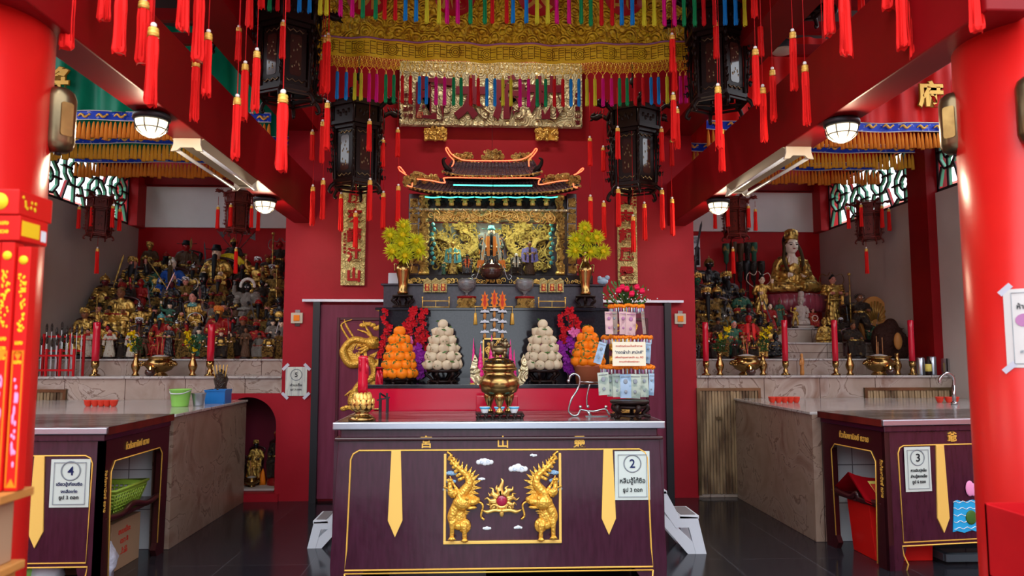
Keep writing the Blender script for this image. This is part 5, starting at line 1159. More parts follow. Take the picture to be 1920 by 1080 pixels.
# ---------------------------------------------------------------- things on the main altar
def vase_flowers(px, base_y, Y, z, label, flowers, lab2):
    p = at(px, base_y, Y); x = p.x
    t = thing('flower_vase_stand', (x, Y, z), 'black carved round stand under the '+lab2, 'stand')
    q = MB(); q.lathe([(.085, .095), (.09, .11), (.07, .115)], (x, Y, z), 24)
    for i in range(6): a = pi*i/3+.3; q.tube(spline([(x+cos(a)*.06, Y+sin(a)*.06, z+.10), (x+cos(a)*.095, Y+sin(a)*.095, z+.07), (x+cos(a)*.06, Y+sin(a)*.06, z+.035), (x+cos(a)*.09, Y+sin(a)*.09, z+.0)], 4), .010, 6)
    q.tube(ring((x, Y, z+.012), .08, 20, 'z'), .01, 6, closed=True); q.build('stand', 'wood_black', t)
    v = thing('brass_vase', (x, Y, z+.115), label, 'vase')
    MB().lathe([(.04, 0), (.048, .02), (.038, .04), (.042, .12), (.06, .20), (.062, .235), (.045, .265), (.030, .30), (.036, .35), (.050, .375), (.046, .378), (.03, .35)], (x, Y, z+.115), 26).build('vase_body', 'brass', v)
    q = MB()
    for s in (-1, 1): q.tube(spline([(x+s*.05, Y, z+.115+.26), (x+s*.075, Y, z+.115+.27), (x+s*.07, Y, z+.115+.20)], 4), .007, 6)
    q.build('handles', 'brass', v.children[0])
    R = random.Random(px); zt = z+.115+.37
    for i, (fx, fy, r) in enumerate(flowers):
        c = at(fx, fy, Y+R.uniform(-.04, .03)-.04); d = thing('chrysanthemum', c, 'yellow silk chrysanthemum, %s from the left in the %s' % (ORD[i], lab2), 'flower', lab2+' flowers')
        q = MB()
        for k in range(150):                        # curled petals in all directions
            th = R.uniform(0, 2*pi); ph = math.acos(R.uniform(-.75, 1)); dv = Vector((sin(ph)*cos(th), -cos(ph), sin(ph)*sin(th))); L_ = r*R.uniform(.8, 1.08); a = c+dv*r*.15; e = c+dv*L_
            side = dv.orthogonal().normalized()*r*.055; up = dv.cross(side).normalized()*r*.04; mid = (a+e)/2+Vector((0, 0, r*.05))
            q.add([a-side, a+side, mid+side*1.2, e+up*2, mid-side*1.2, mid+up], [(0, 1, 2, 5), (0, 5, 4), (5, 2, 3), (4, 5, 3)], 0, False)
        q.build('petals', 'flower_yellow', d); MB().ell((c.x, c.y-r*.35, c.z), r*.28).build('flower_centre', 'flower_yellow_deep', d)
        q = MB(); q.tube(spline([(c.x, c.y+r*.3, c.z), ((c.x+x)/2, (c.y+Y)/2+.02, (c.z+zt)/2+.02), (x, Y, zt-.1)], 5), .004, 5)
        for s in (-1, 1): m_ = Vector(((c.x+x)/2, Y-.01, (c.z+zt)/2-.01)); q.add([m_, m_+Vector((s*.05, -.01, .03)), m_+Vector((s*.09, 0, -.02)), m_+Vector((s*.04, .01, -.03))], [(0, 1, 2, 3)])
        q.build('stem', 'leaf_dark', d)
F1 = [(732, 442, .085), (737, 472, .09), (756, 441, .09), (753, 458, .095), (760, 480, .085), (781, 452, .085), (786, 472, .085), (757, 424, .08)]
F1 = sorted(F1); vase_flowers(755, 575, 6.30, 1.878, 'tall brass vase of yellow chrysanthemums left of the shrine', F1, 'left brass vase')
F2 = sorted([(1096, 428, .075), (1079, 450, .085), (1078, 471, .085), (1101, 450, .085), (1118, 446, .085), (1106, 473, .085), (1130, 472, .085)])
vase_flowers(1098, 575, 6.30, 1.878, 'tall brass vase of yellow chrysanthemums right of the shrine', F2, 'right brass vase')
for px, s in ((875, 'left'), (984, 'right')):
    p = at(px, 577, 6.30); x, Y, z = p.x, 6.30, 1.878
    t = thing('gilt_fruit_stand', (x, Y, z), 'red and gold carved pedestal under the %s crystal bowl' % s, 'stand'); MB().lathe([(.085, .085), (.09, .10), (.08, .105), (.001, .105)], (x, Y, z), 8, rot=rotm(0, 0, pi/8)).build('top', 'robe_red', t); q = MB(); q.lathe([(.095, 0), (.09, .02), (.07, .03), (.065, .075), (.08, .085)], (x, Y, z), 8); scrollwork(q, x-.08, x+.08, Y-.075, z, z+.08, 26, px, (.012, .022), .005, dy=.004); q.build('carved_body', 'gold_carved', t)
    t = thing('crystal_bowl', (x, Y, z+.105), 'clear crystal footed bowl on the %s red and gold pedestal' % s, 'bowl'); MB().lathe([(.035, 0), (.012, .012), (.012, .035), (.045, .05), (.075, .085), (.08, .13), (.068, .15), (.06, .15), (.07, .125), (.06, .08), (.001, .055)], (x, Y, z+.105), 26, rib=.03).build('bowl', 'crystal', t)
for px, s in ((817, 'left'), (1035, 'right')):
    a, b = at(px-25, 577, 6.24), at(px+25, 577, 6.24); z = 1.878; t = thing('brass_cup_rack', ((a.x+b.x)/2, 6.24, z), 'small brass rail rack on the black ledge, %s of the centre hangings' % s, 'rack')
    q = MB()
    for x in (a.x, b.x): q.cyl((x, 6.24, z), (x, 6.24, z+.085), .005, n=8); q.ell((x, 6.24, z+.09), .008)
    for zz in (.008, .06): q.cyl((a.x, 6.24, z+zz), (b.x, 6.24, z+zz), .0045, n=8)
    q.cyl(((a.x+b.x)/2, 6.24, z), ((a.x+b.x)/2, 6.24, z+.06), .003, n=6); q.build('rails', 'gold', t)
for px in (801, 816.5, 831, 1019, 1035, 1050):
    a, b = at(px-7, 526, 6.36), at(px+7, 548, 6.36); s = 'left' if px < 900 else 'right'; i = [801, 816.5, 831, 1019, 1035, 1050].index(px) % 3
    t = thing('paper_charm', ((a.x+b.x)/2, 6.36, b.z), 'gold-edged red paper charm, %s of three hung on the %s side under the shrine' % (['outermost', 'middle', 'innermost'][i if s == 'left' else 2-i], s), 'charm')
    MB().box(a.x, b.x, 6.355, 6.37, b.z, a.z).build('gilt_card', 'gold_plaque', t); MB().box(a.x+.015, b.x-.015, 6.350, 6.355, b.z+.012, a.z-.03).build('red_panel', 'char_red', t); MB().prism([(a.x, a.z), (b.x, a.z), ((a.x+b.x)/2, a.z+.025)], 6.355, 6.37).build('hanger', 'gold_plaque', t)
    for k_ in range(2): q = MB(); text(q, '福' if k_ else '吉', ((a.x+b.x)/2, 6.350, b.z+.030+k_*.03), .024, th=.003, bold=.02); q.build('lettering', 'gold_paint', t)
for px, sx in ((735, 'left'), (1113, 'right')):
    p = at(px, 570, 6.34)
    MBx = thing('blue_porcelain_figure' if px > 900 else 'clear_box', (p.x+(.11 if px > 900 else 0), 6.5, 2.10), 'small blue and white porcelain animal right of the shrine' if px > 900 else 'small pale box left of the shrine base', 'ornament' if px > 900 else 'box')
    x = MBx.location.x
    if px > 900: q = MB(); q.ell((x, 6.5, 2.14), (.05, .03, .035)); q.ell((x+.04, 6.49, 2.17), .022); q.ell((x-.03, 6.49, 2.165), .02); q.build('body', 'note_blue', MBx)
    else: MB().box(x-.05, x+.05, 6.45, 6.55, 2.10, 2.20).build('box_body', 'plastic_white', MBx, bev=.005)
# pyramids of mandarins and of peach-shaped buns
def pyramid(px, top, base, ztop, Y, rows, mk, label, kind, grp, standmat='wood_black', standlab=''):
    p = at(px, base, Y); x = p.x; R = random.Random(px); z0 = at(px, base, Y).z; zz = 1.262; rows = [(c_, r_) for c_, r_ in rows]
    st = thing('offering_stand', (x, Y, zz), standlab, 'stand'); r0 = rows[0][1]
    if standmat == 'terracotta': MB().lathe([(r0*1.0, 0), (r0*1.12, .12), (r0*1.2, .125), (r0*1.2, z0-zz-.005), (r0*.9, z0-zz-.005)], (x, Y, zz), 32).build('pot', 'terracotta', st)
    else:
        q = MB(); q.lathe([(r0*1.05, z0-zz-.03), (r0*1.1, z0-zz-.015), (r0*1.05, z0-zz-.001), (.001, z0-zz-.001)], (x, Y, zz), 30)
        for i in range(6): a = pi*i/3+.2; q.tube(spline([(x+cos(a)*r0*.85, Y+sin(a)*r0*.85, z0-.025), (x+cos(a)*r0*1.1, Y+sin(a)*r0*1.1, z0-(z0-zz)*.4), (x+cos(a)*r0*.75, Y+sin(a)*r0*.75, zz+(z0-zz)*.25), (x+cos(a)*r0*1.0, Y+sin(a)*r0*1.0, zz)], 4), .012, 6)
        q.tube(ring((x, Y, zz+.012), r0*.8, 24, 'z'), .012, 6, closed=True); q.build('stand', standmat, st)
    H = at(px, top, Y).z-z0; n = len(rows); protos = mk(); tot = 0
    for k, (cnt, rr) in enumerate(rows):
        z = z0+H*(k+.45)/n; ringm = []
        for j in range(cnt):
            a = 2*pi*j/cnt+k*.45+R.uniform(-.04, .04)
            if cnt > 4 and sin(a) > .75 and k not in (0,): continue     # the hidden back of the pile is left out
            q = dup(protos[tot % len(protos)]); tot += 1; q.location = (x+cos(a)*rr*(cnt > 1), Y+sin(a)*rr*(cnt > 1), z)
            q.rotation_euler = (R.uniform(-.2, .2), R.uniform(-.2, .2), a+pi/2+R.uniform(-.4, .4)) if kind == 'mandarin' else (R.uniform(-.5, .2), R.uniform(-.3, .3), a+pi/2)
            if kind == 'mandarin' and sin(a) < 0: q.rotation_euler = (R.uniform(.5, 1.2), 0, a+pi/2)
            tag(q, label.replace('in the', 'topmost on the'), kind, grp if k < n-1 else None); ringm.append(q)
        if k < n-1: rank(ringm, label+', '+['lowest', 'second', 'third', 'fourth', 'fifth'][k]+' ring')
    for o in protos: hide_proto(o)
    q = MB().lathe([(rows[0][1]*.75, z0+.0), (rows[0][1]*.55, z0+H*.4), (rows[-2][1]*.4, z0+H*.78), (.001, z0+H*.85)], (x, Y, 0), 12).build('pink_paper_cone', 'bun_pink', None, (x, Y, z0)); tag(q, 'pink paper showing between the pieces of the '+standlab.split('under the ')[1], 'paper')
def mandarins():
    out = []
    for s in range(3):
        t = bpy.data.objects.new('mandarin', None); COL.objects.link(t); r = .045+.002*s
        MB().lathe([(.001, -r*.86), (r*.5, -r*.80), (r*.9, -r*.45), (r, 0), (r*.88, r*.5), (r*.5, r*.80), (r*.12, r*.84), (.001, r*.78)], (0, 0, 0), 20).build('fruit', 'orange_fruit').parent = t
        q = MB(); R = random.Random(s)
        for i in range(3):
            a = i*2.2+s; q.add([(0, 0, r*.84), (cos(a-.4)*r*.5, sin(a-.4)*r*.5, r*.90), (cos(a)*r*1.0, sin(a)*r*1.0, r*.72), (cos(a+.4)*r*.5, sin(a+.4)*r*.5, r*.86)], [(0, 1, 2, 3)])
        q.cyl((0, 0, r*.78), (0, 0, r*1.0), .004, n=5); o = q.build('leaves', 'leaf'); o.parent = t; out.append(t)
    return out
def buns():
    out = []
    for s in range(3):
        t = bpy.data.objects.new('peach_bun', None); COL.objects.link(t); r = .042
        MB().lathe([(.001, -r*.8), (r*.6, -r*.72), (r*.95, -r*.3), (r, .1*r), (r*.8, r*.6), (r*.4, r*.95), (r*.08, r*1.2), (.001, r*1.25)], (0, 0, 0), 18, rot=rotm(radians(75 if s else 30), 0, 0)).build('bun', 'bun').parent = t
        q = MB(); q.add([(0, -r*.8, -r*.5), (-.02, -r*.95, -r*.2), (0, -r*1.05, .01), (.02, -r*.95, -r*.2)], [(0, 1, 2, 3)]) if s == 1 else q.add([(.03, -r*.6, r*.5), (.01, -r*.7, r*.65), (.04, -r*.5, r*.85), (.06, -r*.5, r*.65)], [(0, 1, 2, 3)])
        o = q.build('leaf', 'leaf'); o.parent = t; out.append(t)
    return out
OR = [(9, .155), (8, .137), (7, .115), (5, .095), (4, .062), (1, 0)]
pyramid(748, 613, 706, 0, 5.86, [(10, .112), (9, .100), (8, .084), (6, .066), (4, .044), (1, 0)], mandarins, 'mandarin in the left pyramid', 'mandarin', 'mandarins of the left pyramid', 'wood_black', 'black lacquered stand, under the tall left pyramid of mandarins')
pyramid(830, 600, 691, 0, 5.86, [(10, .118), (9, .106), (8, .090), (7, .072), (5, .048), (1, 0)], buns, 'cream bun in the pyramid left of the censer', 'bun', 'buns of the left pyramid', 'wood_black', 'black carved stand, under the left pyramid of buns')
pyramid(1018, 600, 691, 0, 5.86, [(10, .118), (9, .106), (8, .090), (7, .072), (5, .048), (1, 0)], buns, 'cream bun in the pyramid right of the censer', 'bun', 'buns of the right pyramid', 'wood_black', 'black carved stand, under the right pyramid of buns')
pyramid(1103, 612, 683, 0, 5.86, [(9, .100), (8, .088), (6, .066), (4, .044), (1, 0)], mandarins, 'mandarin in the terracotta pot pyramid', 'mandarin', 'mandarins of the right pyramid', 'terracotta', 'terracotta pot, under the right pyramid of mandarins')
# silk blossom sprays behind the pyramids
def spray(pts, mat, r, label, seed, Y, cat='flowers', leafy=False):
    R = random.Random(seed); c0 = at(pts[0][0], pts[0][1], Y)
    t = thing('blossom_spray', (c0.x, Y, 1.262), label, cat); q = MB(); st = MB()
    for (x, y) in pts:
        c = at(x, y, Y+R.uniform(-.03, .03))
        for k in range(5):
            a = 2*pi*k/5+R.uniform(0, 1); d = Vector((cos(a), -.35, sin(a))); s_ = Vector((-sin(a), 0, cos(a)))
            q.add([c, c+d*r*.6+s_*r*.4, c+d*r, c+d*r*.6-s_*r*.4], [(0, 1, 2, 3)])
        q.ell(c, r*.35, n=6, k=4)
    b = at(pts[0][0]*0+sum(p[0] for p in pts)/len(pts), 700, Y)
    for i in range(0, len(pts), 4):
        c = at(*pts[i], Y); st.tube(spline([(b.x, Y, 1.27), ((b.x+c.x)/2+.02, Y, (1.27+c.z)/2), c], 4), .003, 4)
    q.build('blossoms', mat, t); st.build('twigs', 'wood_maroon', t); return t
R = random.Random(7)
def strand(x0, y0, x1, y1, n): return [(x0+(x1-x0)*i/n+R.uniform(-6, 6), y0+(y1-y0)*i/n+R.uniform(-4, 4)) for i in range(n+1)]
spray(strand(722, 585, 728, 622, 12)+strand(728, 620, 716, 655, 10)+strand(712, 645, 722, 690, 8), 'flower_red', .024, 'dark red silk blossom spray beside the left pyramid of mandarins', 1, 6.05)
spray(strand(775, 575, 778, 605, 12)+strand(795, 580, 790, 605, 9)+strand(765, 600, 775, 625, 10)+strand(790, 615, 780, 650, 14)+strand(800, 620, 795, 655, 12)+strand(762, 610, 768, 650, 8), 'flower_red', .026, 'bright red silk blossom spray between the left mandarins and buns', 2, 6.05)
spray(strand(1066, 578, 1072, 610, 12)+strand(1052, 592, 1060, 640, 14)+strand(1075, 590, 1088, 625, 12)+strand(1062, 620, 1058, 640, 8), 'flower_red', .026, 'bright red silk blossom spray between the right buns and mandarins', 3, 6.05)
spray(strand(776, 655, 790, 705, 24)+strand(785, 650, 800, 690, 18), 'flower_purple', .034, 'purple silk orchid spray beside the left pyramid of buns', 4, 6.0); spray(strand(768, 638, 775, 660, 6), 'flower_pink', .038, 'pink silk orchid bloom behind the left mandarins', 5, 5.98)
spray(strand(1052, 645, 1068, 695, 24)+strand(1070, 635, 1080, 665, 14), 'flower_purple', .034, 'purple silk orchid spray beside the right pyramid of buns', 6, 6.0); spray(strand(1072, 622, 1085, 630, 5), 'flower_pink', .036, 'pink silk orchid bloom behind the right mandarins', 8, 5.98)
# fire-paper hangings over the centre of the altar
for i, px in enumerate((909, 927, 942)):
    p = at(px, 572, 6.1); z1 = p.z; t = thing('paper_talisman', (p.x, 6.1, z1-.62), 'tall gilt talisman on a white fan stem, %s of three above the censer' % ['left', 'middle', 'right'][i], 'ornament')
    q = MB(); a = at(px, 548 if i != 1 else 545, 6.1); h = .14
    q.prism([(p.x+u*.035, a.z-.07+v*.075) for u, v in ((0, 1.1), (.3, .6), (.75, .7), (.55, .3), (1, .1), (.6, -.1), (.95, -.55), (.5, -.6), (.4, -.95), (-.4, -.95), (-.5, -.6), (-.95, -.55), (-.6, -.1), (-1, .1), (-.55, .3), (-.75, .7), (-.3, .6))], 6.095, 6.105); q.build('talisman_head', 'print_orange', t)
    q = MB(); q.prism([(p.x+u*.014, a.z-.07+v*.05) for u, v in ((0, 1.2), (.8, .5), (.5, .2), (1, -.3), (.4, -1), (-.4, -1), (-1, -.3), (-.5, .2), (-.8, .5))], 6.088, 6.094); q.build('talisman_centre', 'ink_red', t)
    for k in range(6):
        z = a.z-.17-k*.085; q = MB(); q.prism([(p.x+cos(pi*j/8)*.042, z+sin(pi*j/8)*.028-.01*(j % 2)) for j in range(9)], 6.085, 6.10); q.build('white_fan', 'plastic_white', t)
        MB().lathe([(.006, 0), (.014, -.02), (.012, -.04), (.005, -.055)], (p.x, 6.1, z-.002), 8).build('amber_bead', 'amber', t)
    q = MB(); q.cyl((p.x, 6.11, a.z-.13), (p.x, 6.11, 1.262), .004, n=6); q.build('rod', 'brass', t)
p = at(926, 575, 6.14); t = thing('tassel_rail', (p.x, 6.14, p.z), 'thin brass cross rail with two gold tassels behind the talismans', 'rail')
q = MB(); q.cyl((p.x-.16, 6.14, p.z), (p.x+.16, 6.14, p.z), .005, n=6); q.cyl((p.x-.16, 6.14, p.z), (p.x-.16, 6.17, p.z), .003, n=5); q.build('rail', 'gold', t)
for s in (-1, 1): MB().lathe([(.002, .0), (.002, -.05), (.010, -.055), (.012, -.08), (.018, -.15), (.001, -.15)], (p.x+s*.155, 6.135, p.z), 8).build('gold_tassel', 'gold_paint', t)
# mirror-like gilt frame behind the censer
a, b = at(905, 634, 6.0), at(945, 690, 6.0); t = thing('gilt_tablet_frame', ((a.x+b.x)/2, 6.0, 1.262), 'narrow gilt openwork frame standing behind the brass censer', 'frame')
q = MB(); q.box(a.x, a.x+.012, 5.99, 6.01, 1.262, a.z).box(b.x-.012, b.x, 5.99, 6.01, 1.262, a.z).box(a.x, b.x, 5.99, 6.01, a.z-.012, a.z); q.build('frame', 'gold', t); q = MB(); scrollwork(q, a.x+.01, b.x-.01, 6.0, b.z, a.z-.02, 40, 4, (.012, .03), .005, dy=.003); q.build('openwork', 'gold', t); MB().box(a.x+.012, b.x-.012, 6.008, 6.012, 1.262, a.z-.012).build('dark_back', 'wood_black', t)
# pink towers (candles with carved tips)
for i, (px, top, base, w_) in enumerate(((888, 634, 690, .022), (901, 645, 700, .030), (922, 628, 690, .038), (938, 646, 690, .022), (957, 636, 690, .026), (964, 655, 700, .020))):
    Y = 5.66; p = at(px, top, Y); t = thing('pink_offering_tower', (p.x, Y, 1.262), 'bright pink pointed offering tower, %s from the left around the brass censer' % ORD[i], 'ornament'); h = p.z-1.262; q = MB()
    pr = [(w_*1.1, 0)]
    for k in range(8): z = h*(.1+.8*k/8); r_ = w_*(1-.11*k); pr += [(r_, z), (r_*1.15, z+.01), (r_*.8, z+.025)]
    pr += [(w_*.12, h*.93), (.001, h)]; q.lathe(pr, (p.x, Y, 1.262), 12, rib=.12); q.build('tower', 'candle_pink', t)
    MB().lathe([(w_*1.3, 0), (w_*1.2, .006), (.001, .006)], (p.x, Y, 1.262), 12).build('foot', 'gold_paint', t)
# ---------------------------------------------------------------- palace lanterns
LP = {}
def lantern(loc, s, wood, label, group=None, ztop=5.2, rot=0.0):
    key = wood
    if key not in LP:
        t = bpy.data.objects.new('palace_lantern', None); COL.objects.link(t); LP[key] = t
        def hexa(r, z): return [(r*cos(pi/6+pi*i/3), r*sin(pi/6+pi*i/3), z) for i in range(6)]
        def ringbar(q, r, z, w_, h=None):
            P = hexa(r, z)
            for i in range(6): q.bar(P[i], P[(i+1) % 6], w_, h or w_)
        def fin(q, nm, m, bev=0): o = q.build(nm, m, None, None, bev); o.parent = t; return o
        q = MB(); ringbar(q, .205, .035, .03, .03); ringbar(q, .215, .0, .02, .014); ringbar(q, .205, .52, .03); ringbar(q, .19, .11, .012); ringbar(q, .19, .47, .012)
        for p in hexa(.205, 0): q.tube([(p[0], p[1], .0), (p[0], p[1], .06), (p[0]*1.03, p[1]*1.03, .28), (p[0], p[1], .52)], [.018, .014, .011, .016], 8)
        fin(q, 'body_frame', wood)
        for i in range(6):                              # painted glass with carved surround
            P = hexa(.195, 0); a, b = Vector(P[i]), Vector(P[(i+1) % 6]); d = (b-a).normalized(); n = d.cross(Vector((0, 0, 1))); m = (a+b)/2
            q = MB(); L_ = (b-a).length/2-.018
            o = q.prism([(-L_, .06), (L_, .06), (L_, .50), (-L_, .50)], -.003, .003, 0, m, d, (0, 0, 1), n)
            q.prism(round_rect(-L_*.55, L_*.55, .13, .44, .02), -.006, .006, 1, m, d, (0, 0, 1), n)
            fin(q, 'painted_panel', [wood, 'glass_dark' if wood != 'wood_red' else 'wood_red'])
            q = MB(); R = random.Random(i)
            for k in range(14): c = m+d*R.uniform(-L_*.6, L_*.6)*.9+n*.006+Vector((0, 0, R.uniform(.17, .41))); q.ell(c, (.006, .003, .012), n=6, k=4)
            for sz in (.47, .09): q.tube([m+d*(L_*(j/3-1))*.9+n*.008+Vector((0, 0, sz+.01*(-1)**j)) for j in range(7)], .006, 5)
            fin(q, 'panel_painting', 'brass_dull' if wood != 'wood_red' else 'wood_black').parent = t.children[-1] if t.children[-1].name.startswith('painted') else [c for c in t.children if c.name.startswith('painted')][-1]
        q = MB(); ringbar(q, .235, .55, .035, .03); ringbar(q, .245, .72, .03, .03); ringbar(q, .20, .76, .03, .02)
        for p in hexa(.24, 0): q.tube([(p[0], p[1], .54), (p[0]*1.04, p[1]*1.04, .64), (p[0], p[1], .73)], [.014, .010, .014], 8)
        q.prism([(x, y) for x, y, z in hexa(.235, 0)], .725, .735, 0, (0, 0, 0), (1, 0, 0), (0, 1, 0), (0, 0, 1)); fin(q, 'crown_frame', wood)
        for i in range(6):
            P = hexa(.228, 0); a, b = Vector(P[i]), Vector(P[(i+1) % 6]); d = (b-a).normalized(); n = d.cross(Vector((0, 0, 1))); m = (a+b)/2; L_ = (b-a).length/2-.015
            q = MB(); q.prism([(-L_, .565), (L_, .565), (L_, .705), (-L_, .705)], -.003, .003, 0, m, d, (0, 0, 1), n)
            for k in range(5): q.ell(m+d*(k-2)*L_*.3+n*.006+Vector((0, 0, .635+.012*(-1)**k)), (.016, .006, .022), n=6, k=4)
            fin(q, 'crown_panel', [wood])
        for i in range(6):                              # dragon-head bracket, hanging wing, scroll foot
            a = pi/6+pi*i/3; e = Vector((cos(a), sin(a), 0)); z = Vector((0, 0, 1))
            q = MB(); q.tube(spline([e*.24+z*.70, e*.31+z*.745, e*.37+z*.735, e*.42+z*.76], 4), [.020]*5+[.026, .030, .030, .026, .022, .018, .012, .006], 8)
            q.ell(e*.385+z*.765, (.026, .026, .020), n=8); 
            for k in range(4): q.tube([e*(.30+.03*k)+z*.755, e*(.28+.03*k)+z*.80], [.010, .002], 5)
            q.tube([e*.40+z*.725, e*.43+z*.715], [.014, .004], 6); fin(q, 'dragon_bracket', wood)
            q = MB()
            for k in range(7): c = e*(.225+.018*sin(k*1.3))+z*(.50-.062*k); q.ell(c, (.014, .014, .026), n=6, k=4); q.tube([c, c+e*.03+z*.015, c+e*.025-z*.02], [.008, .008, .003], 5)
            q.tube([e*.215+z*.52, e*.235+z*.3, e*.22+z*.06], .006, 5); fin(q, 'carved_wing', wood)
            q = MB(); q.tube(spline([e*.205+z*.02, e*.24-z*.01, e*.255-z*.05, e*.235-z*.07, e*.222-z*.05], 4), [.018, .018, .017, .017, .016, .016, .015, .015, .014, .013, .012, .011, .010, .009, .008, .006, .004], 7); fin(q, 'scroll_foot', wood)
        q = MB()
        for a in (0, pi/2): q.bar((-.2*cos(a), -.2*sin(a), .005), (.2*cos(a), .2*sin(a), .005), .012)
        fin(q, 'bottom_cross', wood)
        q = MB(); q.cyl((0, 0, .75), (0, 0, 1.75), .006, n=6); q.ell((0, 0, .80), (.03, .03, .03)); fin(q, 'hanging_rod', 'iron')
        o = t
    else: o = dup(LP[key])
    o.location = loc; o.scale = (s, s, s); o.rotation_euler = (0, 0, rot); tag(o, label, 'lantern', group)
    for ch in o.children:
        if ch.name.startswith('hanging_rod'): ch.scale.z = max(.3, (ztop-loc[2])/s/1.75)
    return o
for px, Y, z, lab, rot in ((535, 5.45, 3.41, 'big dark carved hexagonal lantern left of the golden canopy cloth', .05), (1350, 5.45, 3.41, 'big dark carved hexagonal lantern right of the golden canopy cloth', -.05),
                      (670, 6.47, 2.96, 'dark carved hexagonal lantern hanging over the left couplet board', .02), (1188, 6.47, 2.96, 'dark carved hexagonal lantern hanging over the right couplet board', -.02),
                      (1508, 5.2, 4.07, 'dark carved lantern above the right beam, cut by the top edge', .1), (425, 6.1, 4.16, 'dark carved lantern above the left beam, cut by the top edge', -.1)):
    lantern((at(px, 300, Y).x, Y, z), 1, 'wood_black', lab, ztop=5.2, rot=rot)
for px, lab, zz in ((187, 'small red-brown lantern hanging by the left lattice window', 2.83), (447, 'small red-brown lantern hanging at the far end of the left beam', 2.86), (1378, 'small red-brown lantern hanging at the far end of the right beam', 2.84), (1628, 'small red-brown lantern hanging by the right lattice window', 2.85)):
    Y = 8.5 if px != 447 and px != 1378 else 8.3
    lantern((at(px, 400, Y).x, Y, zz), .60, 'wood_red', lab, ztop=5.2)
    side = 'left' if px < 900 else 'right'; where = 'lantern by the %s lattice' % side if px in (187, 1628) else 'lantern at the %s beam end' % side
    R = random.Random(px)
    for dx, y0 in ((-38, 392), (-14, 388), (25, 390), (38, 396)):
        red_tassel(px+dx, y0-4, y0+36, Y-.1 if abs(dx) < 30 else Y, 'tiny corner tassel', 'corner tassels of the '+where, 3.26)
    red_tassel(px-4, 466, 512, Y, 'single red tassel on a cord below the '+where, None, zz)

TG = {}
for o in list(COL.objects):
    if o.name.startswith('red_tassel') and o.get('group'): TG.setdefault(o['group'], []).append(o)
for g_, os_ in TG.items(): rank(os_, {'near': 'long red tassel by the '+('left' if 'left' in g_ else 'right')+' beam', 'tassels': 'red tassel of the '+g_[15:], 'corner': 'tiny red corner tassel of the '+g_[22:]}[g_.split()[0]])
# ---------------------------------------------------------------- figures on the left altar
T0, T1, T2, T3, T4 = TIERS
def hero(x, top, ti, yo, kind, label, **kw):
    ya, yb, z = TIERS[ti] if isinstance(ti, int) else ti; Y = ya+yo; p = at(x, 600, Y); h = at(x, top, Y).z-z
    return statue(kind, (p.x, Y, z), h, label, **kw)
G, B_ = 'gold_old', 'gold_bright'
hero(276, 447, 4, .25, 'standing', 'tall pale gilt-faced figure with golden hair and brown robe, back row of left altar', face='skin_gold', robe='robe_brown', hatk='crown', hatm=B_)
hero(246, 470, 3, .20, 'seated_raise', 'pink-faced bearded deity with gold crown holding up a gold orb, left altar', face='skin_pink', robe='robe_black', hatk='crown', hatm=B_, brd=4, ext=(('orb', (.13, -.26, .56)), ('armour', (0, 0, .64))))
hero(195, 500, 2, .15, 'seated', 'dark red-faced general with gold cap and round gold belly mirror, far left altar', face='skin_deepred', robe=G, hatk='helmet', hatm=B_, ext=(('disc', (0, -.20, .50)), ('sword', (.16, .05, .86), (0, radians(15), 0), 'gold_bright'), ('armour', (0, 0, .64))))
hero(226, 532, 1, .20, 'fat', 'big gilt robed monk-like figure with brown face and red belt, left altar', face='skin_brown', robe=B_, trim='robe_red', hatk='hair', hatm='gold_old')
hero(160, 566, 0, .36, 'seated_raise', 'small gilt figure with raised arm at the left end of left altar', face='skin_brown', robe=B_, hatk='crown', hatm=B_, ext=(('staff', (.27, -.09, .8)),))
hero(320, 472, 3, .18, 'seated', 'white-haired elder in blue robe with long dark beard, left altar', face='skin_white', robe='robe_blue', trim='gold_old', hatk='bun', hatm='hair_white', brd=5.5, brdm='hair_brown', ext=(('staff', (-.17, -.24, .6), (0, radians(-35), 0)),))
hero(345, 440, 4, .30, 'seated', 'red-faced magistrate in black winged hat, back row of left altar', face='skin_red', robe='robe_brown', hatk='official', hatm='hair_black')
hero(403, 445, 3, .25, 'seated', 'largest gold-robed deity with long black beard before a yellow arch, left altar', face='skin_pale', robe=B_, hatk='official', hatm='hair_black', brd=5.5, wide=.92, ext=(('halo', (.12, .20, .52)),))
t = hero(434, 437, 4, .12, 'standing', 'dark armoured figure with tall black plumes behind the largest gold deity', face='skin_dark', robe='robe_dark', hatk='helmet', hatm=B_, ext=(('flags', (0, 0, .80), (0, 0, 0), 'robe_black'),))
hero(481, 474, 3, .15, 'warrior', 'red-faced warrior with silver crown and scaled gold armour, left altar', face='skin_red', robe=B_, hatk='crown', hatm='silver', brd=3, ext=(('armour', (0, 0, .74)),))
hero(521, 442, 4, .25, 'dancer', 'red-faced figure with green ribbons beside the red wall, left altar', face='skin_red', robe='robe_dark', hatk='helmet', hatm='robe_red', ext=(('ribbon', (0, 0, .86), (0, 0, 0), 'embroidery_teal'), ('staff', (-.1, -.16, .66))))
hero(361, 535, 1, .16, 'seated', 'pink-faced figure with green collar and gold robe holding a ring, centre of left altar', face='skin_pink', robe=B_, hatk='bun', hatm='hair_black', ext=(('collar', (0, 0, .72)), ('hoop', (.17, -.30, .38), (0, .3, .2)), ('disc', (-.26, -.18, .22))))
hero(380, 500, 2, .25, 'seated', 'black-faced deity with white eyes below the largest gold deity, left altar', face='skin_dark', robe='robe_black', hatk='official', hatm='hair_black', eye='pearl')
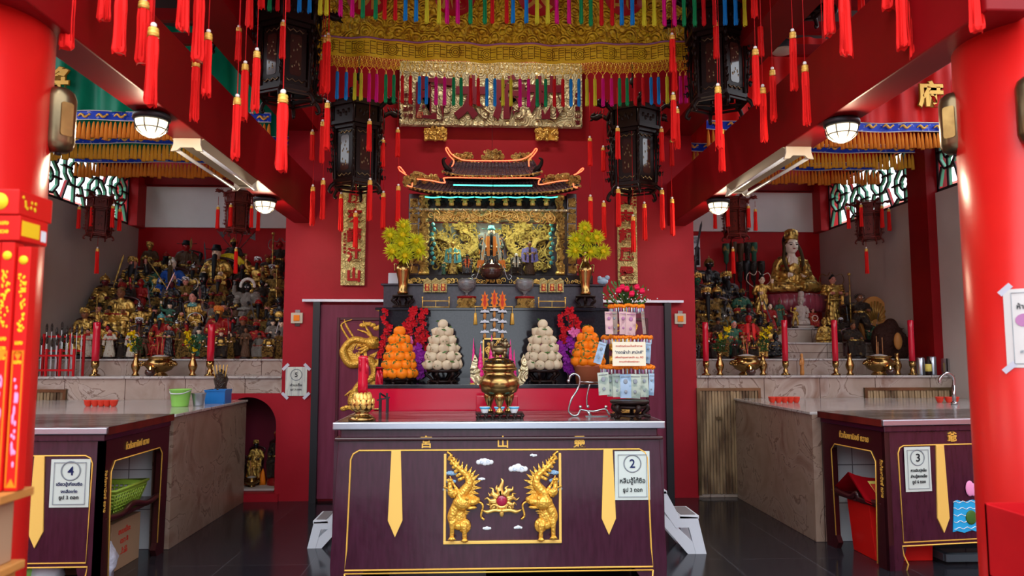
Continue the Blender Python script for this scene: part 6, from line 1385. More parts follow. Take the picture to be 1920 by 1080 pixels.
hero(463, 527, 1, .16, 'warrior', 'black warrior with white fur crown and silver armour, left altar', face='skin_dark', robe='robe_silver', hatk='wild', hatm='hair_black', eye='pearl', ext=(('fur', (0, -.02, .93)), ('armour', (0, 0, .74), (0, 0, 0), 'robe_silver'), ('ribbon', (0, 0, .60), (0, 0, 0), 'embroidery_teal')))
hero(438, 528, 2, .12, 'seated', 'black-faced deity with golden ear discs right of the seated black deity, left altar', face='skin_dark', robe='robe_dark', hatk='helmet', hatm='gold_old', eye='pearl')
hero(292, 532, 2, .14, 'seated_raise', 'black-faced figure with gold headdress raising a sword, left altar', face='skin_dark', robe=G, hatk='crown', hatm=B_, ext=(('sword', (.27, -.09, .9), (0, .4, 0)), ('ribbon', (0, 0, .74))))
hero(304, 574, 0, .32, 'seated', 'gilt-faced figure with teal headdress and black beard, lower left altar', face='skin_gold', robe='robe_red', hatk='helmet', hatm='embroidery_teal', brd=2.5)
hero(411, 562, 0, .34, 'seated', 'figure in orange tiger-mask crown with pink ribbon loops, left altar', face='skin_gold', robe='robe_red', hatk='crown', hatm='robe_orange', brd=1.6, ext=(('ribbon', (0, 0, .80), (0, 0, 0), 'lotus_pink'),))
hero(455, 470, 4, .42, 'standing', 'dim gilt standing figure behind the silver-crowned warrior, left altar', face='skin_gold', robe=G, hatk='crown', hatm=G)
hero(515, 492, 2, .14, 'warrior', 'dark gilt warrior with long staff against the red wall, left altar', face='skin_brown', robe=G, hatk='helmet', hatm=G, ext=(('staff', (.06, -.15, .55)),))
hero(501, 560, 1, .18, 'seated', 'black-robed figure with gilt crown next to the red wall, left altar', face='skin_pink', robe='robe_black', hatk='crown', hatm=G, brd=2.5)
hero(462, 612, 0, .10, 'robed', 'brown carved robed elder standing at the front right of left altar', face='skin_brown', robe='robe_brown', trim='robe_brown', hatk='hair', hatm='robe_brown')
hero(318, 606, 0, .13, 'standing', 'man figure in dark suit with pink face behind the brass censer, left altar', face='skin_pink', robe='robe_black', hatk='hair', hatm='hair_black')
for i, x in enumerate((167, 208, 250)):
    hero(x, 612, 0, .10, 'standing', 'pink-faced doll in cream and orange robe, %s of three along the front of left altar' % ['leftmost', 'middle', 'rightmost'][i], face='skin_pink', robe='robe_cream', hatk='bun', hatm='hair_black', group=None, wide=1.25, trim='robe_red', ext=(('ribbon', (0, -.05, .72), (0, 0, 0), 'robe_orange'), ('collar', (0, 0, .80), (0, 0, 0), 'robe_red')))
row([188, 229, 272, 292, 340, 356, 374, 392, 416, 434, 488, 506, 524], [628, 622, 622, 630, 612, 618, 606, 620, 612, 622, 618, 622, 616], 0, .12, 'left', 11, 'lowest step')
row([136, 182, 204, 262, 284, 334, 350, 376, 438, 456, 482, 512, 528], [604, 596, 600, 586, 594, 588, 596, 592, 590, 584, 596, 592, 588], 0, .36, 'left', 12, 'lowest step rear line')
row([184, 205, 262, 290, 318, 338, 396, 420, 442, 484, 524], [560, 568, 556, 566, 560, 552, 560, 556, 562, 548, 552], 1, .14, 'left', 13, 'second step')
row([228, 262, 320, 346, 408, 490], [520, 514, 524, 512, 510, 515], 2, .16, 'left', 14, 'third step')
row([290, 362, 452, 508], [482, 480, 492, 486], 3, .22, 'left', 15, 'fourth step')
row([262, 308, 372, 500], [488, 462, 468, 470], 4, .22, 'left', 16, 'top step')
# ---------------------------------------------------------------- figures on the right altar
P2 = (9.1, 10.5, 1.81)
p = at(1487, 600, 9.75); gx = p.x
t = thing('lotus_pedestal', (gx, 9.75, 1.81), 'pink lacquered lotus pedestal under the large seated white-faced goddess', 'pedestal')
MB().lathe([(.40, 0), (.42, .06), (.36, .10), (.28, .16), (.30, .22), (.42, .34), (.44, .42), (.40, .47), (.001, .48)], (gx, 9.75, 1.81), 40, sy=.75).build('pedestal_core', 'lotus_pink', t)
for i in range(14):
    a = pi+pi*i/13; q = MB(); q.ell((gx+cos(a)*.40, 9.75+sin(a)*.30, 2.16), (.095, .045, .12), rot=rotm(0, 0, a+pi/2)); q.build('petal', 'lotus_pink', t)
z0 = 1.81+.48
statue('lotus', (gx, 9.75, z0), at(1487, 421, 9.75).z-z0, 'large white-faced goddess with gold diadem and gilt robe seated on pink lotus', face='skin_white', robe=B_, trim='robe_red', hatk='tall', hatm=B_, base=None, ext=(('gourd', (.13, -.24, .38), (0, 0, 0), 'gold_bright'), ('disc', (0, -.125, .40), (.1, 0, 0))), name='goddess_statue')
h_ = MB(); h_.ell((0, .02, .85), (.120, .115, .125), n=20, k=12); h_.ell((0, .06, .72), (.11, .06, .13)); o = h_.build('hair', 'hair_black'); o.parent = bpy.data.objects['goddess_statue']; o.scale = ((at(1487, 421, 9.75).z-z0)/(1+.13*.8),)*3
q = MB(); k_ = (at(1487, 421, 9.75).z-z0)/(1+.13*.8)
for s in (-1, 1): q.tube(spline([(gx+s*.10*k_, 9.75+.03, z0+.83*k_), (gx+s*.125*k_, 9.70, z0+.70*k_), (gx+s*.15*k_, 9.68, z0+.55*k_), (gx+s*.12*k_, 9.62, z0+.35*k_)], 5), .022, 7)
o = q.build('hair_ribbon', 'hair_brown'); o.parent = bpy.data.objects['goddess_statue']; o.matrix_parent_inverse = Matrix.Translation(-Vector(bpy.data.objects['goddess_statue'].location))
rt_ = (8.75, 9.1, 1.62)
hero(1430, 508, P2, .25, 'dancer', 'attendant maiden with trailing pale ribbon, left of the seated goddess', face='skin_pale', robe=B_, hatk='bun', hatm='hair_black', ext=(('ribbon', (-.05, 0, .88)),))
hero(1563, 508, P2, .30, 'standing', 'attendant boy in gold armour skirt with clasped hands, right of the seated goddess', face='skin_pink', robe=B_, hatk='bun', hatm='hair_black', wide=1.15, ext=(('ribbon', (0, 0, .86), (0, 0, 0), 'gold_old'), ('armour', (0, 0, .72))))
hero(1503, 541, P2, .14, 'lotus', 'plain pale stone seated figure before the pink lotus pedestal', face='stone_pale', robe='stone_pale', trim='stone_pale', hatk='tall', hatm='stone_pale', base='stone_pale', eye='stone_pale', lip='stone_pale', wide=.8)
hero(1307, 500, P2, .30, 'seated', 'green-faced deity with gold crown beside the red wall, right altar', face='skin_green', robe='robe_dark', hatk='crown', hatm=B_)
hero(1331, 470, P2, .55, 'warrior', 'tall black-faced warrior with sword, back left of right altar', face='skin_dark', robe='robe_black', hatk='helmet', hatm='gold_old', eye='pearl', ext=(('sword', (-.22, -.06, .98), (0, .2, 0), 'iron'),))
hero(1362, 497, P2, .35, 'seated', 'large black-faced deity with broad gold crown, right altar', face='skin_dark', robe='robe_black', hatk='crown', hatm=B_, brd=2, eye='pearl', wide=1.1)
hero(1324, 527, (8.7, 9.1, 1.62), .15, 'seated', 'black deity with very long black beard, left part of right altar', face='skin_dark', robe=G, hatk='crown', hatm=B_, brd=6, eye='pearl')
hero(1391, 533, P2, .10, 'seated', 'dark green figure with pale gold flat hat, right altar', face='skin_dark', robe='robe_green', hatk='official', hatm='gold_old')
hero(1344, 520, (8.7, 9.1, 1.62), .25, 'seated', 'gilt-hooded black figure between two black deities, right altar', face='skin_dark', robe=G, hatk='helmet', hatm=B_)
hero(1403, 585, T0, .30, 'fat', 'seated figure wrapped in a bright red shawl, right altar', face='skin_red', robe='robe_red', hatk='hair', hatm='robe_red', ext=(('mantle', (0, 0, .74), (0, 0, 0), 'silk_red'),))
hero(1375, 596, T0, .28, 'seated', 'figure with green headscarf and pink face, right altar', face='skin_pink', robe='robe_green', hatk='hair', hatm='embroidery_teal')
hero(1453, 618, T0, .12, 'lotus', 'small black buddha figure with gilt belly at the end of the front row, right altar', face='skin_dark', robe='robe_black', hatk='bun', hatm='hair_black')
hero(1524, 576, P2, .10, 'fat', 'small figure wearing a thick white wreath, right altar', face='skin_pink', robe='robe_red', hatk='hair', hatm='hair_black', ext=(('hoop', (0, -.26, .46), (0, 0, 0), 'skin_white'), ('hoop', (0, -.28, .44), (0, 0, 0), 'skin_white')))
hero(1491, 574, P2, .05, 'warrior', 'small figure in yellow and gold dancing pose, right altar', face='skin_gold', robe=B_, hatk='crown', hatm='silk_yellow')
hero(1462, 560, P2, .12, 'standing', 'small mossy-coloured standing elder left of the pale stone figure', face='skin_brown', robe='robe_green', hatk='hair', hatm='hair_brown')
hero(1545, 590, (8.7, 9.1, 1.62), .15, 'lotus', 'shiny gold laughing buddha beside the third red candle, right altar', face='skin_gold', robe=B_, hatk='bun', hatm='gold_bright', base='gold_bright')
hero(1612, 548, (8.7, 9.1, 1.62), .18, 'warrior', 'dark brown fierce-faced carved figure with headband, right end of right altar', face='skin_brown', robe='robe_dark', hatk='wild', hatm='robe_dark', eye='pearl', wide=1.35, ext=(('staff', (-.22, -.05, .95)),))
hero(1590, 556, P2, .15, 'seated', 'dark bronze seated figure with pale hat brim, right end of right altar', face='skin_dark', robe='robe_dark', hatk='helmet', hatm='gold_old')
hero(1598, 600, T0, .28, 'fat', 'dark wooden pot-bellied figure between the candles, right end of right altar', face='skin_brown', robe='robe_dark', hatk='hair', hatm='robe_dark')
row([1303, 1320, 1338, 1354, 1376, 1392, 1410, 1428], [632, 624, 630, 618, 628, 634, 626, 622], 0, .10, 'right', 31, 'lowest step')
row([1306, 1324, 1346, 1424, 1442], [596, 604, 590, 592, 600], 0, .36, 'right', 32, 'lowest step rear line')
row([1304, 1360, 1382, 1404, 1424, 1444], [566, 560, 570, 562, 574, 566], 1, .16, 'right', 33, 'second step')
row([1576, 1632], [590, 598], 1, .14, 'right', 34, 'second step end')
row([1375, 1410, 1448, 1470], [556, 560, 566, 572], 2, .22, 'right', 35, 'third step')
# fan shell, fur piece
p = at(1640, 640, 8.95); t = thing('carved_fan_shell', (p.x, 8.95, 1.62), 'tan carved fan-shaped shell with pierced cuts, right end of right altar', 'ornament')
h = at(1640, 556, 8.95).z-1.62; q = MB(); q.prism([(-.12, 0)]+[(cos(pi*(1-i/18))*.20, h*.42+sin(pi*(1-i/18))*h*.58) for i in range(19)]+[(.12, 0)], -.03, .03, o=(p.x, 8.95, 1.62)); q.build('shell', 'amber', t)
q = MB()
for i in range(11): a = pi*(.12+.76*i/10); q.tube([(p.x+cos(a)*.05, 8.91, 1.62+h*.42+sin(a)*.05), (p.x+cos(a)*.17, 8.91, 1.62+h*.42+sin(a)*h*.48)], [.006, .011], 5)
q.build('ribs', 'skin_gold', t)
p = at(1668, 660, 8.45); t = thing('dark_root_carving', (p.x, 8.45, 1.43), 'dark shaggy root carving with an orange hollow at the right end of right altar', 'ornament'); q = MB(); h = at(1668, 596, 8.45).z-1.43
q.ell((p.x-.06, 8.45, 1.43+h*.42), (.15, .13, h*.46), n=20, k=12); q.ell((p.x+.10, 8.45, 1.43+h*.25), (.15, .12, h*.30), n=16); q.ell((p.x+.02, 8.44, 1.43+h*.72), (.09, .09, h*.28), n=16)
for i in range(90): R = random.Random(i); a = R.uniform(-.4, pi+.4); k_ = R.uniform(.2, 1); b = Vector((p.x+cos(a)*.16*k_, 8.45-.12*(1-k_*.7), 1.43+h*.42+sin(a)*h*.38*k_)); q.tube([b, b+Vector((cos(a)*.05+R.uniform(-.02, .02), -.05, R.uniform(-.05, .02)))], [.024, .010], 5)
o = fuse(q, .018); q = MB(); q.add(*o); q.build('root', 'fur_dark', t); MB().ell((p.x+.02, 8.30, 1.43+h*.42), (.05, .03, .10)).build('orange_hollow', 'amber', t)
# ceremonial maces standing against the back wall, and a framed panel
mx = thing('mace_rack', (at(1388, 600, 10.35).x, 10.35, 1.81), 'dark wooden rack holding ceremonial maces at the back of right altar', 'rack')
a, b = at(1350, 560, 10.35), at(1428, 600, 10.35); q = MB(); q.box(a.x, b.x, 10.30, 10.42, 1.81, 1.86).box(a.x, b.x, 10.34, 10.38, 2.25, 2.28).box(a.x, a.x+.03, 10.34, 10.38, 1.86, 2.28).box(b.x-.03, b.x, 10.34, 10.38, 1.86, 2.28); q.build('rack_frame', 'wood_maroon', mx)
for i, (x, top, m_) in enumerate(((1361, 457, 'robe_green'), (1375, 454, 'robe_brown'), (1388, 457, 'robe_brown'), (1401, 455, 'robe_dark'), (1413, 455, 'robe_green'), (1387, 491, 'robe_dark'), (1399, 489, 'iron'), (1412, 490, 'robe_dark'), (1427, 490, 'robe_dark'))):
    hi = i < 5; Y = 10.33-(.12 if not hi else 0); p = at(x, top, Y); t = thing('ceremonial_mace', (p.x, Y, 1.86 if hi else 1.81), 'ceremonial mace with dark carved head, %s from left in the %s line behind right altar' % (ORD[i if hi else i-5], 'taller' if hi else 'shorter'), 'mace', 'maces behind the right altar')
    MB().cyl((p.x, Y, 1.86 if hi else 1.81), (p.x, Y, p.z-.2), .009, n=8).build('shaft', 'iron', t); MB().lathe([(.012, -.30), (.035, -.26), (.035, -.16), (.05, -.13), (.055, -.05), (.05, 0), (.02, 0)], (p.x, Y, p.z), 12).build('mace_head', m_, t)
a, b = at(1297, 441, 10.5), at(1315, 500, 10.5); t = thing('framed_panel', ((a.x+b.x)/2, 10.5, b.z), 'narrow framed blue-grey panel hung on the back wall beside the red corner, right altar', 'picture')
MB().box(a.x-.10, b.x, 10.54, 10.57, b.z, a.z).build('frame', 'cloud_white', t, bev=.003); MB().box(a.x-.09, b.x-.02, 10.53, 10.54, b.z+.02, a.z-.02).build('panel', 'mirror_blue', t); q = MB(); text(q, 'ศาลเจ้า', (a.x+.03, 10.528, a.z-.09), .06, th=.003); q.build('lettering', 'ink_blue', t); MB().lathe([(.03, -.28), (.035, -.05), (.045, -.03), (.02, 0)], ((a.x+b.x)/2+.02, 10.53, a.z-.16), 8, sy=.2).build('printed_pagoda', 'lattice_dark', t)
# ---------------------------------------------------------------- front ledges of both altars
LZ, LY = 1.258, 7.86
def candle(px, top, Y, label, w_=.033, z=LZ, bot=None):
    p = at(px, 690, Y); x = p.x; zb = at(px, bot or 677, Y).z; zt = at(px, top, Y).z; s = w_/.033
    t = thing('brass_candle_holder', (x, Y, z), 'brass holder under the '+label, 'candle holder')
    h = zb-z; MB().lathe([(.05*s, 0), (.052*s, .01), (.022*s, .025), (.030*s, h*.35), (.018*s, h*.45), (.028*s, h*.58), (.030*s, h*.62), (.036*s, h*.66), (.036*s, h), (.032*s, h), (.03*s, h*.8), (.001, h*.8)], (x, Y, z), 20).build('holder', 'brass', t)
    c = thing('red_candle', (x, Y, zb), label, 'candle'); MB().lathe([(w_, -h*.18), (w_*1.02, (zt-zb)*.3), (w_*.98, (zt-zb)*.8), (w_*1.02, (zt-zb)*.98), (w_*.8, zt-zb), (w_*.3, zt-zb-.006), (.001, zt-zb-.006)], (x, Y, zb), 20).build('wax', 'candle_red', c); MB().cyl((x, Y, zt-.01), (x, Y, zt+.012), .003, n=5).build('wick', 'black', c)
for px, top, lab in ((178, 604, 'tall red candle at the left end of left altar ledge'), (394, 608, 'tall red candle beside the right brass vase on left altar ledge'), (1324, 604, 'red candle by the red wall, leftmost of four on right altar'), (1473, 600, 'red candle left of the wooden figurine, second of four'), (1567, 600, 'red candle right of the wooden figurine, third of four'), (1711, 600, 'red candle by the steel cans, rightmost of four on right altar')): candle(px, top, LY-.05, lab, .036 if px < 900 else .031)
def small_vase(px, label, fl=None):
    p = at(px, 700, LY); x = p.x; t = thing('small_brass_vase', (x, LY, LZ), label, 'vase'); MB().lathe([(.036, 0), (.038, .01), (.022, .03), (.044, .085), (.046, .11), (.024, .17), (.018, .21), (.028, .235), (.024, .235), (.015, .20)], (x, LY, LZ), 18).build('vase_body', 'brass', t)
    if fl:
        f = thing('yellow_flower_bunch', (x, LY, LZ+.23), fl[1], 'flowers'); q, l_ = MB(), MB(); R = random.Random(px)
        for (fx, fy) in fl[0]:
            c = at(fx, fy, LY+R.uniform(-.03, .03))
            for k in range(16): a = R.uniform(0, 6.3); ph = R.uniform(0, 1.5); d = Vector((cos(a)*sin(ph), -cos(ph), sin(a)*sin(ph))); e = d.orthogonal().normalized()*.008; q.add([c-e, c+e, c+d*.032+e, c+d*.032-e], [(0, 1, 2, 3)])
            l_.tube([c, (x+(c.x-x)*.4, LY, LZ+.25)], .003, 4)
        for k in range(46): c = Vector((x+R.uniform(-.05, .05), LY+R.uniform(-.03, .03), LZ+.25+R.uniform(0, .14))); d = Vector((R.uniform(-1, 1), -.4, R.uniform(-.3, 1))).normalized()*.045; e = d.orthogonal().normalized()*.012; l_.add([c, c+d*.5+e, c+d, c+d*.5-e], [(0, 1, 2, 3)])
        q.build('blossoms', 'flower_yellow_deep', f); l_.build('leaves', 'leaf_dark', f)
small_vase(254, 'small brass vase left of the censer on left altar', ([(244, 628), (250, 624), (247, 636), (252, 645), (244, 648), (255, 632), (249, 655)], 'yellow flower bunch left of the censer on left altar'))
small_vase(361, 'small brass vase right of the censer on left altar', ([(350, 626), (357, 624), (354, 634), (362, 640), (350, 642), (358, 652), (365, 655)], 'yellow flower bunch right of the censer on left altar'))
small_vase(1350, 'small brass vase left of the left censer on right altar', ([(1358, 616), (1364, 620), (1352, 628), (1360, 630), (1366, 614), (1350, 636)], 'yellow flower bunch left of the left censer on right altar'))
small_vase(1431, 'small brass vase right of the left censer on right altar', ([(1432, 618), (1440, 622), (1428, 626), (1436, 632), (1425, 636), (1442, 616)], 'yellow flower bunch right of the left censer on right altar'))
small_vase(1594, 'empty small brass vase left of the right censer on right altar'); small_vase(1683, 'empty small brass vase right of the right censer on right altar')
def censer(px, Y, z, r, label, ns, seed, mat='brass'):
    p = at(px, 700, Y); x = p.x; t = thing('brass_censer', (x, Y, z), label, 'censer')
    MB().lathe([(r*.55, 0), (r*.5, r*.12), (r*.35, r*.22), (r*.75, r*.40), (r*1.0, r*.72), (r*.97, r*.95), (r*.78, r*1.12), (r*.72, r*1.2), (r*.86, r*1.28), (r*.86, r*1.33), (r*.74, r*1.33), (r*.70, r*1.2), (.001, r*1.15)], (x, Y, z), 36).build('bowl', mat, t)
    for s in (-1, 1):                                   # lion-mask handles
        q = MB(); q.ell((x+s*r*1.0, Y-.01, z+r*.85), (r*.18, r*.2, r*.2)); q.ell((x+s*r*1.15, Y-.02, z+r*.80), (r*.12, r*.12, r*.12))
        for k in range(6): a = k*1.05; q.ell((x+s*r*1.02+cos(a)*r*.12, Y-.06*r/.1, z+r*.85+sin(a)*r*.16), r*.07, n=6, k=4)
        q.build('lion_handle', mat, t)
    MB().lathe([(r*.72, 0), (r*.55, r*.10), (r*.2, r*.20), (.001, r*.21)], (x, Y, z+r*1.25), 18).build('ash', 'ash', t)
    R = random.Random(seed)
    J = []
    for i in range(ns):
        j = thing('incense_stick', (x+R.uniform(-.3, .3)*r, Y+R.uniform(-.2, .2)*r, z+r*1.35), 'burning incense stick standing in the '+label.replace('brass', '').strip().replace('  ', ' '), 'incense', 'incense sticks of the '+label); L_ = R.uniform(.5, 1.3)*.17; a = Vector(j.location)
        MB().cyl(a-Vector((0, 0, r*.12)), a+Vector((R.uniform(-.03, .03), 0, L_)), .0035, n=5).build('stick', R.choice(['incense', 'incense_red']), j); J.append(j)
    rank(J, 'incense stick in the '+label)
censer(299, LY, LZ, .15, 'big brass censer on left altar', 6, 1); censer(1400, LY, LZ, .155, 'left brass censer on right altar', 5, 2); censer(1649, LY, LZ, .155, 'right brass censer on right altar', 4, 3)
for px, s in ((281, 'left altar'), (1408, 'right altar, left censer'), (1670, 'right altar, right censer')):
    p = at(px, 700, LY-.17); t = thing('oil_lamp_glass', (p.x, 7.69, LZ), 'small amber glass oil lamp with flame in front of the censer, '+s, 'lamp')
    MB().lathe([(.03, 0), (.05, .03), (.045, .065), (.04, .065), (.001, .055)], (p.x, 7.69, LZ), 18).build('glass', 'glass_dark', t); MB().lathe([(.001, 0), (.006, .008), (.004, .02), (.001, .032)], (p.x, 7.69, LZ+.066), 8).build('flame', 'flame', t)
# red weapon rack at the left
a, b = at(72, 600, 7.86), at(143, 706, 7.86); t = thing('red_weapon_rack', ((a.x+b.x)/2, 7.86, LZ), 'small red rack holding thin black-headed processional weapons at the far left', 'rack')
q = MB()
for y in (7.80, 7.98):
    for x in (a.x, (a.x*2+b.x)/3, (a.x+2*b.x)/3, b.x): q.box(x-.01, x+.01, y-.01, y+.01, LZ, LZ+(.28 if y < 7.9 else .44))
    for zz in ((.05, .20) if y < 7.9 else (.25, .40)): q.box(a.x, b.x, y-.008, y+.008, LZ+zz, LZ+zz+.02)
q.build('rack_frame', 'red_paint', t)
R = random.Random(3)
for i in range(16):
    x = a.x+(b.x-a.x)*(i+.5)/16; hi = i % 2; Y = 7.83 if not hi else 7.95; h = .44+R.uniform(-.02, .05) if hi else .30+R.uniform(0, .05)
    j = thing('miniature_weapon', (x, Y, LZ), 'miniature processional weapon with dark head and white shaft, %s from left in the red rack' % ORD[i], 'weapon', 'miniature weapons in the red rack'); MB().cyl((x, Y, LZ), (x, Y, LZ+h), .004, n=6).build('shaft', 'cloud_white', j); MB().lathe([(.005, 0), (.012, .015), (.013, .06), (.008, .08), (.001, .09)], (x, Y, LZ+h), 8).build('weapon_head', 'robe_dark', j)
# things right of the right ledge
p = at(1504, 696, 7.86); t = thing('carved_wood_figurine', (p.x, 7.86, LZ), 'small light wooden figurine leaning on the marble between two red candles', 'figurine'); q = MB(); q.lathe([(.022, 0), (.026, .02), (.02, .08), (.028, .13), (.024, .17), (.012, .19), (.018, .205), (.016, .225), (.001, .235)], (p.x, 7.86, LZ), 10, sx=.9); q.tube([(p.x-.02, 7.85, LZ+.16), (p.x-.035, 7.84, LZ+.11), (p.x+.01, 7.84, LZ+.12)], .008, 6); q.build('figure', 'wood_light', t)
for px, h, m_, lab in ((1727, .19, 'steel', 'shiny steel can left of the dark bottle on right altar ledge'), (1749, .20, 'steel', 'shiny steel can right of the dark bottle on right altar ledge')):
    p = at(px, 700, 7.8); t = thing('steel_can', (p.x, 7.8, LZ), lab, 'can'); MB().lathe([(.038, 0), (.04, .005), (.04, h-.01), (.034, h), (.001, h)], (p.x, 7.8, LZ), 20).build('can_body', m_, t)
p = at(1738, 700, 7.75); t = thing('dark_bottle', (p.x, 7.72, LZ), 'small dark bottle with yellow label between two steel cans', 'bottle'); MB().lathe([(.03, 0), (.032, .01), (.032, .14), (.012, .17), (.014, .20), (.001, .20)], (p.x, 7.72, LZ), 16).build('glass_body', 'wood_black', t); MB().lathe([(.033, .04), (.033, .12)], (p.x, 7.72, LZ), 16).build('paper_label', 'paper_yellow', t)
a, b = at(1764, 672, 7.8), at(1790, 700, 7.8); t = thing('glass_tank', ((a.x+b.x)/2, 7.8, LZ), 'clear plastic box with a yellow-labelled bottle inside at the end of right altar', 'box'); q = MB(); q.box(a.x, b.x+.1, 7.7, 7.71, LZ, a.z).box(a.x, b.x+.1, 7.9, 7.91, LZ, a.z).box(a.x, a.x+.008, 7.7, 7.91, LZ, a.z).box(b.x+.09, b.x+.1, 7.7, 7.91, LZ, a.z); q.build('clear_walls', 'crystal', t)
p = at(1776, 700, 7.8); t = thing('green_capped_bottle', (p.x, 7.8, LZ), 'clear bottle with green cap standing in the plastic box', 'bottle'); MB().lathe([(.035, 0), (.036, .12), (.014, .17), (.014, .20)], (p.x, 7.8, LZ), 16).build('bottle_body', 'paper_yellow', t); MB().cyl((p.x, 7.8, LZ+.20), (p.x, 7.8, LZ+.225), .015).build('cap', 'plastic_green', t)
# cups on the counters
CZ = 1.022
def cup(px, py, i, side, n):
    p = zat(px, py, CZ); t = thing('red_cup', (p.x, p.y, CZ), 'small red cup, %s from left of %s on the %s' % (ORD[i], n, side), 'cup', 'red cups on the '+side); t.location.y = min(p.y, 7.3)
    MB().lathe([(.020, 0), (.022, .008), (.030, .02), (.036, .05), (.040, .056), (.036, .055), (.028, .02), (.001, .014)], (0, 0, 0), 20, ).build('cup_body', 'ceramic_red').parent = t
for i, x in enumerate((165, 178, 190, 201, 213)): cup(x, 762, i, 'left counter', 'five')
for i, x in enumerate((1448, 1460, 1471, 1482, 1493)): cup(x, 755, i, 'right counter', 'five')
for i, x in enumerate((1762, 1779, 1791)): cup(x, 755, i, 'right counter by the pillar', 'three')
# bucket, can, crate on the left counter
def fr(px0, px1, py, Y=None): a = zat(px0, py, CZ); b = zat(px1, py, CZ); return (a+b)/2, (b.x-a.x)
c, w_ = fr(320, 355, 762); t = thing('green_bucket', c, 'light green plastic bucket on the left marble counter', 'bucket'); r = w_*.5
MB().lathe([(r*.82, 0), (r*.84, .01), (r*1.08, r*1.75), (r*1.14, r*1.78), (r*1.12, r*1.85), (r*1.02, r*1.83), (r*.8, .02), (.001, .015)], c, 32).build('bucket_body', 'plastic_green', t); MB().tube(spline([c+Vector((-r*1.1, 0, r*1.75)), c+Vector((-r*.7, -r*.9, r*1.45)), c+Vector((0, -r*1.25, r*1.4)), c+Vector((r*.7, -r*.9, r*1.45)), c+Vector((r*1.1, 0, r*1.75))], 5), .005, 6).build('handle', 'plastic_white', t)
c, w_ = fr(361, 383, 761); r = w_*.5; t = thing('steel_pail', c, 'small steel pail beside the green bucket on the left counter', 'pail'); MB().lathe([(r*.8, 0), (r*.82, .01), (r*1.2, r*2.1), (r*1.28, r*2.15), (r*1.1, r*2.1), (r*.75, .02), (.001, .015)], c, 28).build('pail_body', 'steel', t)
c, w_ = fr(390, 428, 756); t = thing('blue_crate', c, 'blue plastic crate with fruit on the left marble counter', 'crate'); h = .13
q = MB()
for s in (-1, 1): q.prism([(-w_/2*.86, 0), (w_/2*.86, 0), (w_/2, h), (-w_/2, h)], -.003, .003, o=c+Vector((0, s*.09, 0))); q.box(c.x+s*w_/2*.93-.003, c.x+s*w_/2*.93+.003, c.y-.09, c.y+.09, c.z, c.z+h)
q.box(c.x-w_/2*.86, c.x+w_/2*.86, c.y-.09, c.y+.09, c.z, c.z+.006).box(c.x-w_/2*1.03, c.x+w_/2*1.03, c.y-.10, c.y-.085, c.z+h-.012, c.z+h); q.build('crate_body', 'plastic_blue', t)
for i, (dx, dz) in enumerate(((-.06, .10), (.01, .105), (.05, .10))):
    t = thing('orange', (c.x+dx, c.y, c.z+.06), 'orange in the blue crate, %s' % ['nearest the pail', 'in the middle', 'at the right end'][i], 'orange'); MB().ell((0, 0, .03), (.036, .036, .034)).build('fruit', 'orange_fruit').parent = t
t = thing('joss_bundle', (c.x-.03, c.y+.12, CZ), 'dark bundle of offerings with gold wrapping behind the blue crate', 'bundle'); q = MB(); q.lathe([(.06, 0), (.07, .05), (.045, .15), (.06, .22), (.03, .30), (.001, .32)], (c.x-.03, c.y+.14, CZ), 10, rib=.2); q.build('wrapping', 'robe_dark', t); q = MB()
for k in range(5): q.tube([(c.x-.03+.02*k-.04, c.y+.12, CZ+.2), (c.x-.03+.035*k-.07, c.y+.10, CZ+.36)], .004, 5)
q.build('gold_sticks', 'gold_paint', t)
# niche shrine: censer, small figures, cones
NZ = .08; p = at(478, 905, 7.92)
q = MB().box(-2.62, -2.08, 7.80, 8.16, NZ, NZ+.02); o = q.build('niche_mat', 'grey_wall', None, (-2.35, 8, NZ)); tag(o, 'pale stone slab on the floor of the arched niche', 'slab')
NZ = .10; censer(478, 7.92, NZ, .075, 'small brass censer in the arched niche', 2, 9)
for px, lab in ((465, 'orange patterned cone left of the niche censer'), (492, 'orange patterned cone right of the niche censer')):
    x = at(px, 880, 8.02).x; o = MB().lathe([(.035, 0), (.03, .05), (.018, .13), (.001, .17)], (x, 8.04, NZ), 10, rib=.15).build('offering_cone', 'print_orange', None, (x, 8.04, NZ)); tag(o, lab, 'cone')
for x, hh, rb, lab in ((-2.40, .52, B_, 'gilt seated figure at the back of the arched niche'), (-2.17, .62, 'robe_dark', 'dark figure on a red box at the right inside the arched niche'), (-2.56, .40, 'robe_dark', 'dim dark figure at the left inside the arched niche')):
    statue('seated', (x, 8.08 if x > -2.2 or x < -2.5 else 8.10, NZ), hh, lab, face='skin_dark', robe=rb, hatk='crown', hatm=rb if rb == B_ else 'robe_red', basez=.12, base='robe_red' if x > -2.2 else 'wood_black', wide=.75)
candle(526-4, 867, 7.74, 'thin red candle at the right side of the arched niche', .010, .08, 893)
# ---------------------------------------------------------------- things on the centre table
TZ = 1.073
def tb(px, py): p = zat(px, py, TZ); return p
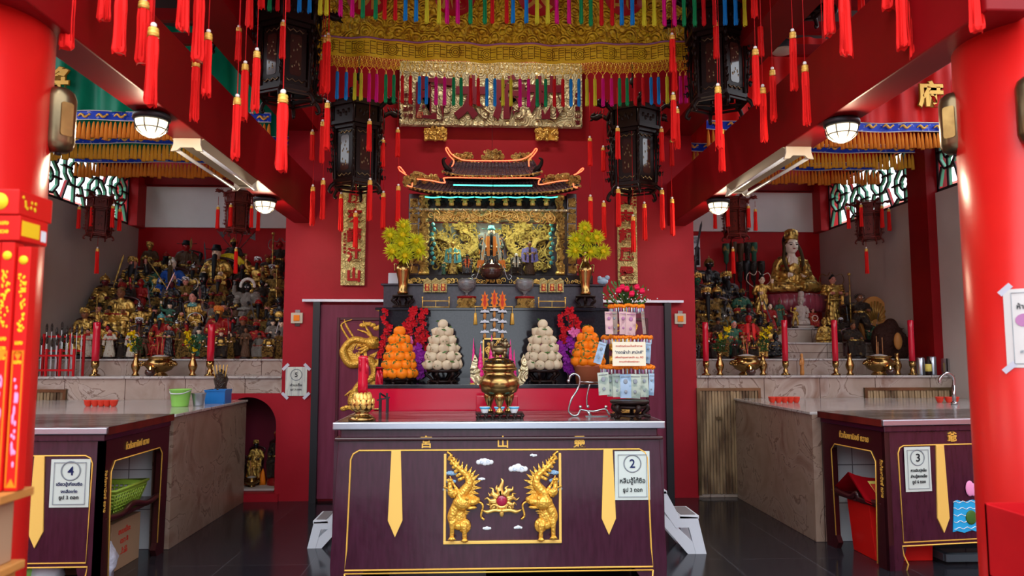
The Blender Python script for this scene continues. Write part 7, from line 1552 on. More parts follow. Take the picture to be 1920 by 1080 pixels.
# big tripod censer
Y = 4.86; x = at(936, 780, Y).x
t = thing('carved_low_stand', (x, Y, TZ), 'low black carved stand with brass feet under the big brass censer', 'stand')
q = MB(); q.box(x-.155, x+.155, Y-.07, Y+.09, TZ+.022, TZ+.034)
for i in range(7): a = x-.14+i*.047; q.tube(spline([(a, Y-.07, TZ+.03), (a+.012, Y-.085, TZ+.02), (a-.006, Y-.08, TZ+.012), (a+.008, Y-.085, TZ+.0)], 4), .009, 6)
q.box(x-.15, x+.15, Y-.06, Y+.08, TZ, TZ+.006); q.build('stand', 'wood_black', t)
for s in (-1, 0, 1):
    c = thing('porcelain_cup', (x+s*.095, Y-.055, TZ+.034), 'small white and blue porcelain cup, %s of three in front of the big censer' % ['left', 'middle', 'right'][s+1], 'cup'); cx = x+s*.095
    MB().lathe([(.016, 0), (.020, .004), (.030, .030), (.034, .042), (.031, .041), (.018, .008), (.001, .006)], (cx, Y-.055, TZ+.034), 20).build('cup_body', 'cloud_white', c); MB().lathe([(.0335, .031), (.0352, .040)], (cx, Y-.055, TZ+.034), 20).build('blue_band', 'water_blue', c)
t = thing('tripod_censer', (x, Y, TZ+.034), 'big brass tripod censer with lion finial and flame-shaped ears, centre of the front table', 'censer')
z = TZ+.034
MB().lathe([(.001, .105), (.07, .108), (.118, .138), (.136, .182), (.128, .222), (.104, .245), (.096, .258), (.098, .272), (.116, .278), (.118, .292), (.108, .297)], (x, Y, z), 44).build('bowl', 'brass', t)
MB().lathe([(.106, .297), (.108, .304), (.100, .322), (.078, .345), (.045, .358), (.03, .361), (.001, .362)], (x, Y, z), 40).build('lid', 'brass', t)
q = MB()
for i in range(14): a = 2*pi*i/14; q.ell((x+cos(a)*.090, Y+sin(a)*.090, z+.334), (.008, .008, .006), n=6, k=4)
LID = t.children[-1]; q.build('lid_holes', 'black', LID)
for i in range(3):
    a = -pi/2+2*pi*i/3+.0; cx, cy = x+cos(a)*.075, Y+sin(a)*.075
    MB().lathe([(.026, 0), (.028, .012), (.016, .022), (.016, .045), (.026, .07), (.036, .10), (.032, .13)], (cx, cy, z), 16).build('leg', 'brass', t)
q = MB(); q.ell((x, Y, z+.440), (.040, .024, .022)); q.ell((x+.028, Y, z+.465), (.020, .018, .020)); q.ell((x+.045, Y, z+.460), (.012, .012, .010)); q.ell((x-.035, Y, z+.46), (.010, .010, .024))
for dx in (-.025, .025): q.cyl((x+dx, Y-.01, z+.44), (x+dx*1.1, Y-.012, z+.412), .008, n=6)
for i in range(6): a = i; q.ell((x+.022+cos(a)*.016, Y+.002, z+.472+sin(a)*.016), .008, n=6)
q.xf(Matrix.Translation((x, Y, z+.36)) @ Matrix.Diagonal((1.35, 1.35, 1.5, 1)) @ Matrix.Translation((-x, -Y, -(z+.408)))); q.build('lion_finial', 'brass_dull', LID)
for s in (-1, 1):
    q = MB(); P = [(s*.11, .21), (s*.15, .225), (s*.178, .27), (s*.182, .33), (s*.168, .395), (s*.158, .44), (s*.146, .40), (s*.150, .36), (s*.142, .34), (s*.128, .32), (s*.134, .29), (s*.12, .265), (s*.10, .26)]
    P = [(a*1.02, b*.88-.01) for a, b in P]; q.prism(P, -.010, .010, o=(x, Y, z)); q.tube([(x+a, Y, z+b) for a, b in P], .008, 6, closed=True); spiral(q, (x+s*.155, Y-.014, z+.27), .020, 1.3, .004, s); spiral(q, (x+s*.148, Y-.014, z+.235), .016, 1.3, .004, -s); q.build('flame_ear', 'gold_board', t)
Y2 = 5.30; xa, xb = at(893, 750, Y2).x, at(955, 750, Y2).x
t = thing('red_box', ((xa+xb)/2, Y2, TZ), 'bright red box behind the big brass censer on the front table', 'box'); MB().box(xa, xb+.06, Y2-.03, Y2+.06, TZ, at(900, 742, Y2).z).build('box_body', 'red_gloss', t, bev=.003)
# candles on gilt lotus holders
def big_candle(px, py_base, top, wx, label, s):
    b = tb(px, py_base); Y = max(b.y, 4.72); x = at(px, py_base, Y).x; zt = at(px, top, Y).z; h = .185*s
    t = thing('gilt_lotus_holder', (x, Y, TZ), 'gilt lotus holder under the '+label, 'candle holder')
    MB().lathe([(.085*s, 0), (.088*s, .012*s), (.06*s, .03*s), (.040*s, .045*s), (.065*s, .07*s), (.078*s, .10*s), (.070*s, .125*s), (.05*s, .14*s)], (x, Y, TZ), 30).build('holder_base', 'brass', t)
    q = MB()
    for i in range(12): a = 2*pi*i/12; q.ell((x+cos(a)*.052*s, Y+sin(a)*.052*s, TZ+.145*s), (.018*s, .010*s, .034*s), rot=rotm(0, 0, a+pi/2) @ rotm(-.25))
    for i in range(12): a = 2*pi*(i+.5)/12; q.ell((x+cos(a)*.070*s, Y+sin(a)*.070*s, TZ+.105*s), (.018*s, .008*s, .034*s), rot=rotm(0, 0, a+pi/2))
    q.build('lotus_petals', 'gold', t)
    c = thing('red_candle', (x, Y, TZ+.142*s), label, 'candle'); MB().lathe([(wx, 0), (wx*1.02, .1), (wx*.97, (zt-TZ)*.6), (wx*1.03, zt-TZ-.142*s-.01), (wx*.8, zt-TZ-.142*s), (wx*.3, zt-TZ-.142*s-.01), (.001, zt-TZ-.142*s-.012)], (x, Y, TZ+.142*s), 24).build('wax', 'candle_red', c); MB().cyl((x, Y, zt-.015), (x, Y, zt+.012), .003, n=5).build('wick', 'black', c)
    q = MB(); R = random.Random(px)
    for i in range(6): a = R.uniform(pi, 2*pi); z1 = zt-R.uniform(.0, .05); q.tube([(x+cos(a)*wx, Y+sin(a)*wx, z1), (x+cos(a)*wx*1.05, Y+sin(a)*wx*1.05, z1-R.uniform(.03, .12))], [.005, .007], 5)
    q.build('wax_drips', 'candle_red', c)
big_candle(679, 788, 667, .031, 'thick red candle nearest the front table left corner', 1.0)
big_candle(710, 768, 688, .029, 'shorter red candle behind the front left candle', .85)
p = tb(716, 772); t = thing('steel_frame_stand', (p.x+.02, p.y-.12, TZ), 'small grey steel frame beside the left candles on the front table', 'stand'); X_, Y_ = p.x+.02, p.y-.12; q = MB()
for dx in (-.02, .03): q.bar((X_+dx, Y_, TZ), (X_+dx, Y_, TZ+.14), .012); q.bar((X_+dx, Y_+.06, TZ), (X_+dx, Y_+.06, TZ+.10), .012)
q.bar((X_-.04, Y_, TZ+.09), (X_+.05, Y_, TZ+.11), .010); q.bar((X_-.02, Y_, TZ+.14), (X_+.03, Y_+.06, TZ+.10), .010); q.build('frame', 'iron', t)
p = tb(811, 767); t = thing('offering_dish', (p.x, p.y, TZ), 'red dish heaped with red packets on the front table', 'dish'); MB().lathe([(.04, 0), (.045, .006), (.085, .022), (.088, .026), (.04, .012), (.001, .01)], p, 28).build('dish', 'char_red', t); q = MB(); R = random.Random(5)
for i in range(22): c = Vector((p.x+R.uniform(-.05, .05), p.y+R.uniform(-.04, .04), TZ+.022+R.uniform(0, .03))); d = Vector((R.uniform(-1, 1), R.uniform(-1, 1), R.uniform(-.3, .4))).normalized(); q.bar(c-d*.025, c+d*.025, .018, .006)
q.build('red_packets', 'embroidery_red', t)
# curved silver holder
def tp(px, py, Y): p = at(px, py, Y); return (p.x, Y, p.z)
Y = 4.95; t = thing('curled_metal_holder', (at(1100, 780, Y).x, Y, TZ), 'curled silver metal holder with a swan-neck on the front table, right of the censer', 'holder'); q = MB()
q.tube(spline([tp(1067, 714, Y), tp(1070, 704, Y), tp(1079, 701, Y), tp(1087, 710, Y), tp(1084, 728, Y), tp(1072, 748, Y), tp(1066, 768, Y), tp(1072, 778, Y), tp(1083, 778, Y), tp(1088, 768, Y)], 5), .007, 7)
q.tube(spline([tp(1088, 768, Y), tp(1112, 771, Y), tp(1134, 767, Y), tp(1142, 776, Y), tp(1150, 779, Y)], 5), .006, 7); q.tube(spline([tp(1106, 720, Y), tp(1102, 735, Y), tp(1100, 750, Y), tp(1101, 764, Y)], 4), .006, 6); q.cyl(tp(1088, 716, Y), tp(1128, 717, Y), .005, n=6)
for a in ((1066, 714), (1088, 763), (1102, 762), (1136, 763)): q.ell(tp(*a, Y), .012, n=10)
q.box(at(1090, 0, Y).x, at(1130, 0, Y).x, Y-.03, Y+.03, TZ, TZ+.006); q.cyl((at(1101, 0, Y).x, Y, TZ), tp(1101, 770, Y), .010, n=8); q.build('curled_wire', 'silver', t)
# round black stand at the right corner
p = tb(1181, 789); Y = 4.80; x = at(1181, 789, Y).x; zt = at(1181, 750, Y).z
t = thing('round_carved_stand', (x, Y, TZ), 'round black carved wooden stand at the right front corner of the front table', 'stand'); h = zt-TZ; q = MB(); q.lathe([(.10, h-.028), (.125, h-.02), (.13, h-.008), (.122, h), (.108, h-.004), (.001, h-.006)], (x, Y, TZ), 36); q.lathe([(.095, h-.055), (.11, h-.045), (.10, h-.03)], (x, Y, TZ), 30); q.build('round_top', 'wood_black', t)
for i in range(5):
    a = -pi/2+2*pi*i/5+.3; e = Vector((cos(a), sin(a), 0)); o = Vector((x, Y, TZ)); q = MB(); q.tube(spline([o+e*.10+Vector((0, 0, h-.03)), o+e*.118+Vector((0, 0, h*.55)), o+e*.088+Vector((0, 0, h*.25)), o+e*.115+Vector((0, 0, .012)), o+e*.135+Vector((0, 0, .014))], 4), [.018]*6+[.014]*6+[.012]*5, 7); spiral(q, o+e*.11+Vector((0, 0, h*.45)), .022, 1, .005); q.build('leg', 'wood_black', t)
MB().tube(ring((x, Y, TZ+.018), .088, 28, 'z'), .009, 6, closed=True).build('lower_ring', 'wood_black', t)
# banknote offering tree behind it
Y = 5.08; x = at(1176, 700, Y).x; t = thing('banknote_offering_tree', (x, Y, TZ), 'tiered offering tree of orange garlands hung with banknotes, right of the altar', 'offering tree')
MB().cyl((x, Y, TZ), (x, Y, at(0, 575, Y).z), .012).build('pole', 'gold', t); MB().lathe([(.10, 0), (.11, .01), (.06, .03), (.03, .07), (.001, .08)], (x, Y, TZ), 24).build('foot', 'gold_carved', t)
R = random.Random(12)
for gi, (py, r) in enumerate(((575, .118), (633, .170), (688, .182))):
    z = at(1176, py, Y).z; q = MB()
    for i in range(64): a = 2*pi*i/64; q.ell((x+cos(a)*r, Y+sin(a)*r*.8, z+R.uniform(-.006, .006)), (.014, .014, .013), n=7, k=5)
    q.build('orange_garland', 'print_orange', t); q = MB()
    for i in range(40): a = 2*pi*i/40; q.cyl((x+cos(a)*r, Y+sin(a)*r*.8, z-.01), (x+cos(a)*r, Y+sin(a)*r*.8, z-.045), .005, n=5, m=i % 3)
    q.build('bead_fringe', ['ink_purple', 'cloud_white', 'note_blue'], t)
def note(pxa, pya, w_, h, tilt, m, yo=0):
    a = at(pxa, pya, Y-.15+yo); W, H = w_*Y/FPX, h*Y/FPX; ux = Vector((cos(tilt), 0, sin(tilt))); uz = Vector((-sin(tilt), 0, cos(tilt))); q = MB(); R_ = R.uniform(0, 3)
    q.grid(lambda u, v: a+ux*(u*W)-uz*(v*H)+Vector((0, .006*sin(v*5+R_)+.004*sin(u*4), 0)), 4, 8)
    for dx, dz, s in ((.5, .30, .20), (.5, .72, .14)): q.ell(a+ux*W*dx-uz*H*dz-Vector((0, .004, 0)), (W*s, .003, W*s*1.2), 1, 10, 6)
    q.tube([a+ux*W*.1-uz*H*.1-Vector((0, .004, 0)), a+ux*W*.9-uz*H*.1-Vector((0, .004, 0))], .002, 4, 1); q.build('banknote', [m, 'ink_grey' if m != 'note_pink' else 'ink_purple'], t)
for a in ((1134, 584, 14, 42, .02, 'note_pink'), (1146, 584, 11, 42, 0, 'note_brown', .02), (1161, 584, 14, 42, 0, 'note_pink'), (1174, 585, 18, 42, -.04, 'note_pink', -.01), (1202, 584, 6, 42, .06, 'note_brown', .03),
          (1124, 640, 14, 40, -.3, 'note_blue'), (1211, 642, 10, 38, -.08, 'note_blue', .03), (1120, 699, 20, 41, .06, 'note_green'), (1138, 702, 12, 40, 0, 'note_green', .02), (1148, 701, 15, 42, .03, 'note_green', -.01), (1162, 702, 20, 43, .02, 'note_blue', -.02), (1181, 701, 20, 44, -.04, 'note_green', -.015), (1200, 701, 15, 42, 0, 'note_green', .01), (1217, 700, 10, 40, -.05, 'note_blue', .03)): note(*a)
a, b = at(1148, 641, Y-.19), at(1211, 686, Y-.19); q = MB(); q.box(a.x, b.x, Y-.192, Y-.19, b.z, a.z); q.build('message_card', 'paper_yellow' if False else 'paper_cream', t)
w_, h = b.x-a.x, a.z-b.z
for s, fz, hh, m_, ww in (('ขอเชิญร่วมเป็นเจ้าภาพ', .17, .10, 'ink_red', .8), ('"ทอดผ้าป่า สามัคคี"', .42, .17, 'ink_blue', .85), ('เพื่อบำรุงศาลเจ้า ณ ที่นี้', .65, .10, 'ink_red', .85), ('ตามกำลังศรัทธา', .82, .09, 'ink_red', .6)):
    q = MB(); text(q, s, ((a.x+b.x)/2, Y-.1945, a.z-h*fz), h*hh, th=.001, bold=.01, w=w_*ww); q.build('lettering', m_, t)
t = thing('flower_bouquet', (x, Y, at(0, 575, Y).z+.01), 'bouquet of pink roses and green leaves on top of the banknote tree', 'flowers'); z = t.location.z
q, l_, wf = MB(), MB(), MB()
for (fx, fy) in ((1159, 546), (1166, 540), (1184, 552), (1203, 547), (1174, 543), (1193, 540)):
    c = at(fx, fy, Y-.06)
    for k in range(4): q.lathe([(.001, -.02), (.012+.003*k, -.012), (.018-.002*k, .008+.003*k), (.012, .012)], c+Vector((.004*cos(k*2), -.004*k, .002*k)), 9, rot=rotm(radians(50)))
    l_.tube([c, (x+(c.x-x)*.3, Y, z)], .003, 4)
for k in range(170): c = Vector((x+R.gauss(0, .06), Y+R.uniform(-.06, .05), z+abs(R.gauss(.06, .04)))); d = (c-Vector((x, Y, z-.05))).normalized(); d = (d+Vector((R.uniform(-.5, .5), R.uniform(-.6, .2), R.uniform(-.2, .3)))).normalized()*R.uniform(.03, .07); e = d.orthogonal().normalized()*R.uniform(.006, .014); l_.add([c, c+d*.5+e, c+d, c+d*.5-e], [(0, 1, 2, 3)])
for k in range(40): wf.ell((x+R.gauss(.02, .09), Y-.05+R.uniform(-.03, .03), z+R.uniform(.03, .12)), .005, n=5, k=3)
q.build('roses', 'rose', t); l_.build('leaves', 'leaf', t); wf.build('white_sprigs', 'cloud_white', t)
# ---------------------------------------------------------------- under and beside the tables
def stool(x, Y, s, hgt, label):
    t = thing('step_stool', (x, Y, 0), label, 'stool'); w2 = .17
    def X(u): return x+s*u
    for y in (Y-w2, Y+w2-.03):
        q = MB(); q.prism([(X(-.02), hgt), (X(.20), hgt), (X(.30), hgt*.60), (X(.44), hgt*.58), (X(.50), .0), (X(.42), .0), (X(.37), hgt*.42), (X(.27), hgt*.42), (X(.14), hgt*.82), (X(.0), hgt*.82)], y, y+.03)
        q.build('side_panel', 'plastic_white', t); q = MB(); q.prism([(X(.02), hgt*.85), (X(.08), hgt*.85), (X(.44), .05), (X(.42), 0), (X(.36), 0)], y+.003, y+.027); q.prism([(X(-.10), 0), (X(-.04), 0), (X(.06), hgt*.85), (X(.0), hgt*.85)], y+.003, y+.027); q.build('strut', 'plastic_white', t)
    for a, b, z in ((-.02, .21, hgt), (.30, .45, hgt*.60)):
        xa, xb = sorted((X(a), X(b))); MB().box(xa, xb, Y-w2, Y+w2, z-.02, z+.005).build('step', 'plastic_white', t, bev=.004); MB().box(xa+.02, xb-.02, Y-w2+.03, Y+w2-.03, z+.005, z+.009).build('grip_tread', 'tread', t.children[-1])
    q = MB(); 
    for u in (-.07, .40): q.bar((X(u), Y-w2+.03, .06), (X(u), Y+w2-.03, .06), .03)
    q.build('cross_bar', 'plastic_white', t)
stool(1.20, 5.72, 1, .46, 'pale grey plastic step stool on the floor right of the front table'); stool(-.93, 6.0, -.78, .34, 'pale grey plastic step stool on the floor left of the front table')
b_ = thing('green_basket', (-2.68, 5.32, .427), 'light green openwork plastic basket under the left altar table', 'basket'); q = MB(); Wx, Wy, H = .20, .24, .15; ox, oy, oz = -2.62, 5.32, .427
def bp(u, v, side):
    k = .78+.22*v
    return {0: (ox-Wx*k+2*Wx*k*u, oy-Wy*k, oz+H*v), 1: (ox+Wx*k, oy-Wy*k+2*Wy*k*u, oz+H*v), 2: (ox+Wx*k-2*Wx*k*u, oy+Wy*k, oz+H*v), 3: (ox-Wx*k, oy+Wy*k-2*Wy*k*u, oz+H*v)}[side]
for sd in range(4):
    for i in range(13): q.tube([bp(i/12, 0, sd), bp(i/12, .8, sd)], .006, 4)
    for j in range(6): q.tube([bp(0, j*.16, sd), bp(1, j*.16, sd)], .006, 4)
    q.grid(lambda u, v: bp(u, .8+.2*v, sd), 8, 1)
q.box(ox-Wx*.78, ox+Wx*.78, oy-Wy*.78, oy+Wy*.78, oz, oz+.006); q.build('basket_mesh', 'basket_green', b_); q = MB(); q.tube([bp(0, 1, 0), bp(1, 1, 0), bp(1, 1, 1), bp(1, 1, 2), bp(1, 1, 3)], .010, 6); q.build('rim', 'basket_green', b_)
t = thing('cardboard_box', (-2.62, 5.42, 0), 'brown cardboard box with red print on the floor under the left altar table', 'box'); MB().box(-2.80, -2.50, 5.22, 5.64, 0, .33).build('box_body', 'cardboard', t, bev=.003)
for s, z in (('ขนมเปี๊ยะ', .26), ('ตรา 8', .19), ('上品', .12), ('ENPLAY'[:2], .06)): 
    if s == 'EN': continue
    q = MB(); text(q, s, (-2.498, 5.40, z), .05, th=.002, bold=.02, ax=(0, 1, 0)); q.build('red_print', 'ink_red', t)
t = thing('white_plastic_bag', (-2.48, 5.08, 0), 'crumpled white plastic bag on the floor under the left altar table', 'bag'); q = MB(); R = random.Random(9)
q.ell((-2.50, 5.07, .12), (.10, .11, .14), n=22, k=16)
q.v = [(a+R.uniform(-.014, .014), b+R.uniform(-.014, .014), max(0, c+R.uniform(-.014, .014))) for a, b, c in q.v]; q.build('bag_body', 'plastic_bag', t); q = MB(); q.tube(spline([(-2.50, 5.07, .22), (-2.48, 5.06, .28), (-2.52, 5.07, .30)], 4), [.05, .03, .02, .03, .04, .035, .02, .01, .005], 8); q.build('bag_knot', 'plastic_bag', t)
for i, (x, m_, lab) in enumerate(((-2.92, 'plastic_green', 'bright green bag on the floor at the bottom left under the number four table'), (-2.78, 'plastic_white', 'pale blue bag on the floor at the bottom left under the number four table'))):
    t = thing('shopping_bag', (x, 4.98, 0), lab, 'bag'); q = MB(); q.ell((x, 4.98, .09), (.10, .08, .10), n=18, k=12); q.v = [(a+R.uniform(-.01, .01), b+R.uniform(-.01, .01), max(0, c)) for a, b, c in q.v]; q.build('bag_body', m_, t)
# red donation box with paper charms under the right table
t = thing('red_offering_box', (3.02, 5.50, 0), 'red temple-roofed wooden box with yellow paper charms under the right altar table', 'box')
q = MB(); q.prism([(-.20, 0), (.22, 0), (.24, .42), (-.24, .42)], 5.30, 5.62, o=(3.06, 0, 0)); q.build('box_body', 'box_red', t, bev=.004)
q = MB(); q.grid(lambda u, v: (3.06-.30+.60*u, 5.22+.24*v, .40+.16*v+.05*abs(2*u-1)**3), 12, 4); q.grid(lambda u, v: (3.06-.30+.60*u, 5.22+.24*v, .385+.16*v+.05*abs(2*u-1)**3), 12, 4); q.grid(lambda u, v: (3.06-.30+.60*u, 5.70-.24*v, .40+.16*v+.05*abs(2*u-1)**3), 12, 4); q.build('roof', 'box_red_deep', t)
for i in range(3): x_ = 2.86+i*.15; q = MB(); q.grid(lambda u, v: (x_+.11*u, 5.225+.20*v, .412+.135*v), 3, 4); q.build('yellow_charm', 'note_brown' if False else 'paper_yellow', t); q = MB(); q.grid(lambda u, v: (x_+.03+.05*u, 5.235+.16*v, .424+.108*v), 3, 3); q.build('charm_print', 'ink_red', t)
for z_, x_, rz in ((.16, 2.93, .4), (.22, 2.98, -.5)): q = MB(); q.prism([(-.035, -.06), (.035, -.06), (.035, .06), (-.035, .06)], 5.292, 5.297, o=(x_, 0, z_), ax=(cos(rz), 0, sin(rz)), az=(-sin(rz), 0, cos(rz))); q.build('pasted_charm', 'paper_cream', t)
q = MB(); q.tube(spline([(3.04, 5.46, .58), (3.03, 5.46, .66), (3.06, 5.46, .71), (3.10, 5.46, .76), (3.06, 5.46, .82), (3.0, 5.46, .80), (2.985, 5.46, .74)], 6), .008, 6); q.build('curled_hook', 'char_red', t)
t = thing('steel_bar_frame', (3.2, 5.6, 0), 'dark low metal frame lying on the floor under the right altar table', 'frame'); q = MB(); q.bar((3.30, 5.2, .05), (3.9, 5.2, .05), .05); q.bar((3.30, 5.55, .05), (3.9, 5.55, .05), .05); q.bar((3.32, 5.2, .05), (3.32, 5.55, .05), .05); q.bar((3.88, 5.2, .05), (3.88, 5.55, .05), .05); q.build('frame_bars', 'rubber_dark', t)
t = thing('small_pedestal_box', (-.55, 5.15, 0), 'purple wooden box standing in the dark under the front table', 'box'); MB().box(-.60, .05, 5.05, 5.40, 0, .16).build('box_body', 'table_lacquer', t, bev=.004)
# ---------------------------------------------------------------- foreground left: incense packs on a wooden counter
CXR = at(50, 950, 2.30).x; t = thing('wooden_counter', (CXR-.25, 2.22, 0), 'light brown wooden counter cut by the left edge, in front of the left pillar', 'counter')
MB().box(CXR-.8, CXR-.02, 2.15, 2.30, 0, .86).build('counter_body', 'wood_light', t, bev=.004); MB().box(CXR-.8, CXR, 2.13, 2.31, .86, .885).build('counter_top', 'wood_light', t, bev=.004); MB().box(CXR-.8, CXR-.03, 2.16, 2.29, .885, 1.075).build('showcase', 'cardboard', t, bev=.003); MB().box(CXR-.8, CXR+.02, 2.14, 2.30, 1.075, 1.10).build('showcase_edge', 'wood_light', t, bev=.003)
for zz in (.90, .925, .95): MB().box(CXR-.8, CXR-.015, 2.145, 2.16, zz, zz+.01).build('white_rail', 'cloud_white', t)
R = random.Random(2)
PXR = at(64, 600, 2.245).x
for i, (xc, wd) in enumerate(((PXR-.019, .038), (PXR-.060, .038), (PXR-.103, .042), (PXR-.148, .042))):
    y0, y1 = 2.20+.01*(i == 0), 2.245; t = thing('incense_pack', (xc, 2.22, 1.102), 'tall red pack of incense with yellow print, %s from the left pillar side' % ORD[i], 'incense pack', 'tall incense packs by the left pillar')
    z0, z1 = 1.102, 1.825-.012*(i == 0); MB().box(xc-wd/2, xc+wd/2, y0, y1, z0, z1).build('pack', 'box_red', t, bev=.002)
    q = MB(); f = y0-.0012; q.lathe([(.001, 0), (.013, 0), (.013, .001)], (xc, f, z1-.04), 16, rot=rotm(pi/2))
    for k in range(46): q.ell((xc+R.uniform(-.011, .011), f, z1-.08-R.uniform(0, .17)), (.0032, .0008, .0045), n=5, k=3)
    for k in range(3): text(q, ['เฮง', 'ดวง', 'เฮง'][k], (xc, f, z1-.285-.028*k), .016, th=.001, bold=.03, w=.022)
    q.build('yellow_print', 'print_yellow', t)
    q = MB(); q.box(xc-wd/2+.003, xc-wd/2+.006, f-.0005, y0, z0+.01, z0+.40).box(xc+wd/2-.006, xc+wd/2-.003, f-.0005, y0, z0+.01, z0+.40).box(xc-wd/2+.003, xc+wd/2-.003, f-.0005, y0, z0+.40, z0+.404)
    q.prism([(xc-wd/2+.006, z0+.40), (xc, z0+.375), (xc+wd/2-.006, z0+.40)], f-.0005, y0); q.prism([(xc-wd/2+.006, z0+.01), (xc, z0+.035), (xc+wd/2-.006, z0+.01)], f-.0005, y0); q.build('orange_border', 'print_orange', t)
    q = MB()
    for k in range(16): q.ell((xc+R.uniform(-.006, .006), f, z0+.2+R.uniform(-.13, .13)), (.004, .0006, R.uniform(.006, .02)), n=6, k=3)
    q.build('pale_print', 'bun_pink', t)
def flatbox(x0, x1, y0, y1, z0, z1, lab, sq=False):
    t = thing('gift_box', ((x0+x1)/2, (y0+y1)/2, z0), lab, 'box'); MB().box(x0, x1, y0, y1, z0, z1).build('box_body', 'box_red', t, bev=.003); h = z1-z0; q = MB(); f = y0-.001
    if not sq:
        q.lathe([(.001, 0), (h*.34, 0), (h*.34, .001)], (x1-.055, f, (z0+z1)/2), 16, rot=rotm(pi/2))
        for k in range(40): q.ell((x1-.10-R.uniform(0, .22), f, z0+h*R.uniform(.2, .8)), (.006, .0008, .004), n=5, k=3)
        for k in range(10): q.ell((x1+.001, y0+R.uniform(.02, .09), z0+h*R.uniform(.2, .8)), (.0008, .007, .006), n=5, k=3)
        q.build('yellow_print', 'print_yellow', t)
    else:
        for k in range(3): text(q, 'เฮง', (x1-.045-.045*k, f, z0+h*.68), h*.22, th=.001, bold=.03, w=.026); text(q, 'รวย', (x1-.045-.045*k, f, z0+h*.34), h*.22, th=.001, bold=.03, w=.026)
        q.build('yellow_print', 'print_yellow', t); MB().box(x1, x1+.0015, y0+.01, y1-.045, z0+h*.2, z1-h*.2).build('yellow_label', 'print_yellow', t); MB().box(x1, x1+.0015, y1-.035, y1-.01, z0+h*.15, z0+h*.6).build('barcode', 'cloud_white', t)
flatbox(-1.72, at(90, 430, 2.335).x, 2.195, 2.335, 1.83, 1.905, 'red gift box with yellow side label lying on the tall incense packs', True)
flatbox(-1.70, at(98, 400, 2.36).x, 2.19, 2.36, 1.907, 1.982, 'red gift box with sprinkled gold flowers, topmost by the left pillar')
# foreground right: notice, red box with incense
t = thing('pillar_notice', (PR-.28, 2.90, 1.44), 'white paper notice with purple seal taped to the right pillar', 'sign')
def pc(u, v, r=.303): a = radians(203+58*u); return (PR+cos(a)*r, 3.0+sin(a)*r, 1.755-.315*v)
MB().grid(lambda u, v: pc(u, v), 16, 4).build('sheet', 'paper_white', t)
q = MB(); q.tube([pc(.10, v/8*.9+.05, .305) for v in range(9)], .0012, 4); q.tube([pc(.10+.08*i, .05, .305) for i in range(11)], .0012, 4); q.tube([pc(.10+.08*i, .95, .305) for i in range(11)], .0012, 4)
q.build('printed_border', 'ink_grey', t)
def ptext(s, u, v, size, m_, w=None):
    c = Vector(pc(u, v, .3055)); a = radians(203+58*u); ax = Vector((-sin(a), cos(a), 0)); 
    q = MB(); text(q, s, c, size, th=.001, bold=.015, w=w, ax=ax); q.build('lettering', m_, t)
for ch, u in (('ห้า', .20), ('มจุ', .30), ('ดธู', .40), ('ป', .49)): ptext(ch, u, .22, .028, 'ink_black')
ptext('โทร', .38, .52, .018, 'ink_grey'); ptext('02-6', .31, .67, .020, 'ink_grey'); ptext('ศาล', .22, .80, .020, 'ink_grey'); ptext('เจ้า', .32, .80, .020, 'ink_grey')
q = MB(); c = Vector(pc(.24, .40, .304)); a = radians(203+58*.24); ax = Vector((-sin(a), cos(a), 0)); q.prism([(cos(i*pi/12)*.032, sin(i*pi/12)*.026) for i in range(24)], -.001, .001, o=c, ax=ax, ay=Vector((cos(a), sin(a), 0))); q.build('purple_seal', 'ink_purple', t)
for v in (0, 1): q = MB(); c = Vector(pc(.03, v, .306)); q.bar(c+Vector((-.008, .02, -.018)), c+Vector((.012, -.02, .018)), .022, .002, up=(1, 1, 0)); q.build('tape', 'tape', t)
t = thing('red_incense_box', (2.1, 2.45, .3), 'red painted metal box fixed in front of the right pillar, cut by the right edge', 'box'); xa, xb, ya, yb = at(1846, 950, 2.62).x, 2.6, 2.34, 2.62
q = MB(); q.box(xa, xb, ya, ya+.01, 0, .95).box(xa, xb, yb-.01, yb, 0, .96).box(xa, xa+.01, ya, yb, 0, .955).box(xb-.01, xb, ya, yb, 0, .955).box(xa, xb, ya, yb, .70, .71).box(xa-.01, xb, ya-.01, ya, .66, .675); q.build('box_body', 'red_paint', t)
for i in range(9):
    j = thing('orange_joss_stick', (xa+.10+.035*i, 2.5, .71), 'orange joss stick leaning in the red box by the right pillar', 'incense', 'joss sticks in the red box'); a = Vector(j.location); MB().cyl(a, a+Vector((.20, .02*(i % 3)-.02, .36)), .005, n=6).build('stick', 'wood_light' if i % 3 else 'print_orange', j)
rank([o for o in COL.objects if o.name.startswith('orange_joss')], 'orange joss stick in the red box')
t = bpy.data.objects['red_incense_box']
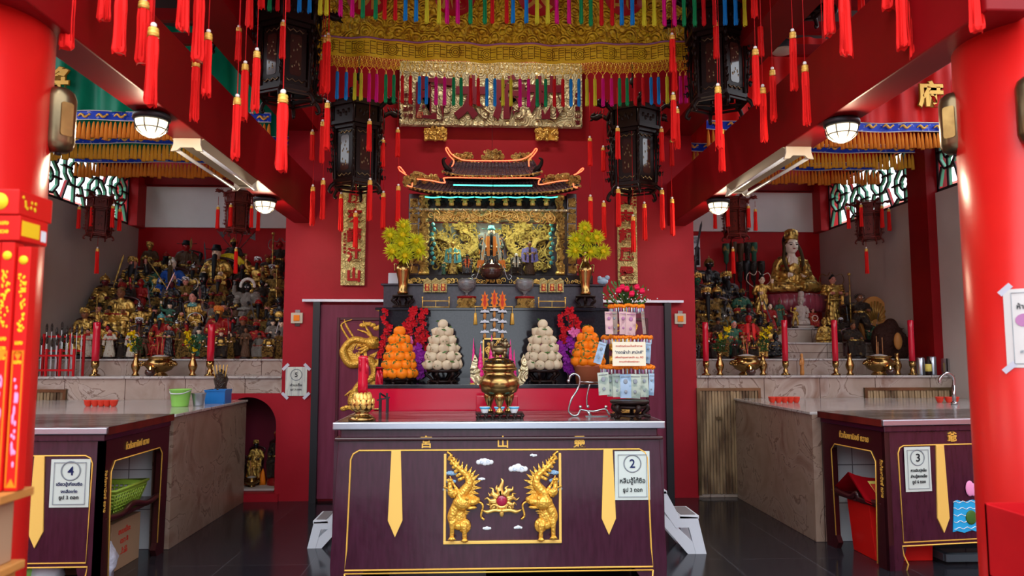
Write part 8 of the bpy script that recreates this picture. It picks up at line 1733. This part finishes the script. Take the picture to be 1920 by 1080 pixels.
# tap and striped mat by the right counter
x, Y = 4.36, 6.6; t = thing('water_tap', (x, Y, 1.022), 'curved chrome tap above the right counter beside the right pillar', 'tap'); q = MB(); q.cyl((x, Y, 1.022), (x, Y, 1.20), .016); q.tube(spline([(x, Y, 1.18), (x, Y, 1.27), (x-.06, Y, 1.31), (x-.12, Y, 1.27), (x-.13, Y, 1.22)], 6), .014, 10); q.build('spout', 'silver', t); MB().lathe([(.03, 0), (.03, .02), (.018, .03)], (x, Y, 1.022), 16).build('base', 'silver', t)
t = thing('striped_mat', (4.95, 8.0, 1.26), 'small red and black striped cloth against the grey wall behind the right pillar', 'cloth'); q = MB(); a, b = at(1784, 652, 7.75), at(1830, 682, 7.75)
for i in range(12): q.box(a.x+(b.x-a.x)*i/12, a.x+(b.x-a.x)*(i+1)/12, 7.74, 7.76, LZ, a.z, i % 2)
q.build('stripes', ['char_red', 'wood_maroon'], t)
# yellow satin piece and pale dome lamp above the right beam
t = thing('yellow_satin_hanging', (at(1385, 220, 7.3).x, 7.3, 3.8), 'yellow satin hanging glimpsed behind the right big lantern', 'cloth'); A = [at(px, py, 7.3) for px, py in ((1356, 190), (1412, 190), (1405, 215), (1366, 256))]
q = MB(); q.grid(lambda u, v: tuple((A[0]*(1-u)+A[1]*u)*(1-v)+(A[3]*(1-u)+A[2]*u)*v+Vector((0, .02*sin(u*12), 0))), 20, 10); q.cyl((A[0].x, 7.3, A[0].z-.02), (A[0].x, 7.3, 5.2), .006, n=6).cyl((A[1].x, 7.3, A[1].z-.02), (A[1].x, 7.3, 5.2), .006, n=6); q.build('satin', 'silk_yellow', t)
p = at(1468, 98, 6.6); t = thing('dome_lamp', p, 'unlit pale dome lamp on an arm above the right beam', 'lamp'); q = MB(); q.lathe([(.001, -.02), (.06, -.015), (.095, .0), (.10, .02)], p, 24); q.build('glass_dome', 'cream_light', t); q = MB(); q.lathe([(.10, .02), (.11, .03), (.08, .10), (.02, .14)], p, 24); q.cyl(p+Vector((0, 0, .12)), (p.x, p.y, 5.2), .012, n=8); q.build('shade', 'rubber_dark', t)
# added fill light, unseen behind the canopy, that brightens the name board
t = thing('ceiling_fill_light', (AX, 6.55, 5.15), 'added unseen fill light on the ceiling behind the golden canopy cloth', 'lamp'); MB().box(AX-.6, AX+.6, 6.50, 6.60, 5.12, 5.2).build('housing', 'cream_light', t); MB().box(AX-.58, AX+.58, 6.52, 6.58, 5.10, 5.12).build('tube', 'fill_glow', t)
l = bpy.data.lights.new('board_fill', 'AREA'); l.shape = 'RECTANGLE'; l.size = 1.16; l.size_y = .06; l.energy = 26; l.color = (1, .93, .82); lo = bpy.data.objects.new('board_fill', l); COL.objects.link(lo); lo.parent = t; lo.location = (0, 0, -.055)
